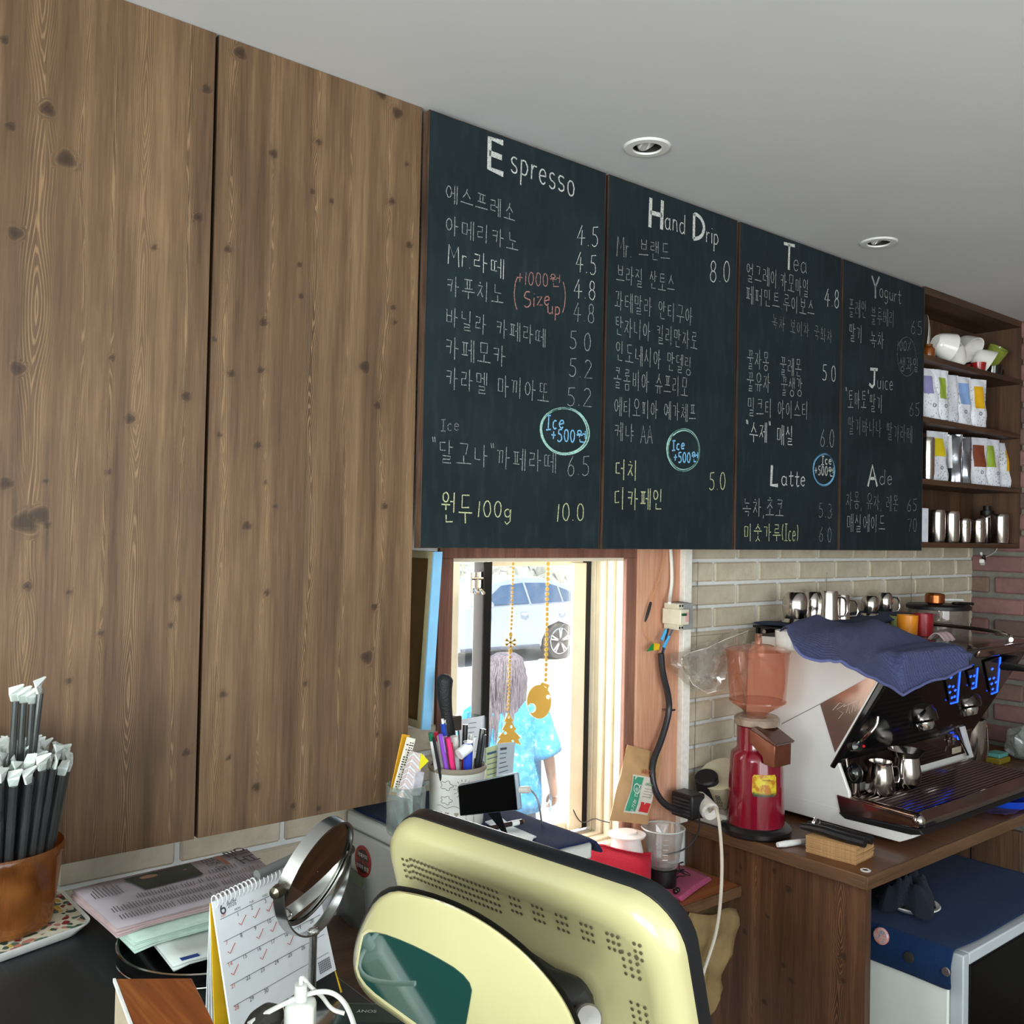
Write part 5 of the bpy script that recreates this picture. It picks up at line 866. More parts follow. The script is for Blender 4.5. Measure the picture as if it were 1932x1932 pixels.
for j in range(30):
    row = []; v = j/29
    for i in range(30):
        u = i/29; a = 2*pi*u; r_ = .026+.040*math.sin(pi*min(1, v*1.0)*.5)**.8*(1+.28*math.sin(3*a+1)+.24*math.sin(5*a+v*6)+.12*math.sin(11*a+v*3)); h = .062*(1-v**3)**.9*(1+.35*math.sin(2*a+.5)*v)+.016*math.sin(5*a+9*v)+.012*math.sin(9*a-13*v)*math.sin(pi*v)
        row.append(q+V3(-.012+r_*math.cos(a)*v**.5*1.15, .006+r_*math.sin(a)*v**.5, max(.011, .014+h)))
    P.append(row)
cloth(P, m_dgrey, 'cloth_folds', '', parent=o, th=.004)
# crumpled brown paper bag hanging beneath the side shelf
bl = [(1316, 1722), (1345, 1716), (1372, 1722), (1394, 1728), (1388, 1748), (1380, 1790), (1376, 1840), (1360, 1890), (1345, 1912), (1300, 1880)]
P = []
for j in range(15):
    v = j/14; x0 = 1302+20*v; x1 = np.interp(v, [0, .1, .3, .5, .8, 1], [1392, 1390, 1385, 1366, 1368, 1342]); row = []
    for i in range(13): u = i/12; row.append(on(x0+(x1-x0)*u, 1722+190*v+6*math.sin(u*5), 'y', 1.465)+V3(0, .010*math.sin(u*9+v*6)+.008*math.sin(v*17+u*3), 0))
    P.append(row)
r = thing('paper_bag', 'crumpled brown paper bag under the low wooden shelf', 'bag', P[-1][6]); MB().sheet(P).build('bag_front', M('8a744c', .85, var=.2, sc=20, bump=.6, bsc=60), r, smooth=True, ang=60, solid=.0015); MB().sheet([[q+V3(-.01, .05, 0) for q in rw] for rw in P]).build('bag_back', M('8a744c', .85, var=.2, sc=20), r, smooth=True, solid=.0015)
# ---------------------------------------------------------------- slim white fridge beside the window and what stands on it
at_ = lambda px, py, t: EYE+t*ray(px, py)
ZF = 1.14; sf = thing('slim_fridge', 'slim white fridge left of the window with a red round sticker on its side', 'fridge', (1.1, 1.45, 0))
m_fr = M('c9cbc4', .4, var=.03, sc=4)
MB().mm(.975, 1.262, 0, 1.232, 1.665, ZF-.034).build('fridge_body', m_fr, sf, bevel=.004); MB().mm(.974, 1.236, ZF-.031, 1.233, 1.667, ZF).build('lid', m_fr, sf, bevel=.006); MB().mm(.98, 1.236, .1, 1.228, 1.26, ZF-.036).build('front_panel', M('bcc8d4', .35, var=.02), sf, bevel=.004)
c = on(685, 1625, 'x', .9745); r = thing('round_sticker', 'round red and black sticker with white lettering on the slim fridge side', 'sticker', c); n_ = V3(-1, 0, 0)
MB().lathe([(.030, 0), (.030, .0008), (.001, .0008)], c, 40, ax=n_).build('sticker_ring', M('9c2a26', .4), r); MB().lathe([(.0225, .0009), (.0225, .0012), (.001, .0012)], c, 36, ax=n_).build('sticker_centre', M('2a2220', .4), r)
m_wp = M('e9e4dc', .6, var=0)
for i, (s, mm_) in enumerate((('카페커피', m_wp), ('원두 로스팅', M('d9463c', .6)), ('가까이 방문', m_wp))): txt(s, .0098, c+V3(-.0014, 0, .010-.011*i), (0, -1, 0), (0, 0, 1), mm_, r, 'sticker_text')
# navy cover
P = []
for j in range(13):
    v = j/12; row = []
    for i in range(23):
        u = i/22; x = .977+u*.285; y = 1.225+v*.44-(.0)*u; z = ZF+.0035+.001*math.sin(i+j)
        if x > 1.232: z -= .9*(x-1.232)**1.0+.002; x = 1.232+(x-1.232)*.65
        row.append((x, y, z))
    P.append(row)
nc = thing('navy_mat', 'navy cloth covering the slim white fridge by the window', 'cloth', (1.1, 1.45, ZF)); cloth(P, m_navy, 'mat_cloth', '', parent=nc, th=.006)
zt = ZF+.0105
# glass jar of packets
jc = V3(*on(766, 1500, 'y', 1.45)[:2], zt); jr = thing('glass_jar', 'clear glass jar filled with paper slips and packets next to the timber', 'jar', jc)
MB().lathe([(.030, 0), (.034, .006), (.0365, .085), (.0375, .088), (.035, .088), (.032, .008), (.001, .004)], jc, 36, cap1=False).build('jar_glass', thin_glass('jar_glass_m', 'e8efec', .10, haze=.08), jr, smooth=True)
def slip(name, label, px0, py0, px1, py1, w, y, col, cat, th=.002, lean=0, lines=None):
    a, b = on(px0, py0, 'y', y), on(px1, py1, 'y', y+lean); r = thing(name, label, cat, a); d = unit(b-a); L_ = np.linalg.norm(b-a); n = unit(np.cross(V3(0, 1, 0), d)); MB().box((a+b)/2, (L_, w, th), (d, n, np.cross(d, n))).build('slip_body', col, r, bevel=.0008, seg=1)
    if lines:
        k = 0
        for t in np.arange(.10, .95, .045): 
            for sg in (-.25, .05, .3):
                if rl.random() < .8: MB().box(a+d*L_*t+n*w*sg+V3(0, -th*.56, 0), (L_*.02, w*rl.uniform(.12, .26), .0003), (d, n, np.cross(d, n))).build('printed_mark', lines, r)
    return r
slip('yellow_packet', 'yellow ochre packet at the back left of the glass jar', 742, 1500, 766, 1386, .018, 1.462, M('d8a01c', .5), 'packet')
slip('paper_slip', 'cream paper packet with black print leaning left in the glass jar', 748, 1495, 776, 1392, .020, 1.448, M('e3dfcf', .7), 'packet', lines=M('26262a', .7))
wv = NT('woven_band'); w_ = wv.n('ShaderNodeTexWave', wave_type='BANDS', bands_direction='DIAGONAL'); w_.inputs['Scale'].default_value = 45; w_.inputs['Distortion'].default_value = 2; wv.l(wv.coord(), w_.inputs[0]); wv.set(Base_Color=wv.ramp(w_.outputs[0], [(.35, lin('e1dfe2')), (.5, lin('38587a')), (.62, lin('d8c3bd'))]), Roughness=.6)
slip('patterned_roll', 'blue and white patterned packet roll in a clear wrapper in the glass jar', 762, 1505, 788, 1420, .026, 1.43, wv.m, 'packet', th=.014)
slip('clear_wrapper', 'small clear wrapped packet with bits of print at the right of the jar', 782, 1500, 790, 1455, .02, 1.425, M('b9b6bb', .3, var=.3, sc=80), 'packet', th=.01)
o = MB().prism([on(792, 1452, 'y', 1.42), on(795, 1421, 'y', 1.42), on(809, 1436, 'y', 1.42)], (0, .0015, 0)).build('yellow_flag', M('e6dc1c', .6)); tag(o, 'bright yellow paper triangle sticking out between the jar and the pen pot', 'paper')
# decorated pen pot
pc = V3(*on(862, 1500, 'y', 1.445)[:2], zt); pp = thing('pen_pot', 'pale ceramic pen pot with line drawn sun, clouds and hearts', 'pot', pc); m_pot = M('cfcfc8', .3, var=.05, coat=.2); m_taupe = M('8d8474', .5, var=.05); m_ink = M('5d564e', .6)
MB().lathe([(.046, 0), (.050, .003), (.0535, .104), (.0505, .104), (.047, .01), (.001, .008)], pc, 48, cap1=False).build('pot_body', m_pot, pp, smooth=True); MB().lathe([(.0525, .100), (.0552, .104), (.0552, .108), (.052, .111), (.0495, .108), (.0505, .102)], pc, 48, cap0=False, cap1=False).build('pot_rim', m_taupe, pp, smooth=True)
vd = unit(V3(-pc[0], -pc[1], 0)); tha = math.atan2(vd[1], vd[0])
def pot(s, z, e=.0006): R = np.interp(z, [.003, .104], [.050, .0535])+e; t = tha-s/R; return pc+V3(math.cos(t)*R, math.sin(t)*R, z) if False else pc+V3(math.cos(tha+s/R)*R, math.sin(tha+s/R)*R, z)
def potline(name, P, w=.0009, mt=m_ink):
    mb = MB()
    for q in P:
        pts = [pot(a, b) for a, b in q]; nn = unit(pts[len(pts)//2]-pc-V3(0, 0, (pts[len(pts)//2]-pc)[2])); mb.ribbon(pts, w, nn)
    return mb.build(name, mt, pp, fix=False)
sx, sz = .012, .076; MB().sheet([[pot(sx+rr*math.cos(a), sz+rr*math.sin(a)) for a in np.linspace(0, 2*pi, 25)] for rr in (.0001, .006, .0118)]).build('sun_disc', m_taupe, pp)
potline('sun_rays', [[(sx+.014*math.cos(a), sz+.014*math.sin(a)), (sx+.0185*math.cos(a), sz+.0185*math.sin(a))] for a in np.linspace(0, 2*pi, 15)[:-1]])
cl = lambda cx, cz, s: [(cx+s*(1+.22*math.cos(5*a))*math.cos(a), cz+s*.7*(1+.22*math.cos(5*a))*math.sin(a)) for a in np.linspace(0, 2*pi, 41)]
potline('cloud_drawing', [cl(-.020, .082, .011), cl(-.020, .055, .010)])
for hx in (-.032, -.018, .0, .018, .034):
    P = [[pot(hx+k*.0042*math.sin(a)**3*1.0, .030+k*.00028*(13*math.cos(a)-5*math.cos(2*a)-2*math.cos(3*a)-math.cos(4*a))) for a in np.linspace(0, 2*pi, 25)] for k in (.05, 1)]; MB().sheet(P).build('heart', m_taupe, pp)
    potline('heart_stalk', [[(hx, .024), (hx+.001, .004)]])
potline('ground_line', [[(-.04+.004*i, .043+.002*math.sin(i*.9)) for i in range(21)]])
def pen(label, px, py, bx, r, col, y=1.45, cap=None, capl=.3, name='pen', cat='pen', clip=False, btn=None):
    b = pc+V3(bx, (y-1.445)*.55, .012); a = on(px, py, 'y', y); rt = thing(name, label, cat, b, 'pens standing in the pen pot' if cat == 'pen' else None); MB().tube([b, b*.5+a*.5, a], r, 12).build('barrel', col, rt, smooth=True); d = unit(a-b); L_ = np.linalg.norm(a-b)
    if cap: MB().tube([a-d*L_*capl, a+d*.001], r*1.18, 12).build('cap', cap, rt, smooth=True)
    if btn: MB().tube([a, a+d*.010], r*.6, 10).build('push_button', btn, rt, smooth=True)
    if clip: MB().box(a-d*.018+V3(0, -r*1.4, 0), (.032, .0025, .0012), (d, unit(np.cross(d, V3(0, 1, 0))), V3(0, 1, 0))).build('pocket_clip', clip, rt)
    return rt
W_ = M('e4e6e4', .25, var=0, coat=.3); Cc = lambda h: M(h, .3, var=.03, coat=.2)
pen('white pen with a green cap end at the left of the pot', 813, 1384, -.030, .0042, W_, 1.44, cap=Cc('1f6b4a'), capl=.08); pen('thin black pen with a silver tip leaning left out of the pot', 818, 1392, -.026, .003, Cc('22242a'), 1.425)
pen('dark red capped pen behind the purple one', 822, 1382, -.018, .0036, W_, 1.455, cap=Cc('c21f3a'), capl=.1); pen('pale grey pen leaning left behind the purple one', 828, 1388, -.016, .0042, Cc('c9c4bc'), 1.44)
pen('bright purple pen standing beside the hot pink one', 831, 1386, -.010, .0042, Cc('8e4fc4'), 1.428, clip=Cc('a877d6')); pen('translucent pen with a deep blue top, the tallest in front', 836, 1366, -.004, .0044, M('c9b9c4', .2, alpha=.7), 1.44, cap=Cc('1f3fa0'), capl=.12, btn=W_)
pen('hot pink pen in the middle of the pot', 845, 1392, .002, .005, Cc('e8377a'), 1.428); pen('crimson pen half hidden beside the hot pink one', 850, 1402, .004, .0042, Cc('c8203a'), 1.435)
pen('thick white marker with an orange ring', 857, 1390, .008, .0068, W_, 1.445, cap=Cc('dcdad6'), capl=.12); pen('black capped pen with a red body behind the white marker', 878, 1368, .018, .0042, Cc('b3252c'), 1.46, cap=Cc('141416'), capl=.22, clip=Cc('141416'))
pen('grey and white pen next to the black capped one', 889, 1386, .020, .004, Cc('b9bab8'), 1.455, clip=W_); pen('thin white pen right of the grey and white one', 895, 1392, .024, .0036, W_, 1.445)
pen('dark grey marker leaning right out of the pot', 911, 1376, .033, .0052, Cc('4c4e4c'), 1.445, cap=Cc('3a3c3a'), capl=.45, clip=Cc('2c2e2c')); pen('dark slender pen at the right rim of the pot', 914, 1386, .036, .0035, Cc('22262c'), 1.435)
q = pen('blue glue stick with a thick white cap', 884, 1400, .012, .0085, Cc('2743b8'), 1.42, cap=W_, capl=.0, name='glue_stick', cat='glue stick'); a = on(866, 1424, 'y', 1.42); b = on(886, 1408, 'y', 1.42); MB().tube([a, b], .0105, 16).build('white_cap', M('e9eeec', .3), q, smooth=True)
# black padded handle behind the pot
hd = thing('kitchen_tool', 'large black padded tool handle standing behind the pen pot', 'tool', pc+V3(-.01, .052, 0)); pts = [on(858, 1480, 'y', 1.515), on(850, 1400, 'y', 1.515), on(843, 1350, 'y', 1.515), on(838, 1310, 'y', 1.515), on(839, 1285, 'y', 1.515), on(840, 1272, 'y', 1.515)]
MB().tube(pts, [.012, .013, .011, .015, .0165, .006], 20, sm=2).build('grip', M('1c1d1e', .55, bump=.8, bsc=350), hd, smooth=True); MB().box(on(852, 1365, 'y', 1.515), (.042, .014, .03)).build('metal_collar', m_dchr, hd, bevel=.003)
# paper clipped in a wire stand
st = thing('paper_stand', 'white printed sheets held upright in a wire stand behind the pens', 'paper', on(890, 1500, 'y', 1.56)*V3(1, 1, 0)+V3(0, 0, ZF)); sheet_ = [on(868, 1358, 'y', 1.56), on(914, 1350, 'y', 1.55), on(916, 1510, 'y', 1.55), on(868, 1512, 'y', 1.56)]
MB().prism(sheet_, (0, .0015, 0)).build('paper_sheet', M('dcdee2', .8), st); MB().tube([on(857, 1500, 'y', 1.55), on(857, 1362, 'y', 1.55), on(866, 1358, 'y', 1.55), on(867, 1510, 'y', 1.55)], .0016, 6, sm=1).build('wire', m_dchr, st, smooth=True)
for i in range(7): MB().box(on(892-2*(i % 3), 1364+i*9, 'y', 1.553), (.018+.004*(i % 2), .0006, .0012)).build('printed_line', M('8b8f9a', .8), st)
o = tag(MB().prism([on(914.6, 1352, 'y', 1.545), on(917, 1352, 'y', 1.545), on(917, 1480, 'y', 1.545), on(914.6, 1480, 'y', 1.545)], (0, .06, 0)).build('acrylic_sheet', thin_glass('acrylic', 'e4ecea', .15)), 'thin clear acrylic sheet standing on edge behind the pen pot', 'sheet')
for L4, col, lb, hc, hd_ in (((( 914, 1412), (953, 1401), (951, 1500), (914, 1512)), 'bcc79a', 'pale green printed leaflet leaning at the foot of the window', '3f5d7a', '건강'), (((940, 1403), (972, 1400), (966, 1480), (935, 1494)), 'b9c4cc', 'grey blue printed card leaning in front of the green leaflet', '4a4f58', '')):
    yy = 1.64 if hd_ else 1.625; q = [on(a, b, 'y', yy) for a, b in L4]; r = thing('leaflet', lb, 'paper', (q[0]+q[2])/2); MB().prism(q, (0, .001, 0)).build('leaflet_sheet', M(col, .7, var=.03), r)
    for i in range(8):
        f = .12+.1*i; a = q[0]*(1-f)+q[3]*f; b = q[1]*(1-f)+q[2]*f; MB().ribbon([a+(b-a)*.12+V3(0, -.0012, 0), a+(b-a)*(.45+.3*rl.random())+V3(0, -.0012, 0)], .0016 if i else .005, (0, -1, 0)).build('printed_line', M(hc, .8), r, fix=False)
# phone in a clear case on a stand
tl, tr_, br_, bl_ = at_(862, 1482, 1.70), at_(974, 1458, 1.615), at_(980, 1529, 1.615), at_(866, 1541, 1.70)
nrm = unit(np.cross(tr_-tl, bl_-tl)); nrm = nrm if nrm@_F < 0 else -nrm; ph = thing('smartphone', 'smartphone with a dark blank screen propped on the navy mat before the window', 'phone', (bl_+br_)/2)
MB().prism([tl, tr_, br_, bl_], -nrm*.010).build('phone_case', M('8d9aa6', .2, var=.05, alpha=.85), ph, bevel=.004); e = lambda p, k: p+((tl+br_)/2-p)*k
MB().prism([e(q, .055) for q in (tl, tr_, br_, bl_)], nrm*.0012).build('screen', M('060607', .12, var=0, coat=.3), ph, bevel=.003)
bb = (bl_+br_)/2; MB().prism([bl_*.6+br_*.4-nrm*.012, bl_*.4+br_*.6-nrm*.012, V3(*(bb-nrm*.06)[:2], zt), V3(*(bb-nrm*.05)[:2]+.01, zt)], (0, 0, .003)).build('stand', m_blkm, ph)
MB().mm(bb[0]-.05, bb[1]-.006, zt-.003, bb[0]+.05, bb[1]+.045, zt+.002).build('stand_foot', m_blkm, ph, bevel=.002)
a = at_(981, 1490, 1.62); b = at_(999, 1490, 1.61); MB().tube([a, b], .006, 10).build('charging_plug', M('c9c7c0', .4), ph, smooth=True); MB().tube([b, at_(1008, 1496, 1.66), at_(1017, 1515, 1.62), on(1022, 1552, 'z', zt+.002)], .0018, 8, sm=2).build('charging_lead', M('9da0a6', .4), ph, smooth=True)
# note sheets and a black pen on the mat
nz_ = zt+.0015
for i, (L4, col, lb) in enumerate(((((915, 1552), (945, 1543), (965, 1560), (1012, 1580), (985, 1592)), 'c3cfd0', 'pale blue-grey note sheets fanned out on the navy mat'), (((950, 1570), (1008, 1578), (1002, 1592), (965, 1596)), 'd6dedd', 'topmost pale folded note beside the black pen'))):
    q = [on(a, b, 'z', nz_+i*.003) for a, b in L4]; o = MB().prism(q, (0, 0, .002)).build('note_sheets', M(col, .7)); tag(o, lb, 'paper')
a, b = on(925, 1562, 'z', nz_+.010), on(985, 1550, 'z', nz_+.010); r = thing('black_pen', 'black pen with a white label lying on the note sheets', 'pen', (a+b)/2-V3(0, 0, .005)); MB().tube([a, b], .0048, 12).build('barrel', M('2a211c', .3), r, smooth=True); MB().tube([a*.35+b*.65, a*.12+b*.88], .0052, 12).build('white_label', M('e4e4e2', .5), r, smooth=True); MB().tube([b, b*1.06-a*.06], [.0048, .002], 10).build('tip', M('a8703a', .4), r, smooth=True)
# blue edged canvas standing behind the timber
yb_ = 1.55; cv4 = [on(819, 1041, 'y', yb_), on(835, 1041, 'y', yb_), on(813, 1377, 'y', yb_), on(796, 1377, 'y', yb_)]; m_lin = M('b9ad84', .8, var=.1, sc=60)
cvs = thing('canvas', 'stretched canvas seen from behind with a sky blue painted edge, left of the window', 'picture', (cv4[2]+cv4[3])/2)
MB().prism(cv4, (0, .004, 0)).build('painted_edge', M('86c0e6', .6, var=.04), cvs); xo = V3(.0, .108, 0)
k4 = [cv4[0], cv4[1], cv4[2], cv4[3]]; d_ = V3(.001, .004, 0)
MB().prism([cv4[0]+d_, cv4[0]+V3(.006, .004, 0), cv4[3]+V3(.006, .004, 0), cv4[3]+d_], (0, .016, 0)).build('stretcher_bar', m_lin, cvs); MB().prism([cv4[0]+d_+V3(0, .09, 0), cv4[0]+V3(.006, .094, 0), cv4[3]+V3(.006, .094, 0), cv4[3]+d_+V3(0, .09, 0)], (0, .012, 0)).build('stretcher_bar', m_lin, cvs)
MB().prism([cv4[0]+d_, cv4[0]+V3(.006, .004, 0), cv4[0]+V3(.006, .106, 0), cv4[0]+V3(.001, .106, 0)], (0, 0, -.014)).build('stretcher_bar', m_lin, cvs); MB().prism([cv4[3]+d_, cv4[3]+V3(.006, .004, 0), cv4[3]+V3(.006, .106, 0), cv4[3]+V3(.001, .106, 0)], (0, 0, .014)).build('stretcher_bar', m_lin, cvs)
MB().prism([cv4[0]+V3(.007, .004, 0), cv4[1]+V3(-.001, .004, 0), cv4[2]+V3(-.001, .004, 0), cv4[3]+V3(.007, .004, 0)], (0, .102, 0)).build('canvas_back', M('6e5122', .8, var=.15, sc=15), cvs)
# ---------------------------------------------------------------- sill and side shelf things
dc = V3(1.748, 1.635, .9005); r = thing('ceramic_dripper', 'white ceramic coffee dripper upside down on the window sill', 'dripper', dc); MB().lathe([(.044, 0), (.045, .003), (.034, .046), (.034, .049), (.046, .053), (.047, .057), (.026, .060), (.024, .064), (.001, .064)], dc, 36).build('dripper_cone', M('e7e0da', .2, coat=.3, var=.03), r, smooth=True)
# kraft coffee bag
kb = [on(1150, 1548, 'y', 1.612), on(1222, 1556, 'y', 1.612), on(1250, 1424, 'y', 1.656), on(1184, 1405, 'y', 1.656)]
def gridp(q, n=10, m=14, f=None): return [[(q[0]*(1-u)+q[1]*u)*(1-v)+(q[3]*(1-u)+q[2]*u)*v+(f(u, v) if f else 0) for u in np.linspace(0, 1, n)] for v in np.linspace(0, 1, m)]
kN = unit(np.cross(kb[1]-kb[0], kb[3]-kb[0])); kN = kN if kN[1] < 0 else -kN
bulge = lambda u, v: kN*(.018*math.sin(pi*u)**.6*math.sin(pi*min(1, v*.9+.08))**.7+.0022*math.sin(u*11+v*13)*math.sin(pi*v))
m_kb = M('c39a6c', .55, var=.1, sc=25, bump=.4, bsc=60); kg = thing('coffee_bag', 'brown kraft coffee bag with a white and green label leaning on the pillar', 'bag', (kb[0]+kb[1])/2)
F_ = gridp(kb, 12, 16, bulge); Bk = gridp(kb, 12, 16, lambda u, v: V3(0, .001, 0)); rings = [list(a)+list(b)[::-1] for a, b in zip(F_, Bk)]; MB().loft(rings).build('bag_body', m_kb, kg, smooth=True)
def onbag(u0, u1, v0, v1, e=.0015, n=6, sk=0): return [[(kb[0]*(1-(u+sk*v))+kb[1]*(u+sk*v))*(1-v)+(kb[3]*(1-(u+sk*v))+kb[2]*(u+sk*v))*v+bulge(u+sk*v, v)+kN*e for u in np.linspace(u0, u1, n)] for v in np.linspace(v0, v1, n)]
MB().sheet(onbag(.22, .88, .12, .62)).build('label_white', M('dcd6c8', .5, var=.03), kg); MB().sheet(onbag(.24, .47, .14, .60, .0022)).build('label_green_band', M('3f9c7c', .5), kg); MB().sheet(onbag(.56, .86, .15, .28, .0022)).build('label_red_block', M('d8373c', .5), kg); MB().lathe([(.010, 0), (.0125, 0)], onbag(.355, .36, .44, .45, .003, 2)[0][0], 24, ax=kN, cap0=False, cap1=False).build('label_roundel', M('e8ecdf', .5), kg)
bx_, by_ = unit(kb[1]-kb[0]), unit(kb[3]-kb[0])
txt('CERTIFIED'[:0]+'유기농 인증', .014, onbag(.36, .37, .28, .29, .004, 2)[0][0], by_, -bx_, M('eef4ec', .5), kg, 'label_text'); txt('ORGANIC', .0095, onbag(.68, .69, .52, .53, .004, 2)[0][0], bx_, by_, M('3f9c5c', .5), kg, 'label_text'); txt('AROMA', .016, onbag(.58, .59, .68, .69, .004, 2)[0][0], bx_, by_, M('b8553a', .6), kg, 'bag_print')
for i in range(4): MB().ribbon([onbag(.55, .56, .46-.035*i, .47, .003, 2)[0][0], onbag(.80, .81, .46-.035*i, .47, .003, 2)[0][0]], .0012, kN).build('label_line', M('8b887f', .6), kg, fix=False)
# beaker on a black coaster
kc = V3(1.843, 1.60, .8135); tag(MB().lathe([(.034, 0), (.035, .004), (.035, .05), (.03, .054)], kc, 32).build('black_stand', m_blkm, smooth=True), 'low round black stand under the glass beaker', 'stand'); gb = thing('glass_beaker', 'clear glass measuring beaker on the black stand behind the red pouch', 'beaker', kc+V3(0, 0, .0545))
m_bk = thin_glass('beaker_glass', 'f4f6f4', .12, .03, haze=.10); q = kc+V3(0, 0, .0545)
MB().lathe([(.035, 0), (.039, .006), (.050, .088), (.055, .095), (.0535, .097), (.048, .088), (.0368, .008), (.001, .005)], q, 40, cap1=False).build('beaker_wall', m_bk, gb, smooth=True); MB().lathe([(.0535, .094), (.056, .096), (.0535, .098)], q, 40, cap0=False, cap1=False).build('beaker_rim', M('e9efec', .1, alpha=.7, var=0, coat=1), gb, smooth=True)
for i in range(5): MB().ribbon([q+V3(-.036+.001*i, -.030, .03+.012*i), q+V3(-.026+.001*i, -.038, .03+.012*i)], .0014, (-.6, -.8, 0)).build('graduation_mark', M('f4f6f4', .5), gb, fix=False)
# red pouch
Pb = [(1090, 1603, 1.60), (1112, 1596, 1.61), (1135, 1592, 1.62), (1165, 1600, 1.62), (1195, 1605, 1.61), (1229, 1609, 1.60)]; Pf = [(1085, 1618, 1.56), (1110, 1630, 1.545), (1135, 1640, 1.54), (1160, 1648, 1.53), (1188, 1656, 1.525), (1214, 1663, 1.52)]
def interp3(L4, t): x = t*(len(L4)-1); i = min(int(x), len(L4)-2); f = x-i; a, b = on(L4[i][0], L4[i][1], 'y', L4[i][2]), on(L4[i+1][0], L4[i+1][1], 'y', L4[i+1][2]); return a*(1-f)+b*f
rp = thing('red_pouch', 'bright red cloth pouch lying on the side shelf before the beaker', 'pouch', (1.72, 1.57, .8135)); rings = []
for j in range(15):
    t_2 = j/14; a, b = interp3(Pb, t_2), interp3(Pf, t_2); up_ = [a*(1-v)+b*v+V3(0, 0, .006*math.sin(pi*v)+.0015*math.sin(v*20+t_2*7)) for v in np.linspace(0, 1, 9)]; lo = [V3(p[0], p[1], .8145) for p in (b+V3(0, -.002, 0), (a+b)/2, a)]; rings.append(up_+lo)
MB().loft(rings).build('pouch_body', fabric('red_felt', 'b80f28', 'dc2440', 300, .5), rp, smooth=True, ang=60)
MB().tube([interp3(Pb, i/12)*.82+interp3(Pf, i/12)*.18+V3(0, 0, .006) for i in range(13)], .0022, 6).build('seam', fabric('red_seam', 'a00c22', 'c01c36'), rp, smooth=True)
# pink cloth, earphones
P = [[V3(*on(1222+ (1278-1222)*v+(1340-1278)*u*1.0+ (0)*v, 1672-42*v+0*u+ (1656-1630)*u, 'z', .82)[:2], .8145+.008*(1-.3*v)+.0015*math.sin(u*6+v*4)) for u in np.linspace(0, 1, 12)] for v in np.linspace(0, 1, 10)]
pk = thing('pink_cloth', 'folded pink microfibre cloth at the right end of the side shelf', 'cloth', P[5][6]); m_pk = fabric('pink_microfibre', 'a8466c', 'c8668a', 300, .4)
for i in range(3): cloth([[q+V3(.002*i, -.001*i, -.0028*i) for q in rw] for rw in P], m_pk, 'cloth_layer', '', parent=pk, th=.0018, subd=0)
ec = V3(*on(1262, 1655, 'z', .828)[:2], .828); ep = thing('earphones', 'tangled black earphones and cable lying on the pink cloth', 'earphones', ec); rg = np.random.default_rng(5)
for k in range(5):
    ph_ = rg.uniform(0, 6, 4); R_ = rg.uniform(.022, .04); MB().tube([ec+V3(R_*math.cos(t+ph_[0])*(1+.4*math.sin(2*t+ph_[1]))+.012*k-.02, R_*.8*math.sin(t+ph_[2])*(1+.3*math.cos(3*t)), .003+.005*(1+math.sin(2*t+ph_[3]))+.002*k) for t in np.linspace(0, 5.6+k*.3, 36)], .0014, 6).build('cable', m_cable, ep, smooth=True)
a = ec+V3(.0, .045, .0); MB().tube([a, a+V3(.004, .005, .045), a+V3(.006, .0, .07)], [.012, .013, .009], 12).build('cable_winder', M('17181b', .4), ep, smooth=True); MB().ball(ec+V3(-.01, .01, .012), .018, 16, 10, (1.2, .8, .5)).build('ear_pad', M('1a1a1c', .5), ep, smooth=True)
b = on(1272, 1684, 'z', .828); MB().tube([ec+V3(-.02, -.0, .02), ec*.5+b*.5+V3(0, 0, .012), b], .0013, 6, sm=2).build('cable', m_cable, ep, smooth=True)
for d in (0, .012): MB().ball(b+V3(d, -.004+d*.3, .004), .0068, 14, 9).build('earbud', M('3a3634', .2, .7), ep, smooth=True)
cable('thin_wire', 'thin dark wire lying along the bottom corner of the window frame', [on(1080, 1525, 'y', 1.80), on(1092, 1549, 'y', 1.79), on(1103, 1553, 'y', 1.76), on(1122, 1543, 'y', 1.72), on(1132, 1548, 'y', 1.70), on(1150, 1552, 'y', 1.67)], .0014, m_cable, sm=2)
# ---------------------------------------------------------------- window stickers
m_gold = M('cfa64a', .45, var=.03); GY = 1.8112
def G(px, py): return on(px, py, 'y', GY)
def flat(P, holes=(), name='sticker_shape', parent=None, mat=m_gold):
    cu = bpy.data.curves.new('s', 'CURVE'); cu.dimensions = '2D'; cu.fill_mode = 'BOTH'; cu.extrude = .0004
    for q in [P]+list(holes):
        sp = cu.splines.new('POLY'); sp.points.add(len(q)-1); sp.use_cyclic_u = True
        for i, p in enumerate(q): sp.points[i].co = (p[0], p[2], 0, 1)
    o = bpy.data.objects.new('s', cu); C.objects.link(o); me = bpy.data.meshes.new_from_object(o.evaluated_get(bpy.context.evaluated_depsgraph_get())); bpy.data.objects.remove(o); bpy.data.curves.remove(cu)
    org = parent['_wl']; me.transform(Matrix(((1, 0, 0, -org[0]), (0, 0, -1, GY-org[1]), (0, 1, 0, -org[2]), (0, 0, 0, 1)))); me.materials.clear(); me.materials.append(mat); ob = bpy.data.objects.new(name, me); C.objects.link(ob); ob.parent = parent; return ob
def circ(cx, cy, rx, ry=None, n=28): ry = ry or rx; return [G(cx+rx*math.cos(2*pi*i/n), cy+ry*math.sin(2*pi*i/n)) for i in range(n)]
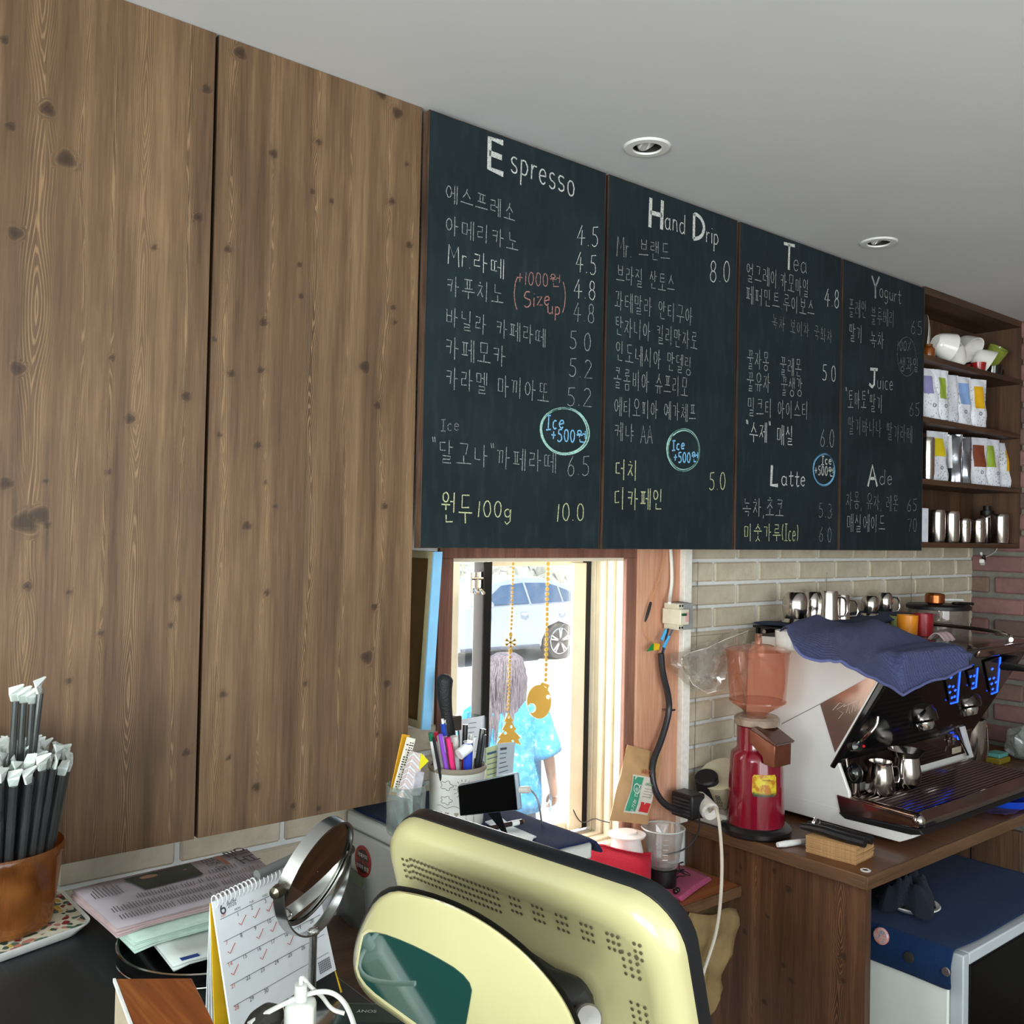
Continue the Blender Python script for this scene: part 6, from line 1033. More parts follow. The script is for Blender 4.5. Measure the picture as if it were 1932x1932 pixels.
def beads(pts, root, r0, r1, gap, rb=.0038):
    P = [np.array(p, float) for p in pts]; L_ = [0]+list(np.cumsum([np.linalg.norm(b-a) for a, b in zip(P[:-1], P[1:])])); s = 0; me = None
    while s < L_[-1]:
        x = np.interp(s, L_, [p[0] for p in P]); y = np.interp(s, L_, [p[1] for p in P]); g = G(x, y); k = r0+(r1-r0)*(.5+.5*math.cos(s/34))
        if me is None: ob = MB().lathe([(rb, 0), (rb, .0006), (.0001, .0006)], g, 10, ax=(0, -1, 0)).build('bead', m_gold, root); me = ob.data; org = np.array(root['_wl']); c0_ = g
        else: ob = bpy.data.objects.new('bead', me); C.objects.link(ob); ob.parent = root; ob.location = tuple(g-c0_)
        s += gap
tr1 = thing('tree_sticker', 'golden Christmas tree window sticker on a bead string with a snowflake', 'sticker', G(958, 1340)); beads([(968, 1064), (966, 1150), (964, 1192)], tr1, 3, 3, 7.6); beads([(962, 1232), (961, 1290), (959, 1340)], tr1, 3, 3, 7.6)
T_ = [(959, 1344), (968, 1360), (965, 1362), (974, 1376), (970, 1379), (982, 1392), (978, 1395), (983, 1406), (974, 1402), (966, 1405), (955, 1403), (946, 1405), (937, 1404), (944, 1393), (939, 1392), (952, 1378), (947, 1378), (955, 1362), (951, 1362)]
flat([G(*q) for q in T_], [circ(959, 1353, 2.6), circ(964, 1371, 2.8), circ(953, 1383, 2.8), circ(967, 1398, 2.3)], 'tree_shape', tr1)
s_ = MB(); sc_ = (963.5, 1212)
for k in range(6):
    a = pi/6+k*pi/3; e_ = (sc_[0]+11*math.cos(a), sc_[1]+11*math.sin(a)); s_.ribbon([G(*sc_), G(*e_)], .0032, (0, -1, 0))
    for d in (.6, -.6): m_ = (sc_[0]+6.5*math.cos(a), sc_[1]+6.5*math.sin(a)); s_.ribbon([G(*m_), G(m_[0]+5*math.cos(a+d), m_[1]+5*math.sin(a+d))], .0026, (0, -1, 0))
s_.build('snowflake', m_gold, tr1, fix=False)
for y in (1197, 1228): flat(circ(963.5, y, 3.2, 4.4), (), 'long_bead', tr1)
tr2 = thing('bauble_sticker', 'golden bauble window sticker with two round holes on a bead string', 'sticker', G(1016, 1320)); beads([(1034, 1064), (1032, 1150), (1031, 1235), (1029, 1290)], tr2, 3, 5, 9.5, .0056)
bb_ = circ(1017, 1324, 23, 32, 40); flat(bb_, [circ(1003, 1336, 8, 9), circ(1034, 1315, 3.6, 4)], 'bauble_shape', tr2); flat([G(1022, 1287), G(1037, 1292), G(1033, 1302), G(1030, 1296.5), G(1024, 1293.5), G(1019, 1293)], (), 'bauble_cap', tr2)
# ---------------------------------------------------------------- black service desk at the left
ZD = 1.15; dk = thing('service_desk', 'black laminate service desk under the knotty timber boards', 'desk', (0, .8, 0))
t = NT('scuffed_black_laminate'); n1 = t.noise(6, t.coord((1, .25, 1)), 5, .65); n2 = t.noise(90, t.coord((1, .06, 1), rot=(0, 0, .5)), 3); cc = t.ramp(n1, [(.35, lin('15191b')), (.7, lin('23292b'))]); cc = t.mix(t.ramp(n2, [(.6, (0, 0, 0)), (.75, (.25,)*3)]), cc, lin('454b4c')); t.set(Base_Color=cc, Roughness=t.ramp(n1, [(.3, (.45,)*3), (.7, (.6,)*3)]))
MB().mm(-.9, .1, ZD-.035, .60, 1.475, ZD).build('desk_top', t.m, dk, bevel=.003); MB().mm(-.88, .14, 0, .585, 1.46, ZD-.035).build('desk_body', m_shelfv, dk)
lc = thing('low_cabinet', 'dark wooden open cabinet between the black desk and the slim fridge', 'cabinet', (.78, 1.2, 0)); 
for z in (.30, .62, .94): MB().mm(.61, .95, z-.02, .965, 1.66, z).build('cabinet_shelf', m_shelf, lc)
MB().mm(.61, 1.64, 0, .965, 1.66, .92).build('cabinet_back', m_shelfv, lc); MB().mm(.945, .95, 0, .965, 1.64, .92).build('cabinet_side', m_shelfv, lc); MB().mm(.61, .95, 0, .625, 1.64, .92).build('cabinet_side', m_shelfv, lc)
# floral tray, orange cup, straws
cu = V3(.296, 1.405, ZD+.0145); P_t = [on(a, b, 'z', ZD+.018) for a, b in ((176, 1738), (108, 1672))]
t = NT('floral_print'); vo = t.n('ShaderNodeTexVoronoi'); vo.inputs['Scale'].default_value = 85; wn = t.n('ShaderNodeTexNoise'); wn.inputs['Scale'].default_value = 22; co = t.coord(); t.l(co, wn.inputs[0]); ad_ = t.n('ShaderNodeVectorMath', operation='ADD'); sc2 = t.n('ShaderNodeVectorMath', operation='SCALE'); sc2.inputs[3].default_value = .05; t.l(wn.outputs[1], sc2.inputs[0]); t.l(co, ad_.inputs[0]); t.l(sc2.outputs[0], ad_.inputs[1]); t.l(ad_.outputs[0], vo.inputs[0])
sp = t.n('ShaderNodeSeparateColor'); t.l(vo.outputs['Color'], sp.inputs[0]); pal = t.ramp(sp.outputs[0], [(0, lin('3f5b4e')), (.22, lin('5d7a6a')), (.42, lin('e3dfc4')), (.6, lin('c98478')), (.74, lin('d9b64e')), (.86, lin('8d2430'))], 'CONSTANT'); msk = t.ramp(vo.outputs['Distance'], [(.008, (1, 1, 1)), (.013, (0, 0, 0))]); msk2 = t.ramp(t.math('MULTIPLY', vo.outputs['Distance'], 1), [(.5, (1, 1, 1)), (.62, (0, 0, 0))])
t.set(Base_Color=t.mix(msk2, lin('dfdcc6'), pal), Roughness=.3)
ty = thing('floral_tray', 'white tray with a floral print under the orange straw cup', 'tray', (.25, 1.38, ZD)); tq = [V3(.402, 1.344, 0), V3(.40, 1.497, 0), V3(.02, 1.42, 0), V3(.05, 1.245, 0)]
def rrect(q, z, inset, r=.02, n=5):
    c = sum(q)/4; Q = [p+(c-p)*inset for p in q]; out = []
    for i in range(4):
        a, b, d = Q[i-1], Q[i], Q[(i+1) % 4]; u, v = unit(a-b), unit(d-b); p0, p1 = b+u*r, b+v*r
        for k in range(n+1): s = k/n; out.append(p0*(1-s)**2+b*2*s*(1-s)+p1*s*s+V3(0, 0, z))
    return out
MB().loft([rrect(tq, ZD+.001, .10), rrect(tq, ZD+.002, .08), rrect(tq, ZD+.013, .0), rrect(tq, ZD+.015, .0), rrect(tq, ZD+.014, .02)], True, True).build('tray_body', M('e7e8e4', .3, coat=.2), ty, smooth=True); MB().loft([rrect(tq, ZD+.0142, .03), rrect(tq, ZD+.0144, .6)], False, True).build('printed_face', t.m, ty)
oc = thing('orange_cup', 'translucent orange plastic tumbler full of wrapped straws', 'cup', cu); m_or = thin_glass('orange_plastic', 'e6ae70', .05, .15, haze=.22, hcol='bd8145')
MB().lathe([(.062, 0), (.068, .004), (.079, .092), (.081, .096), (.081, .104), (.079, .107), (.078, .104), (.076, .092), (.066, .008), (.001, .005)], cu, 48, cap1=False).build('cup_wall', m_or, oc, smooth=True)
m_str = M('0e1418', .3, var=.2, sc=30, coat=.3); m_tip = M('c4cac6', .4, var=.08); m_wrap = thin_glass('straw_wrap', 'eef2f0', .025, .12, haze=.02)
sr = thing('wrapped_straw', 'x', 'straw', (0, 0, 0), 'wrapped black straws in the orange cup'); MB().tube([(0, 0, 0), (0, 0, .198)], .0044, 10).build('straw', m_str, sr, smooth=True); MB().tube([(0, 0, .0), (0, 0, .206)], .0054, 8).build('wrapper', m_wrap, sr, smooth=True)
MB().loft([[(-.005, 0, .198), (.005, 0, .198), (.005, .003, .198), (-.005, .003, .198)], [(-.007, .003, .207), (.007, .001, .209), (.007, .003, .209), (-.007, .005, .207)], [(-.004, .007, .214), (.009, -.003, .219), (.008, -.001, .220), (-.005, .009, .215)]]).build('wrapper_tip', m_tip, sr)
first = True; rs = random.Random(3)
for ring, n in ((0, 1), (.0112, 6), (.0224, 12), (.0336, 18), (.0448, 24), (.056, 29)):
    for k in range(n):
        a = 2*pi*k/n+rs.uniform(-.02, .02)+ring*30; r0 = ring*.9; px_, py_ = math.cos(a), math.sin(a); tl_ = .15*ring/.056+rs.uniform(-.006, .006); d = V3(px_*math.sin(tl_), py_*math.sin(tl_), math.cos(tl_)); rot = Vector(d).to_track_quat('Z', 'Y').to_euler(); rot.rotate_axis('Z', rs.uniform(0, 6))
        loc = cu+V3(r0*px_, r0*py_, .001+rs.uniform(-.004, .014)*(1 if ring else 0)+.006)
        lb = 'white tipped wrapped black straw packed level in the orange cup'
        if first: sr.location = tuple(loc); sr.rotation_euler = rot; sr['label'] = lb; first = False
        else: clone(sr, loc, label=lb, rot=rot)
for px, py, lb in ((31, 1300, 'taller wrapped straw standing above the others, leftmost of the four'), (46, 1303, 'taller wrapped straw standing above the others, second of the four'), (62, 1305, 'taller wrapped straw with a tilted white tip, third of the four'), (78, 1286, 'tallest wrapped straw leaning right, rightmost of the four')):
    a = on(px, py, 'y', 1.375); b = V3(a[0]-(.004 if px < 70 else .016), 1.385, cu[2]+.085); d = a-b; rot = Vector(unit(d)).to_track_quat('Z', 'Y').to_euler(); o = clone(sr, a-unit(d)*.214, label=lb, rot=rot)
# round tin, papers
tc = V3(.505, 1.20, ZD); tn = thing('round_tin', 'round black serving tin with a brown ring pattern under the newspapers', 'tin', tc)
MB().lathe([(.104, 0), (.110, .002), (.112, .018), (.1135, .0195), (.110, .0195), (.108, .006), (.001, .004)], tc, 64, cap1=False).build('tin_body', M('141414', .25, .5, coat=.3), tn, smooth=True, ang=50); MB().lathe([(.113, .0185), (.1145, .020), (.1125, .021)], tc, 64, cap0=False, cap1=False).build('rim', m_chrome, tn, smooth=True); MB().lathe([(.1142, .003), (.1148, .004), (.1142, .005)], tc, 64, cap0=False, cap1=False).build('lower_rim', m_chrome, tn, smooth=True)
t = NT('tin_pattern'); nz = t.noise(16, det=1, dist=2.5); t.set(Base_Color=t.ramp(nz, [(.4, lin('23221c')), (.48, lin('c9bfa0')), (.55, lin('6e4a30')), (.62, lin('8d8a66')), (.7, lin('e0dcc8'))], 'CONSTANT'), Roughness=.25); MB().lathe([(.107, .0045), (.001, .0047)], tc, 48, cap0=False, cap1=False).build('printed_base', t.m, tn)
def paper_stack(name, label, q, z, n, gap, mat, cat, ed=None, fold=.004):
    rt = thing(name, label, cat, V3(*(sum(q)/4)[:2], z))
    for i in range(n):
        j = V3(rl.uniform(-.003, .003), rl.uniform(-.002, .002), 0); P = gridp([p+j+V3(0, 0, z+i*gap) for p in q], 8, 6, lambda u, v: V3(0, 0, .0012*math.sin(u*4+v*3+i)-.004*max(0, .15-u)/.15*(n-i)/n)); MB().sheet(P).build('sheet_leaf', mat if i < n-1 or ed is None else ed, rt, smooth=True, solid=gap*.8)
    return rt
XYp = lambda a, b, z: V3(*on(a, b, 'z', z)[:2], 0)
za = ZD+.0225; q1 = [XYp(212, 1790, za+.01), XYp(425, 1735, za+.01), XYp(470, 1690, za+.01), XYp(200, 1760, za+.01)]
q1 = [V3(.405, 1.19, 0), V3(.60, 1.195, 0), V3(.61, 1.34, 0), V3(.40, 1.36, 0)]
pe = paper_stack('white_envelope', 'white plastic envelope with a small blue logo poking out of the round tin', [V3(.43, 1.13, 0), V3(.56, 1.12, 0), V3(.60, 1.28, 0), V3(.44, 1.30, 0)], za, 2, .003, M('c3cbc8', .4, var=.05), 'envelope'); MB().box((.452, 1.135, za+.0055), (.022, .008, .0006)).build('blue_logo', M('24408a', .5), pe)
pg_ = paper_stack('folded_leaflets', 'pale green folded leaflets under the newspaper', q1, za+.007, 6, .0022, M('a9bfb4', .7, var=.1, sc=60), 'paper')
q2 = [V3(.392, 1.215, 0), V3(.625, 1.222, 0), V3(.64, 1.392, 0), V3(.383, 1.372, 0)]; zn = za+.021
nw = paper_stack('newspaper', 'folded greyish pink Korean newspaper on top of the pile', q2, zn, 6, .0018, M('a08c8c', .8, var=.05), 'newspaper', M('958d93', .85, var=.05, sc=30))
zz = zn+.0125; m_np = M('2f2b2e', .8); X_, Y_ = unit(q2[1]-q2[0]), unit(q2[3]-q2[0]); NP = lambda u, v: q2[0]*(1-u)*(1-v)+q2[1]*u*(1-v)+q2[2]*u*v+q2[3]*(1-u)*v+V3(0, 0, zz+.0006)
tp = MB(); gap_ = lambda a, b, w: tp.ribbon([a, b], w, (0, 0, 1))
for k in range(54):
    u = .04+.0168*k
    for v0, v1 in ((.05, .20), (.225, .375), (.40, .52)):
        if rl.random() < .93 and not (v0 > .38 and u < .2): gap_(NP(u, v0+rl.uniform(0, .01)), NP(u+.006, v1-rl.uniform(0, .05)), .0014)
for k in range(9): gap_(NP(.03+.018*k, .60), NP(.035+.018*k, .60+rl.uniform(.15, .28)), .0015); gap_(NP(.66+.02*k, .56), NP(.665+.02*k, .64+.02*rl.random()), .0018)
tp.build('printed_text', M('5d5458', .9), nw, fix=False, kind='stuff')
MB().prism([NP(.28, .55), NP(.62, .58), NP(.62, .90), NP(.24, .90)], (0, 0, .0005)).build('photo_print', M('272a22', .7, var=.6, sc=18), nw); MB().ball(NP(.56, .78), .013, 14, 8, (1, .8, .04)).build('photo_face', M('8a6650', .8), nw); MB().ball(NP(.36, .82), .02, 14, 8, (1.2, .6, .03)).build('photo_face', M('7e5d48', .8), nw)
txt('일보', .040, NP(.90, .80), -Y_, X_, m_np, nw, 'masthead'); txt('금출석', .020, NP(.72, .76), -Y_, X_, m_np, nw, 'headline'); MB().prism([NP(.785, .66), NP(.81, .66), NP(.80, .92), NP(.77, .92)], (0, 0, .0005)).build('brown_bar', M('7b5446', .7), nw)
# ---------------------------------------------------------------- tent calendar
zc0 = ZD+.004; BL, BR = on(437, 1946, 'z', ZD+.018), on(634, 1830, 'z', ZD+.026); cd = unit(BR-BL); up0 = V3(0, 0, 1); bk_ = unit(np.cross(up0, cd)); bk_ = bk_ if bk_@_F > 0 else -bk_
cn_ = unit(bk_*-1*math.cos(.26)+up0*math.sin(.26)); TL, TR = onp(401, 1702, BL, cn_), onp(587, 1616, BL, cn_)
cl_ = thing('desk_calendar', 'tent desk calendar for June with a yellow backing and white spiral', 'calendar', (BL+BR)/2*V3(1, 1, 0)+V3(0, 0, ZD)); m_pg = M('e3e8ec', .7, var=.02)
CQ = lambda u, v, e=0: TL*(1-u)*(1-v)+TR*u*(1-v)+BR*u*v+BL*(1-u)*v+cn_*e
MB().prism([CQ(0, 0), CQ(1, 0), CQ(1, 1), CQ(0, 1)], -cn_*.0025).build('front_page', m_pg, cl_); hgt = np.linalg.norm(TL-BL); ap = (TL+TR)/2
FL, FR_ = V3(BL[0], BL[1], ZD)-bk_*0, V3(BR[0], BR[1], ZD); dwn = unit(BL-TL); MB().prism([CQ(0, 1, -.003), CQ(1.0, 1, -.003), V3(*(BR+dwn*.03)[:2], ZD+.001), V3(*(BL+dwn*.02)[:2], ZD+.001)], -cn_*.002).build('base_band', M('17181a', .5), cl_)
MB().prism([CQ(1.0, .93, -.0045), CQ(1.012, .93, -.0045), V3(*(BR+dwn*.03+cd*.003)[:2], ZD+.001), V3(*(BR+dwn*.03)[:2], ZD+.001)], -cn_*.001).build('yellow_edge', M('e0b81c', .6), cl_)
for k in range(4):
    off = bk_*(.016+.0035*k); q = [CQ(0, 0, -.004)-V3(0, 0, .001), CQ(1, 0, -.004)-V3(0, 0, .001), V3(*(BR+off*1.6)[:2], ZD+.001), V3(*(BL+off*1.6)[:2], ZD+.001)]; MB().prism(q, -cn_*.001).build('back_leaf', M('e0b51a' if k == 0 else 'c9ced0', .7), cl_)
for i in range(24):
    u = .03+i*.0405
    if u < .98: c = CQ(u, .0, -.002); MB().tube([c+dwn*.004*math.cos(a)*1.6-cn_*-.0055*math.sin(a)+dwn*.001 for a in np.linspace(0, 2*pi, 13)], .0008, 6).build('spiral_ring', M('d9dcdc', .4), cl_, smooth=True)
m_cl = M('6f747a', .8); m_ct = M('3f4348', .8); m_rd = M('c4554c', .8)
for v in (.155, .33, .50, .67, .83, ): MB().ribbon([CQ(.04, v, .0006), CQ(.96, v, .0006)], .0006, cn_).build('week_line', m_cl, cl_, fix=False)
cu_, cvv = unit(TR-TL), -unit(BL-TL)
txt('6', .018, CQ(.075, .085, .0008), cu_, cvv, m_ct, cl_, 'month_number'); txt('JUNE', .006, CQ(.16, .055, .0008), cu_, cvv, m_ct, cl_, 'month_name'); txt('2026', .006, CQ(.16, .085, .0008), cu_, cvv, m_cl, cl_, 'year_number')
for i, s in enumerate(('SUN', 'MON', 'TUE', 'WED', 'THU', 'FRI', 'SAT')): txt(s, .0034, CQ(.07+.133*i, .135, .0008), cu_, cvv, m_rd if i == 0 else m_ct, cl_, 'weekday')
for d in range(1, 31):
    k = d; i, w_k = k % 7, k//7; txt(str(d), .0062, CQ(.065+.133*i, .20+.168*w_k-.02, .0008), cu_, cvv, m_rd if i == 0 else m_ct, cl_, 'date_number')
    if k in (1, 2, 3, 7, 9, 10, 11, 14, 16, 18): c = CQ(.10+.133*i, .25+.168*w_k-.01, .001); MB().ribbon([c-cu_*.006-cvv*.001, c-cu_*.003-cvv*.004, c+cu_*.005+cvv*.004], .0009, cn_).build('red_tick', m_rd, cl_, fix=False)
for j in range(6):
    for i in range(7): MB().box(CQ(.845+.018*i, .87+.017*j, .0008), (.0018, .0016, .0003), (cu_, cvv, cn_)).build('mini_month_mark', m_cl, cl_)
txt('SENNHEISER', .0155, (CQ(.50, 1.075, -.001)), cu_, cvv, M('d9c9a0', .5), cl_, 'base_lettering')
a, b = TL*(1-.42)+TR*.42+V3(0, 0, .0075), TL*(1-.93)+TR*.93+V3(0, 0, .008); mk = thing('grey_marker', 'grey marker with a red end lying on the spiral of the calendar', 'marker', (a+b)/2-V3(0, 0, .006)); MB().tube([a, a*.25+b*.75], .0055, 14).build('barrel', M('6d7070', .45), mk, smooth=True); MB().tube([a*.25+b*.75, b], .0058, 14).build('red_cap', M('a81f24', .4), mk, smooth=True)
# ---------------------------------------------------------------- round mirror on a stand
pL, pR = at_(529, 1690, 1.0), at_(652, 1598, 1.12); mc = (pL+pR)/2; mc[2] = (pL[2]+pR[2])/2; ma = unit(V3(*(pR-pL)[:2], 0)); Rm = np.linalg.norm(pR-pL)/2; nh = unit(np.cross(V3(0, 0, 1), ma)); nh = nh if nh@_R > 0 else -nh
fi = math.radians(20); upm = V3(0, 0, 1)*math.cos(fi)+nh*math.sin(fi); nm = nh*math.cos(fi)-V3(0, 0, 1)*math.sin(fi)
mr = thing('table_mirror', 'round chrome framed make-up mirror on a pole before the calendar', 'mirror', V3(mc[0], mc[1], ZD)); ci = lambda R, d, n=64, a0=0: [mc+ma*R*math.cos(t)+upm*R*math.sin(t)+nm*d for t in [a0+2*pi*i/n for i in range(n)]]
m_brush = M('b9b9b6', .18, 1, var=.04)
MB().loft([ci(Rm-.007, -.0075), ci(Rm-.004, -.0075), ci(Rm-.004, .0075), ci(Rm-.007, .0075)], False, False).add([], []).build('mirror_rim', m_brush, mr, smooth=True); MB().loft([ci(Rm-.007, .004), ci(.0005, .004)], False, False).build('mirror_glass', M('f1f3f2', .02, 1, var=0), mr); MB().loft([ci(Rm-.007, -.004), ci(.0005, -.004)], False, False).build('mirror_back_glass', M('e6e8e7', .03, 1, var=0), mr)
th_ = np.linspace(pi, 2*pi, 40); ring = []
for t_2 in th_: r_ = ma*math.cos(t_2)+V3(0, 0, 1)*math.sin(t_2); ring.append([mc+r_*(Rm+.002)+nh*.0065, mc+r_*(Rm+.004)+nh*.0065, mc+r_*(Rm+.004)-nh*.0065, mc+r_*(Rm+.002)-nh*.0065])
MB().loft(ring).build('yoke', m_brush, mr, smooth=True, ang=50)
for s, p in ((-1, mc-ma*(Rm+.003)), (1, mc+ma*(Rm+.003))): MB().lathe([(.001, -.010), (.006, -.008), (.0075, 0), (.006, .009), (.001, .010)], p, 20, ax=ma).build('pivot_screw', M('6a6456', .25, .9), mr, smooth=True)
pb = mc-V3(0, 0, Rm+.003); MB().tube([pb+V3(0, 0, .001), V3(pb[0], pb[1], ZD+.006)], .0045, 16).build('pole', m_brush, mr, smooth=True); MB().ball(pb, .0075, 16, 10, (1, 1, .6)).build('pole_cap', m_chrome, mr, smooth=True); MB().lathe([(.05, 0), (.052, .002), (.045, .006), (.006, .009), (.001, .009)], V3(pb[0], pb[1], ZD), 40).build('base_disc', m_brush, mr, smooth=True)
# ---------------------------------------------------------------- charger, black strap, dark green case, zip pouch
c = at_(568, 1925, .83); ch = thing('usb_charger', 'white wall charger standing on the desk with a white lead plugged in on top', 'charger', V3(c[0], c[1], ZD)); top = at_(567, 1887, .84)
MB().box(V3(top[0], top[1], (top[2]+ZD)/2), (.026, .024, top[2]-ZD), frame((0, 0, 1), (.3, 1, 0)) and (unit((.8, -.6, 0)), unit((.6, .8, 0)), V3(0, 0, 1))).build('charger_body', M('e3e5e0', .3, coat=.2), ch, bevel=.005)
pt = V3(top[0], top[1], top[2]); MB().tube([pt, pt+V3(0, 0, .014)], [.0058, .0056], 14).build('usb_plug', M('dde0dc', .35), ch, smooth=True); MB().tube([pt+V3(0, 0, .013), pt+V3(0, 0, .022), at_(588, 1865, .85), at_(607, 1878, .86), at_(625, 1905, .86), at_(650, 1912, .86)], .0019, 8, sm=3).build('white_lead', M('e1e2df', .4), ch, smooth=True)
cable('white_lead', 'white lead arching in front of the mirror pole from the charger to the till', [at_(470, 1932, .80), at_(500, 1912, .82), at_(560, 1882, .84), at_(600, 1870, .85), at_(628, 1872, .85), at_(650, 1890, .84), at_(664, 1920, .82), at_(672, 1950, .8)], .0022, M('e1e2df', .4))
cable('black_strap', 'folded dark grey strap end at the foot of the calendar', [at_(470, 1945, .80), at_(490, 1922, .82), at_(505, 1912, .83), at_(517, 1912, .84), at_(516, 1935, .84)], [.006, .009, .009, .008, .006], M('33312e', .7, bump=.5), 'strap', sm=2)
c = on(705, 1925, 'z', ZD+.03); gc_ = thing('green_case', 'dark green rounded case with white lettering behind the till', 'case', V3(c[0], c[1], ZD)); 
fa = unit(V3(.77, -.64, 0)); fb = unit(V3(.64, .77, 0)); MB().box(V3(c[0], c[1], ZD+.0195), (.085, .06, .036), (fa, fb, V3(0, 0, 1))).build('case_body', M('16322e', .35, var=.1), gc_, bevel=.012, seg=4); lp = onp(692, 1908, V3(c[0], c[1], ZD+.0378), V3(0, 0, 1)); txt('SONY', .008, lp+V3(0, 0, .0003), -fa, -fb, M('cfd6d2', .5), gc_, 'case_lettering')
zp = [on(652, 1624, 'x', .968), on(692, 1658, 'x', .968), on(691, 1790, 'x', .955), on(630, 1796, 'x', .955)]; zr = thing('zip_pouch', 'grey translucent zip pouch hanging on the slim fridge side', 'pouch', zp[3]); MB().sheet(gridp([zp[3], zp[2], zp[1], zp[0]], 8, 10, lambda u, v: V3(-.004-.006*math.sin(pi*u)*math.sin(pi*v)-.002*math.sin(u*9+v*5), 0, 0))).build('pouch_film', M('4b4c48', .3, var=.25, sc=30, alpha=.93), zr, smooth=True)
w0, w1 = zp[0]*.86+zp[3]*.14, zp[1]*.86+zp[2]*.14; MB().prism([zp[0]-V3(.006, 0, 0), zp[1]-V3(.006, 0, 0), w1-V3(.008, 0, 0), w0-V3(.008, 0, 0)], (.002, 0, 0)).build('zip_strip', M('4d5a42', .4), zr); MB().ball(zp[3]*.35+zp[2]*.65-V3(.010, 0, -.008), .003, 10, 6).build('zip_pull', m_chrome, zr, smooth=True)
# ---------------------------------------------------------------- woodgrain box at the lower edge
bt = [at_(218, 1846, .80), at_(362, 1845, .86), at_(410, 1938, .76), at_(250, 1940, .71)]; zb_ = 1.7-.395+.0; bt = [onp(a, b, V3(0, 0, 1.318), V3(0, 0, 1)) for a, b in ((218, 1846), (362, 1845), (412, 1945), (262, 1962))]
wb_ = thing('woodgrain_box', 'brown woodgrain covered box with a white edge at the bottom of the view', 'box', (sum(bt)/4)*V3(1, 1, 0)+V3(0, 0, ZD)); dn = V3(0, 0, ZD+.0005-bt[0][2])
MB().prism([q-V3(0, 0, .003) for q in bt], dn+V3(0, 0, .003)).build('box_side', M('a89a84', .8, var=.1, bump=.6, bsc=200), wb_, bevel=.001); MB().prism(bt, (0, 0, -.003)).build('box_top', wood('glossy_box_wood', '6b3414', '8d4a20', 'b87638', along='y', rough=.28, spec=.6), wb_, bevel=.001)
ld = unit(bt[3]-bt[0]); MB().prism([bt[0]-_R*.0022, bt[0]+V3(0, 0, .0003), bt[3]+V3(0, 0, .0003), bt[3]-_R*.0022], (0, 0, -.003)).build('white_edge', M('dfe3e0', .4), wb_)
# ---------------------------------------------------------------- cream point-of-sale till, seen from behind
TLp, TRp = at_(736, 1522, .95), at_(1284, 1700, .72); TRp[2] = TLp[2]; wv_ = unit(TRp-TLp); nb = unit(np.cross(V3(0, 0, 1), wv_)); nb = nb if nb@_F < 0 else -nb
tlt = math.radians(17); upv = V3(0, 0, 1)*math.cos(tlt)+nb*math.sin(tlt); nbk = nb*math.cos(tlt)-V3(0, 0, 1)*math.sin(tlt); WD = np.linalg.norm(TRp-TLp); HT = .285
O_ = TLp
def rr(inset, d, R=.045, n=8, top=0):
    x0, x1, z0, z1 = inset, WD-inset, -HT+inset, -inset; R = max(.006, R-inset*.4); out = []
    for cx, cz, a0 in ((x1-R, z1-R, 0), (x0+R, z1-R, 90), (x0+R, z0+R, 180), (x1-R, z0+R, 270)):
        for k in range(n+1): a = math.radians(a0+90*k/n); out.append(O_+wv_*(cx+R*math.cos(a))+upv*(cz+R*math.sin(a))+nbk*d)
    return out
m_ivory = M('afa97d', .3, var=.02, sc=5, coat=.5); ps_ = thing('pos_till', 'cream point-of-sale till with a black screen edge, seen from behind', 'till', (O_+wv_*WD/2)*V3(1, 1, 0)+V3(0, 0, ZD))
MB().loft([rr(.002, -.017), rr(0, -.014), rr(0, 0), rr(.003, .001)]).build('screen_bezel', M('15161a', .35, coat=.1), ps_, smooth=True, ang=50); MB().loft([rr(.008, -.0175), rr(.008, -.0185)]).build('screen', M('08090a', .1, var=0), ps_)
MB().loft([rr(.001, .001), rr(.0015, .008), rr(.005, .016), rr(.012, .020), rr(.026, .022), rr(.029, .0205), rr(.060, .0225), rr(.068, .030), rr(.078, .033), rr(.12, .034)], False, True).build('back_shell', m_ivory, ps_, smooth=True, ang=60)
hv = MB(); pt2 = lambda x, z: O_+wv_*x+upv*z+nbk*.0222
def dots(L4):
    for x, z in L4: hv.lathe([(.0017, .0006), (.0001, .0007)], pt2(x, z), 6, ax=nbk, cap0=False, cap1=False)
L4 = []
for i in range(52):
    if i % 5 in (3, 4) and i > 22: continue
    for j in range(4 if i < 24 else 3): L4.append((.045+i*.0052, -.033-.0065*j))
for j in range(30):
    if j % 6 == 5 or 3 < j < 7: continue
    for i in range(3): L4.append((WD-.034-.0065*i, -.045-j*.0065)); 
    if j < 14: L4 += [(.033+.0062*i, -.036-j*.0062) for i in range(2)]
dots(L4); hv.build('vent_holes', M('4a4630', .8), ps_, fix=False, kind='stuff')
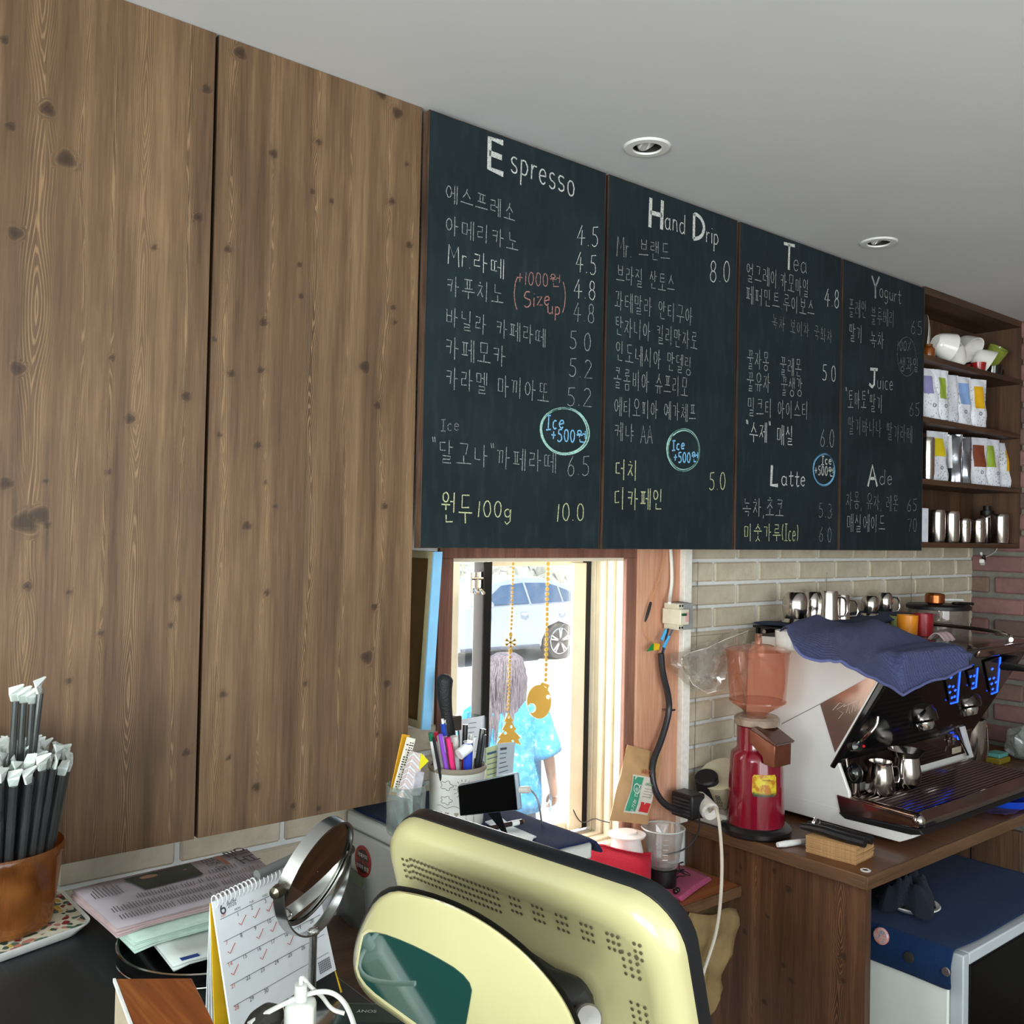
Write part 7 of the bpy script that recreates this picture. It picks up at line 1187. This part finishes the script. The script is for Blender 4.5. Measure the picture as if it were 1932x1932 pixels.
# rounded housing with the customer display
HP = O_+wv_*(WD*.33)+upv*(-.10)+nbk*.115; hq = lambda a, b, e=0: onp(a, b, HP+nbk*e, nbk)
def smooth_poly(P, k=2):
    P = [np.array(p, float) for p in P]
    for _ in range(k): P = [q for a, b in zip(P, P[1:]+P[:1]) for q in (a*.75+b*.25, a*.25+b*.75)]
    return P
out2 = smooth_poly([(722, 1672), (800, 1683), (890, 1718), (975, 1776), (1040, 1842), (1082, 1905), (1105, 1970), (1105, 2080), (960, 2080), (860, 2000), (760, 1925), (690, 1878), (664, 1822), (678, 1750)], 2)
dv_ = unit(HP-EYE); sh_ = V3(0, 0, 0)
def hring(sc, e, sh_=V3(0, 0, 0)): c = sum(out2)/len(out2); return [hq(*(c+(p-c)*sc), 0)-dv_*e+sh_ for p in out2]
MB().loft([hring(.90, .001), hring(.955, -.002), hring(.985, -.008), hring(1.0, -.018), hring(1.03, -.050), hring(1.03, -.062)]).build('display_housing', m_ivory, ps_, smooth=True, ang=60)
sb_ = _R*.006+_U*.003; MB().loft([hring(1.04, -.062, sb_), hring(1.075, -.064, sb_), hring(1.10, -.078, sb_), hring(1.0, -.082, sb_)]).build('housing_back', M('131412', .5), ps_, smooth=True, ang=50)
gp = smooth_poly([(690, 1750), (790, 1787), (893, 1848), (884, 1905), (868, 1990), (770, 1920), (672, 1848), (680, 1790)], 2); MB().prism([hq(*p, .0012) for p in gp], -nbk*.004).build('display_glass', M('1d4a44', .05, var=0, coat=1, metal=.35), ps_); gp3 = smooth_poly([(686, 1744), (792, 1781), (900, 1846), (891, 1907), (875, 2000), (768, 1928), (666, 1850), (675, 1788)], 2); MB().prism([hq(*p, .0004) for p in gp3], -nbk*.004).build('display_surround', M('b8b286', .25, coat=.6, var=0), ps_, bevel=.001)
hp4 = [onp(a, b, HP-nbk*.075, nbk) for a, b in ((985, 1775), (1050, 1818), (1105, 1838), (1126, 1875), (1138, 1940), (1150, 2000), (1040, 2000), (1000, 1880))]; MB().prism(hp4, nbk*.03).build('hinge_block', M('101112', .5), ps_, bevel=.008); kd = unit(EYE-HP); kq = onp(1110, 1922, HP-nbk*.045, nbk); MB().lathe([(.0105, -.014), (.0105, .002), (.009, .004), (.001, .0045)], kq, 28, ax=kd).build('hinge_knob', M('8d8b84', .3, .6), ps_, smooth=True)
ctr = (O_+wv_*WD*.42+nb*.05)*V3(1, 1, 0); MB().box(ctr+V3(0, 0, ZD+.012), (.20, .15, .022), (wv_, nb, V3(0, 0, 1))).build('till_base', m_ivory, ps_, bevel=.008); MB().box(ctr+nb*.0+V3(0, 0, ZD+.06), (.12, .07, .10), (wv_, nb, V3(0, 0, 1))).build('till_neck', m_ivory, ps_, bevel=.01)
# ---------------------------------------------------------------- street outside the window
ZG = -.40; t = NT('bright_concrete'); t.set(Base_Color=t.ramp(t.noise(1.2, det=5), [(.3, lin('cfccc6')), (.7, lin('e6e3dd'))]), Roughness=.9)
struct(MB().mm(-12, YW+.15, ZG-.1, 40, 30, ZG).build('ground', t.m))
gw = thing('garden_bank', 'grey stone bank with dry grass across the street behind the parked car', 'bank', (14, 14.6, ZG)); rg = np.random.default_rng(8); P = []
for j in range(14):
    P.append([V3(x, 14.2+.18*j+.10*math.sin(x*2.1+j)+rg.uniform(-.12, .12), ZG+.22*j+rg.uniform(-.07, .07)) for x in np.arange(2, 30, .5)])
MB().sheet(P).build('stone_bank', M('8d918a', .95, var=.45, sc=3, bump=1, bsc=8), gw, smooth=False)
gs = MB()
for i in range(900):
    x = rg.uniform(5, 22); z = rg.uniform(.0, 2.7); b = V3(x, 14.15+.82*z+rg.uniform(-.1, .1), ZG+z); d = V3(rg.uniform(-.3, .3), rg.uniform(-.35, -.05), rg.uniform(.1, .5)); s = V3(.03, 0, .02); gs.add([b-s, b+s, b+d], [(0, 1, 2)])
gs.build('dry_grass', M('b9bfa4', .9, var=.2), gw, fix=False, kind='stuff')
bd = thing('house_front', 'pale rendered house front above the bank across the street', 'building', (14, 17, ZG)); MB().mm(2, 17.2, ZG, 30, 18, 7).build('house_wall', M('c9c9c4', .9, var=.06, sc=2), bd)
# silver sedan
ra = on(1057, 1204, 'y', 11.6); gx = ra[0]; sc = .93; CY = 11.6; m_car = M('98a3b0', .35, .4, var=.02, coat=.4); m_cg = M('2f4a66', .08, var=.1, coat=.5)
car = thing('silver_sedan', 'silver sedan parked across the street behind the walking person', 'car', (gx-1.3, CY+.8, ZG)); cp = lambda x, z, y: V3(gx+x*sc, CY+y, ZG+z*sc)
prof = [(-3.62, .32), (-3.68, .55), (-3.5, .74), (-2.7, .90), (-1.95, .98), (-.5, 1.0), (.62, 1.02), (.92, .95), (.98, .62), (.95, .34), (.8, .24), (.42, .24), (.40, .36), (.26, .60), (0, .68), (-.26, .60), (-.40, .36), (-.42, .24), (-2.33, .24), (-2.35, .36), (-2.49, .60), (-2.75, .68), (-3.01, .60), (-3.15, .36), (-3.17, .24), (-3.5, .24)]
def cring(y, k, dz=0): cx, cz = -1.35, .62; return [cp(cx+(x-cx)*k, cz+(z-cz)*(1-(1-k)*1.5)+dz, y) for x, z in prof]
MB().loft([cring(.0, .965), cring(.05, .99), cring(.16, 1.0), cring(1.45, 1.0), cring(1.56, .99), cring(1.62, .965)]).build('body', m_car, car, smooth=True, ang=40)
gh = [(-1.98, .96), (-1.25, 1.36), (-.75, 1.42), (-.1, 1.41), (.32, 1.30), (.80, 1.0)]
def gring(y, k): return [cp(-.6+(x+.6)*(1-(1-k)*(z-.9)*1.4), z, y) for x, z in gh]
MB().loft([[cp(x, .96+(z-.96)*v, .07+.20*v**1.2*1) for x, z in gh] for v in (0, .5, .9, 1)][:0]+[[cp(x, z, .08+.24*(z-.96)/.46) for x, z in gh], [cp(x*.96-.02, z+.03, .45) for x, z in gh], [cp(x*.96-.02, z+.03, 1.2) for x, z in gh], [cp(x, z, 1.54-.24*(z-.96)/.46) for x, z in gh]]).build('roof', m_car, car, smooth=True, ang=50)
sw = lambda x, z: cp(x, z, .06+.24*(z-.96)/.46)
for nm, q in (('side_window', [(-1.72, 1.0), (-1.15, 1.31), (-.66, 1.35), (-.66, 1.0)]), ('side_window', [(-.60, 1.0), (-.60, 1.35), (-.12, 1.34), (.12, 1.28), (.12, 1.0)]), ('quarter_window', [(.17, 1.0), (.17, 1.26), (.34, 1.2), (.56, 1.04), (.56, 1.0)])): MB().prism([sw(*p) for p in q], (0, .02, 0)).build(nm, m_cg, car)
for q in ([(-1.85, .96), (-1.85, .35)], [(-.63, .98), (-.63, .30), (-1.9, .30)], [(.2, .98), (.3, .75), (-.35, .35)]): MB().ribbon([cp(x, z, -.004 if .3 < z < .8 else .006) for x, z in q], .012, (0, -1, 0)).build('door_gap', M('6b6f78', .6), car, fix=False)
for x in (-.85, .02): MB().tube([cp(x-.09, .84, -.02), cp(x, .845, -.045), cp(x+.09, .84, -.02)], .016, 8).build('door_handle', M('e3e6ea', .15, .8, var=0), car, smooth=True)
MB().tube([cp(-2.2, .28, -.01), cp(-.5, .27, -.01)], .03, 8).build('sill_trim', M('4d525a', .5), car, smooth=True); MB().ball(cp(-1.72, 1.02, -.09), .09, 14, 8, (1.2, .7, .75)).build('door_mirror', m_car, car, smooth=True)
for x in (0, -2.75):
    for y in (.02, 1.46):
        c = cp(x, .325, y); w = MB().lathe([(.17, 0), (.285, -.02), (.30, .02), (.30, .16), (.28, .19), (.17, .19)], c, 36, ax=(0, 1, 0)).build('wheel', M('2c2f33', .8), car, smooth=True); MB().lathe([(.205, -.022), (.215, -.02), (.205, .01)], c, 32, ax=(0, 1, 0), cap0=False, cap1=False).build('rim', M('d9dce0', .2, .8, var=0), w, smooth=True); w['_wl'] = car['_wl']
        sp_ = MB()
        for k in range(5):
            for d in (-.16, .16): a = 2*pi*k/5+d+.3; b = 2*pi*k/5+d*.4+.3; MB().box(c+V3((.115)*math.cos((a+b)/2), -.02, .115*math.sin((a+b)/2)), (.18, .02, .022), (V3(math.cos(a), 0, math.sin(a)), V3(0, 1, 0), V3(-math.sin(a), 0, math.cos(a)))).build('spoke', M('d9dce0', .2, .8, var=0), w)
# person walking past, seen from behind
t0 = 5.2; base = EYE+t0*ray(957, 1300); PX, PY = base[0], base[1]; pr_ = unit(V3(_R[0], _R[1], 0)); pf_ = unit(V3(_F[0], _F[1], 0)); L3 = lambda s, g, z: V3(PX, PY, ZG)+pr_*s+pf_*g+V3(0, 0, z)
pe_ = thing('person', 'person with long grey brown hair and a bright blue loose shirt walking past outside', 'person', V3(PX, PY, ZG)); m_skin = M('c99880', .55, var=.05)
J_ = {'pel': (0, 0, .78), 'sp': (0, .0, .95), 'ch': (.0, .01, 1.10), 'nk': (-.005, .01, 1.19), 'hd': (-.01, .035, 1.27), 'ht': (-.01, .035, 1.37), 'rs': (.155, .01, 1.12), 're': (.232, -.03, .88), 'rw': (.262, .05, .70), 'rh': (.27, .075, .64), 'ls': (-.155, .01, 1.12), 'le': (-.20, .05, .88), 'lw': (-.20, .14, .70), 'lh': (-.20, .165, .65), 'rp': (.075, 0, .75), 'rk': (.085, .10, .43), 'ra': (.08, .03, .09), 'rt': (.08, .15, .03), 'lp': (-.075, 0, .75), 'lk': (-.08, -.02, .42), 'la': (-.075, -.22, .12), 'lt': (-.075, -.13, .03)}
Rr = {'pel': .125, 'sp': .105, 'ch': .12, 'nk': .045, 'hd': .068, 'ht': .062, 'rs': .05, 're': .036, 'rw': .025, 'rh': .022, 'ls': .05, 'le': .036, 'lw': .025, 'lh': .022, 'rp': .078, 'rk': .052, 'ra': .035, 'rt': .03, 'lp': .078, 'lk': .052, 'la': .035, 'lt': .03}
Eg = [('pel', 'sp'), ('sp', 'ch'), ('ch', 'nk'), ('nk', 'hd'), ('hd', 'ht'), ('ch', 'rs'), ('rs', 're'), ('re', 'rw'), ('rw', 'rh'), ('ch', 'ls'), ('ls', 'le'), ('le', 'lw'), ('lw', 'lh'), ('pel', 'rp'), ('rp', 'rk'), ('rk', 'ra'), ('ra', 'rt'), ('pel', 'lp'), ('lp', 'lk'), ('lk', 'la'), ('la', 'lt')]
def skin(name, J, R, E_, mat, parent, root, sub=2):
    K = list(J); me = bpy.data.meshes.new(name); org = np.array(parent['_wl']); me.from_pydata([tuple(L3(*J[k])-org) for k in K], [(K.index(a), K.index(b)) for a, b in E_], []); o = bpy.data.objects.new(name, me); C.objects.link(o); o.parent = parent; o['_wl'] = parent['_wl']
    m = o.modifiers.new('skin', 'SKIN'); m.use_smooth_shade = True
    if not me.skin_vertices: me.skin_vertices  # layer is made by the modifier below
    if len(me.skin_vertices) == 0: bm = bmesh.new(); bm.from_mesh(me); bm.verts.layers.skin.verify(); bm.to_mesh(me); bm.free()
    for i, k in enumerate(K): v = me.skin_vertices[0].data[i]; v.radius = (R[k], R[k]); v.use_root = (k == root)
    s = o.modifiers.new('sub', 'SUBSURF'); s.levels = sub; s.render_levels = sub; me.materials.append(mat); return o
bo = skin('body', J_, Rr, Eg, m_skin, pe_, 'pel')
hx = L3(.245, .085, .64)
for k in range(4):
    a = L3(.257+.009*k, .092+.004*k, .63); MB().tube([a, a+V3(0, 0, -.028+.003*abs(k-1))+pf_*.004, a+V3(0, 0, -.048+.004*abs(k-1))-pr_*.014, a+V3(0, 0, -.05)-pr_*.028], [.0085, .008, .0075, .006], 8, sm=1).build('finger', m_skin, bo, smooth=True)
MB().tube([L3(.253, .09, .65), L3(.237, .105, .625), L3(.233, .108, .60)], [.010, .009, .007], 8, sm=1).build('thumb', m_skin, bo, smooth=True)
t = NT('blue_print_cotton'); n_ = t.noise(26, det=5, rough=.7); t.set(Base_Color=t.ramp(n_, [(.4, lin('2f86b4')), (.58, lin('4aa3cb')), (.68, lin('c5dfe6'))]), Roughness=.9); m_sh = t.m
rings = []
for z, wx, wg, cx, cg in ((1.215, .055, .055, -.005, .012), (1.20, .085, .07, -.005, .012), (1.165, .155, .095, 0, .01), (1.12, .19, .115, 0, .0), (1.0, .175, .13, 0, -.005), (.88, .185, .14, .0, -.01), (.76, .19, .15, .0, -.01), (.66, .195, .155, .005, -.01), (.60, .195, .155, .005, -.01)):
    rings.append([L3(cx+wx*math.cos(a)*(1+.03*math.sin(6*a+z*9)), cg+wg*math.sin(a)*(1+.05*math.sin(7*a+z*7)), z) for a in np.linspace(0, 2*pi, 41)[:-1]])
MB().loft(rings, False, False).build('shirt', m_sh, pe_, smooth=True, solid=.004)
for s in (1, -1):
    rings = [[L3(s*(x+r*math.cos(a)*.9), g+r*math.sin(a), z+r*.35*math.cos(a)) for a in np.linspace(0, 2*pi, 25)[:-1]] for x, g, z, r in ((.12, .01, 1.13, .065), (.165, .0, 1.09, .075), (.195, -.02, 1.0, .078), (.215, -.035, .93, .085), (.22, -.04, .895, .088))]
    MB().loft(rings, False, False).build('sleeve', m_sh, pe_, smooth=True, solid=.004)
rings = [[L3(.0+w*math.cos(a), g+w*.8*math.sin(a), z) for a in np.linspace(0, 2*pi, 25)[:-1]] for z, w, g in ((.80, .15, 0), (.6, .165, 0), (.3, .185, .0), (.12, .20, -.02))]
MB().loft(rings, False, False).build('skirt', M('4d5a6b', .9, var=.1), pe_, smooth=True, solid=.004)
for a, b in (((.08, .03, .04), (.08, .17, .03)), ((-.075, -.22, .06), (-.075, -.11, .03))): MB().tube([L3(*a), L3((a[0]+b[0])/2, (a[1]+b[1])/2, .045), L3(*b)], [.04, .042, .03], 14, sm=1).build('shoe', M('e2dfd8', .6), pe_, smooth=True)
t = NT('grey_brown_hair'); n_ = t.noise(120, t.coord((1, 1, .12)), 4, .6); t.set(Base_Color=t.ramp(n_, [(.3, lin('453f44')), (.7, lin('8b8288'))]), Roughness=.5); t.bump(n_, .8, .01)
rings = []
for z, w, g, cx in ((1.435, .012, .03, -.01), (1.43, .05, .03, -.01), (1.405, .088, .025, -.01), (1.35, .108, .02, -.012), (1.28, .112, .01, -.015), (1.20, .112, -.005, -.02), (1.12, .118, -.03, -.025), (1.05, .112, -.045, -.03), (1.0, .07, -.06, -.03)):
    rings.append([L3(cx+w*math.cos(a)*(1+.05*math.sin(9*a+z*22)+.04*math.sin(17*a)), g+w*(.95 if z > 1.25 else .75)*math.sin(a)*(1+.05*math.sin(11*a-z*15)), z+.012*math.sin(5*a)*(z < 1.1)) for a in np.linspace(0, 2*pi, 65)[:-1]])
MB().loft(rings).build('hair', t.m, pe_, smooth=True, ang=70)
hs = MB(); rg = np.random.default_rng(2)
for i in range(120):
    a = rg.uniform(pi*1.0, pi*2.05); r0 = .112; pts = []
    for k in range(9): z = 1.40-.40*k/8-.05*rg.random()*(k == 8); w = (.085+.03*min(1, k/2))*(1.0+.04*math.sin(k*1.7+i)); pts.append(L3(-.012-.002*k+w*1.04*math.cos(a+.05*math.sin(k+i)), .015-.008*k+w*(.95 if k < 4 else .78)*math.sin(a), z))
    hs.tube(pts, [.003, .004, .004, .004, .004, .004, .003, .002, .001], 5)
hs.build('hair_strands', t.m, pe_, smooth=True, kind='stuff', fix=False)
hp = thing('phone_in_hand', 'small pale blue phone held in the right hand of the person outside', 'phone', L3(.255, .09, .59)); MB().box(L3(.251, .095, .605), (.012, .05, .10), (pr_, pf_, V3(0, 0, 1))).build('phone_body', M('9db7cc', .3), hp, bevel=.004)
# tidy
for o in bpy.data.objects:
    if '_wl' in o: del o['_wl']
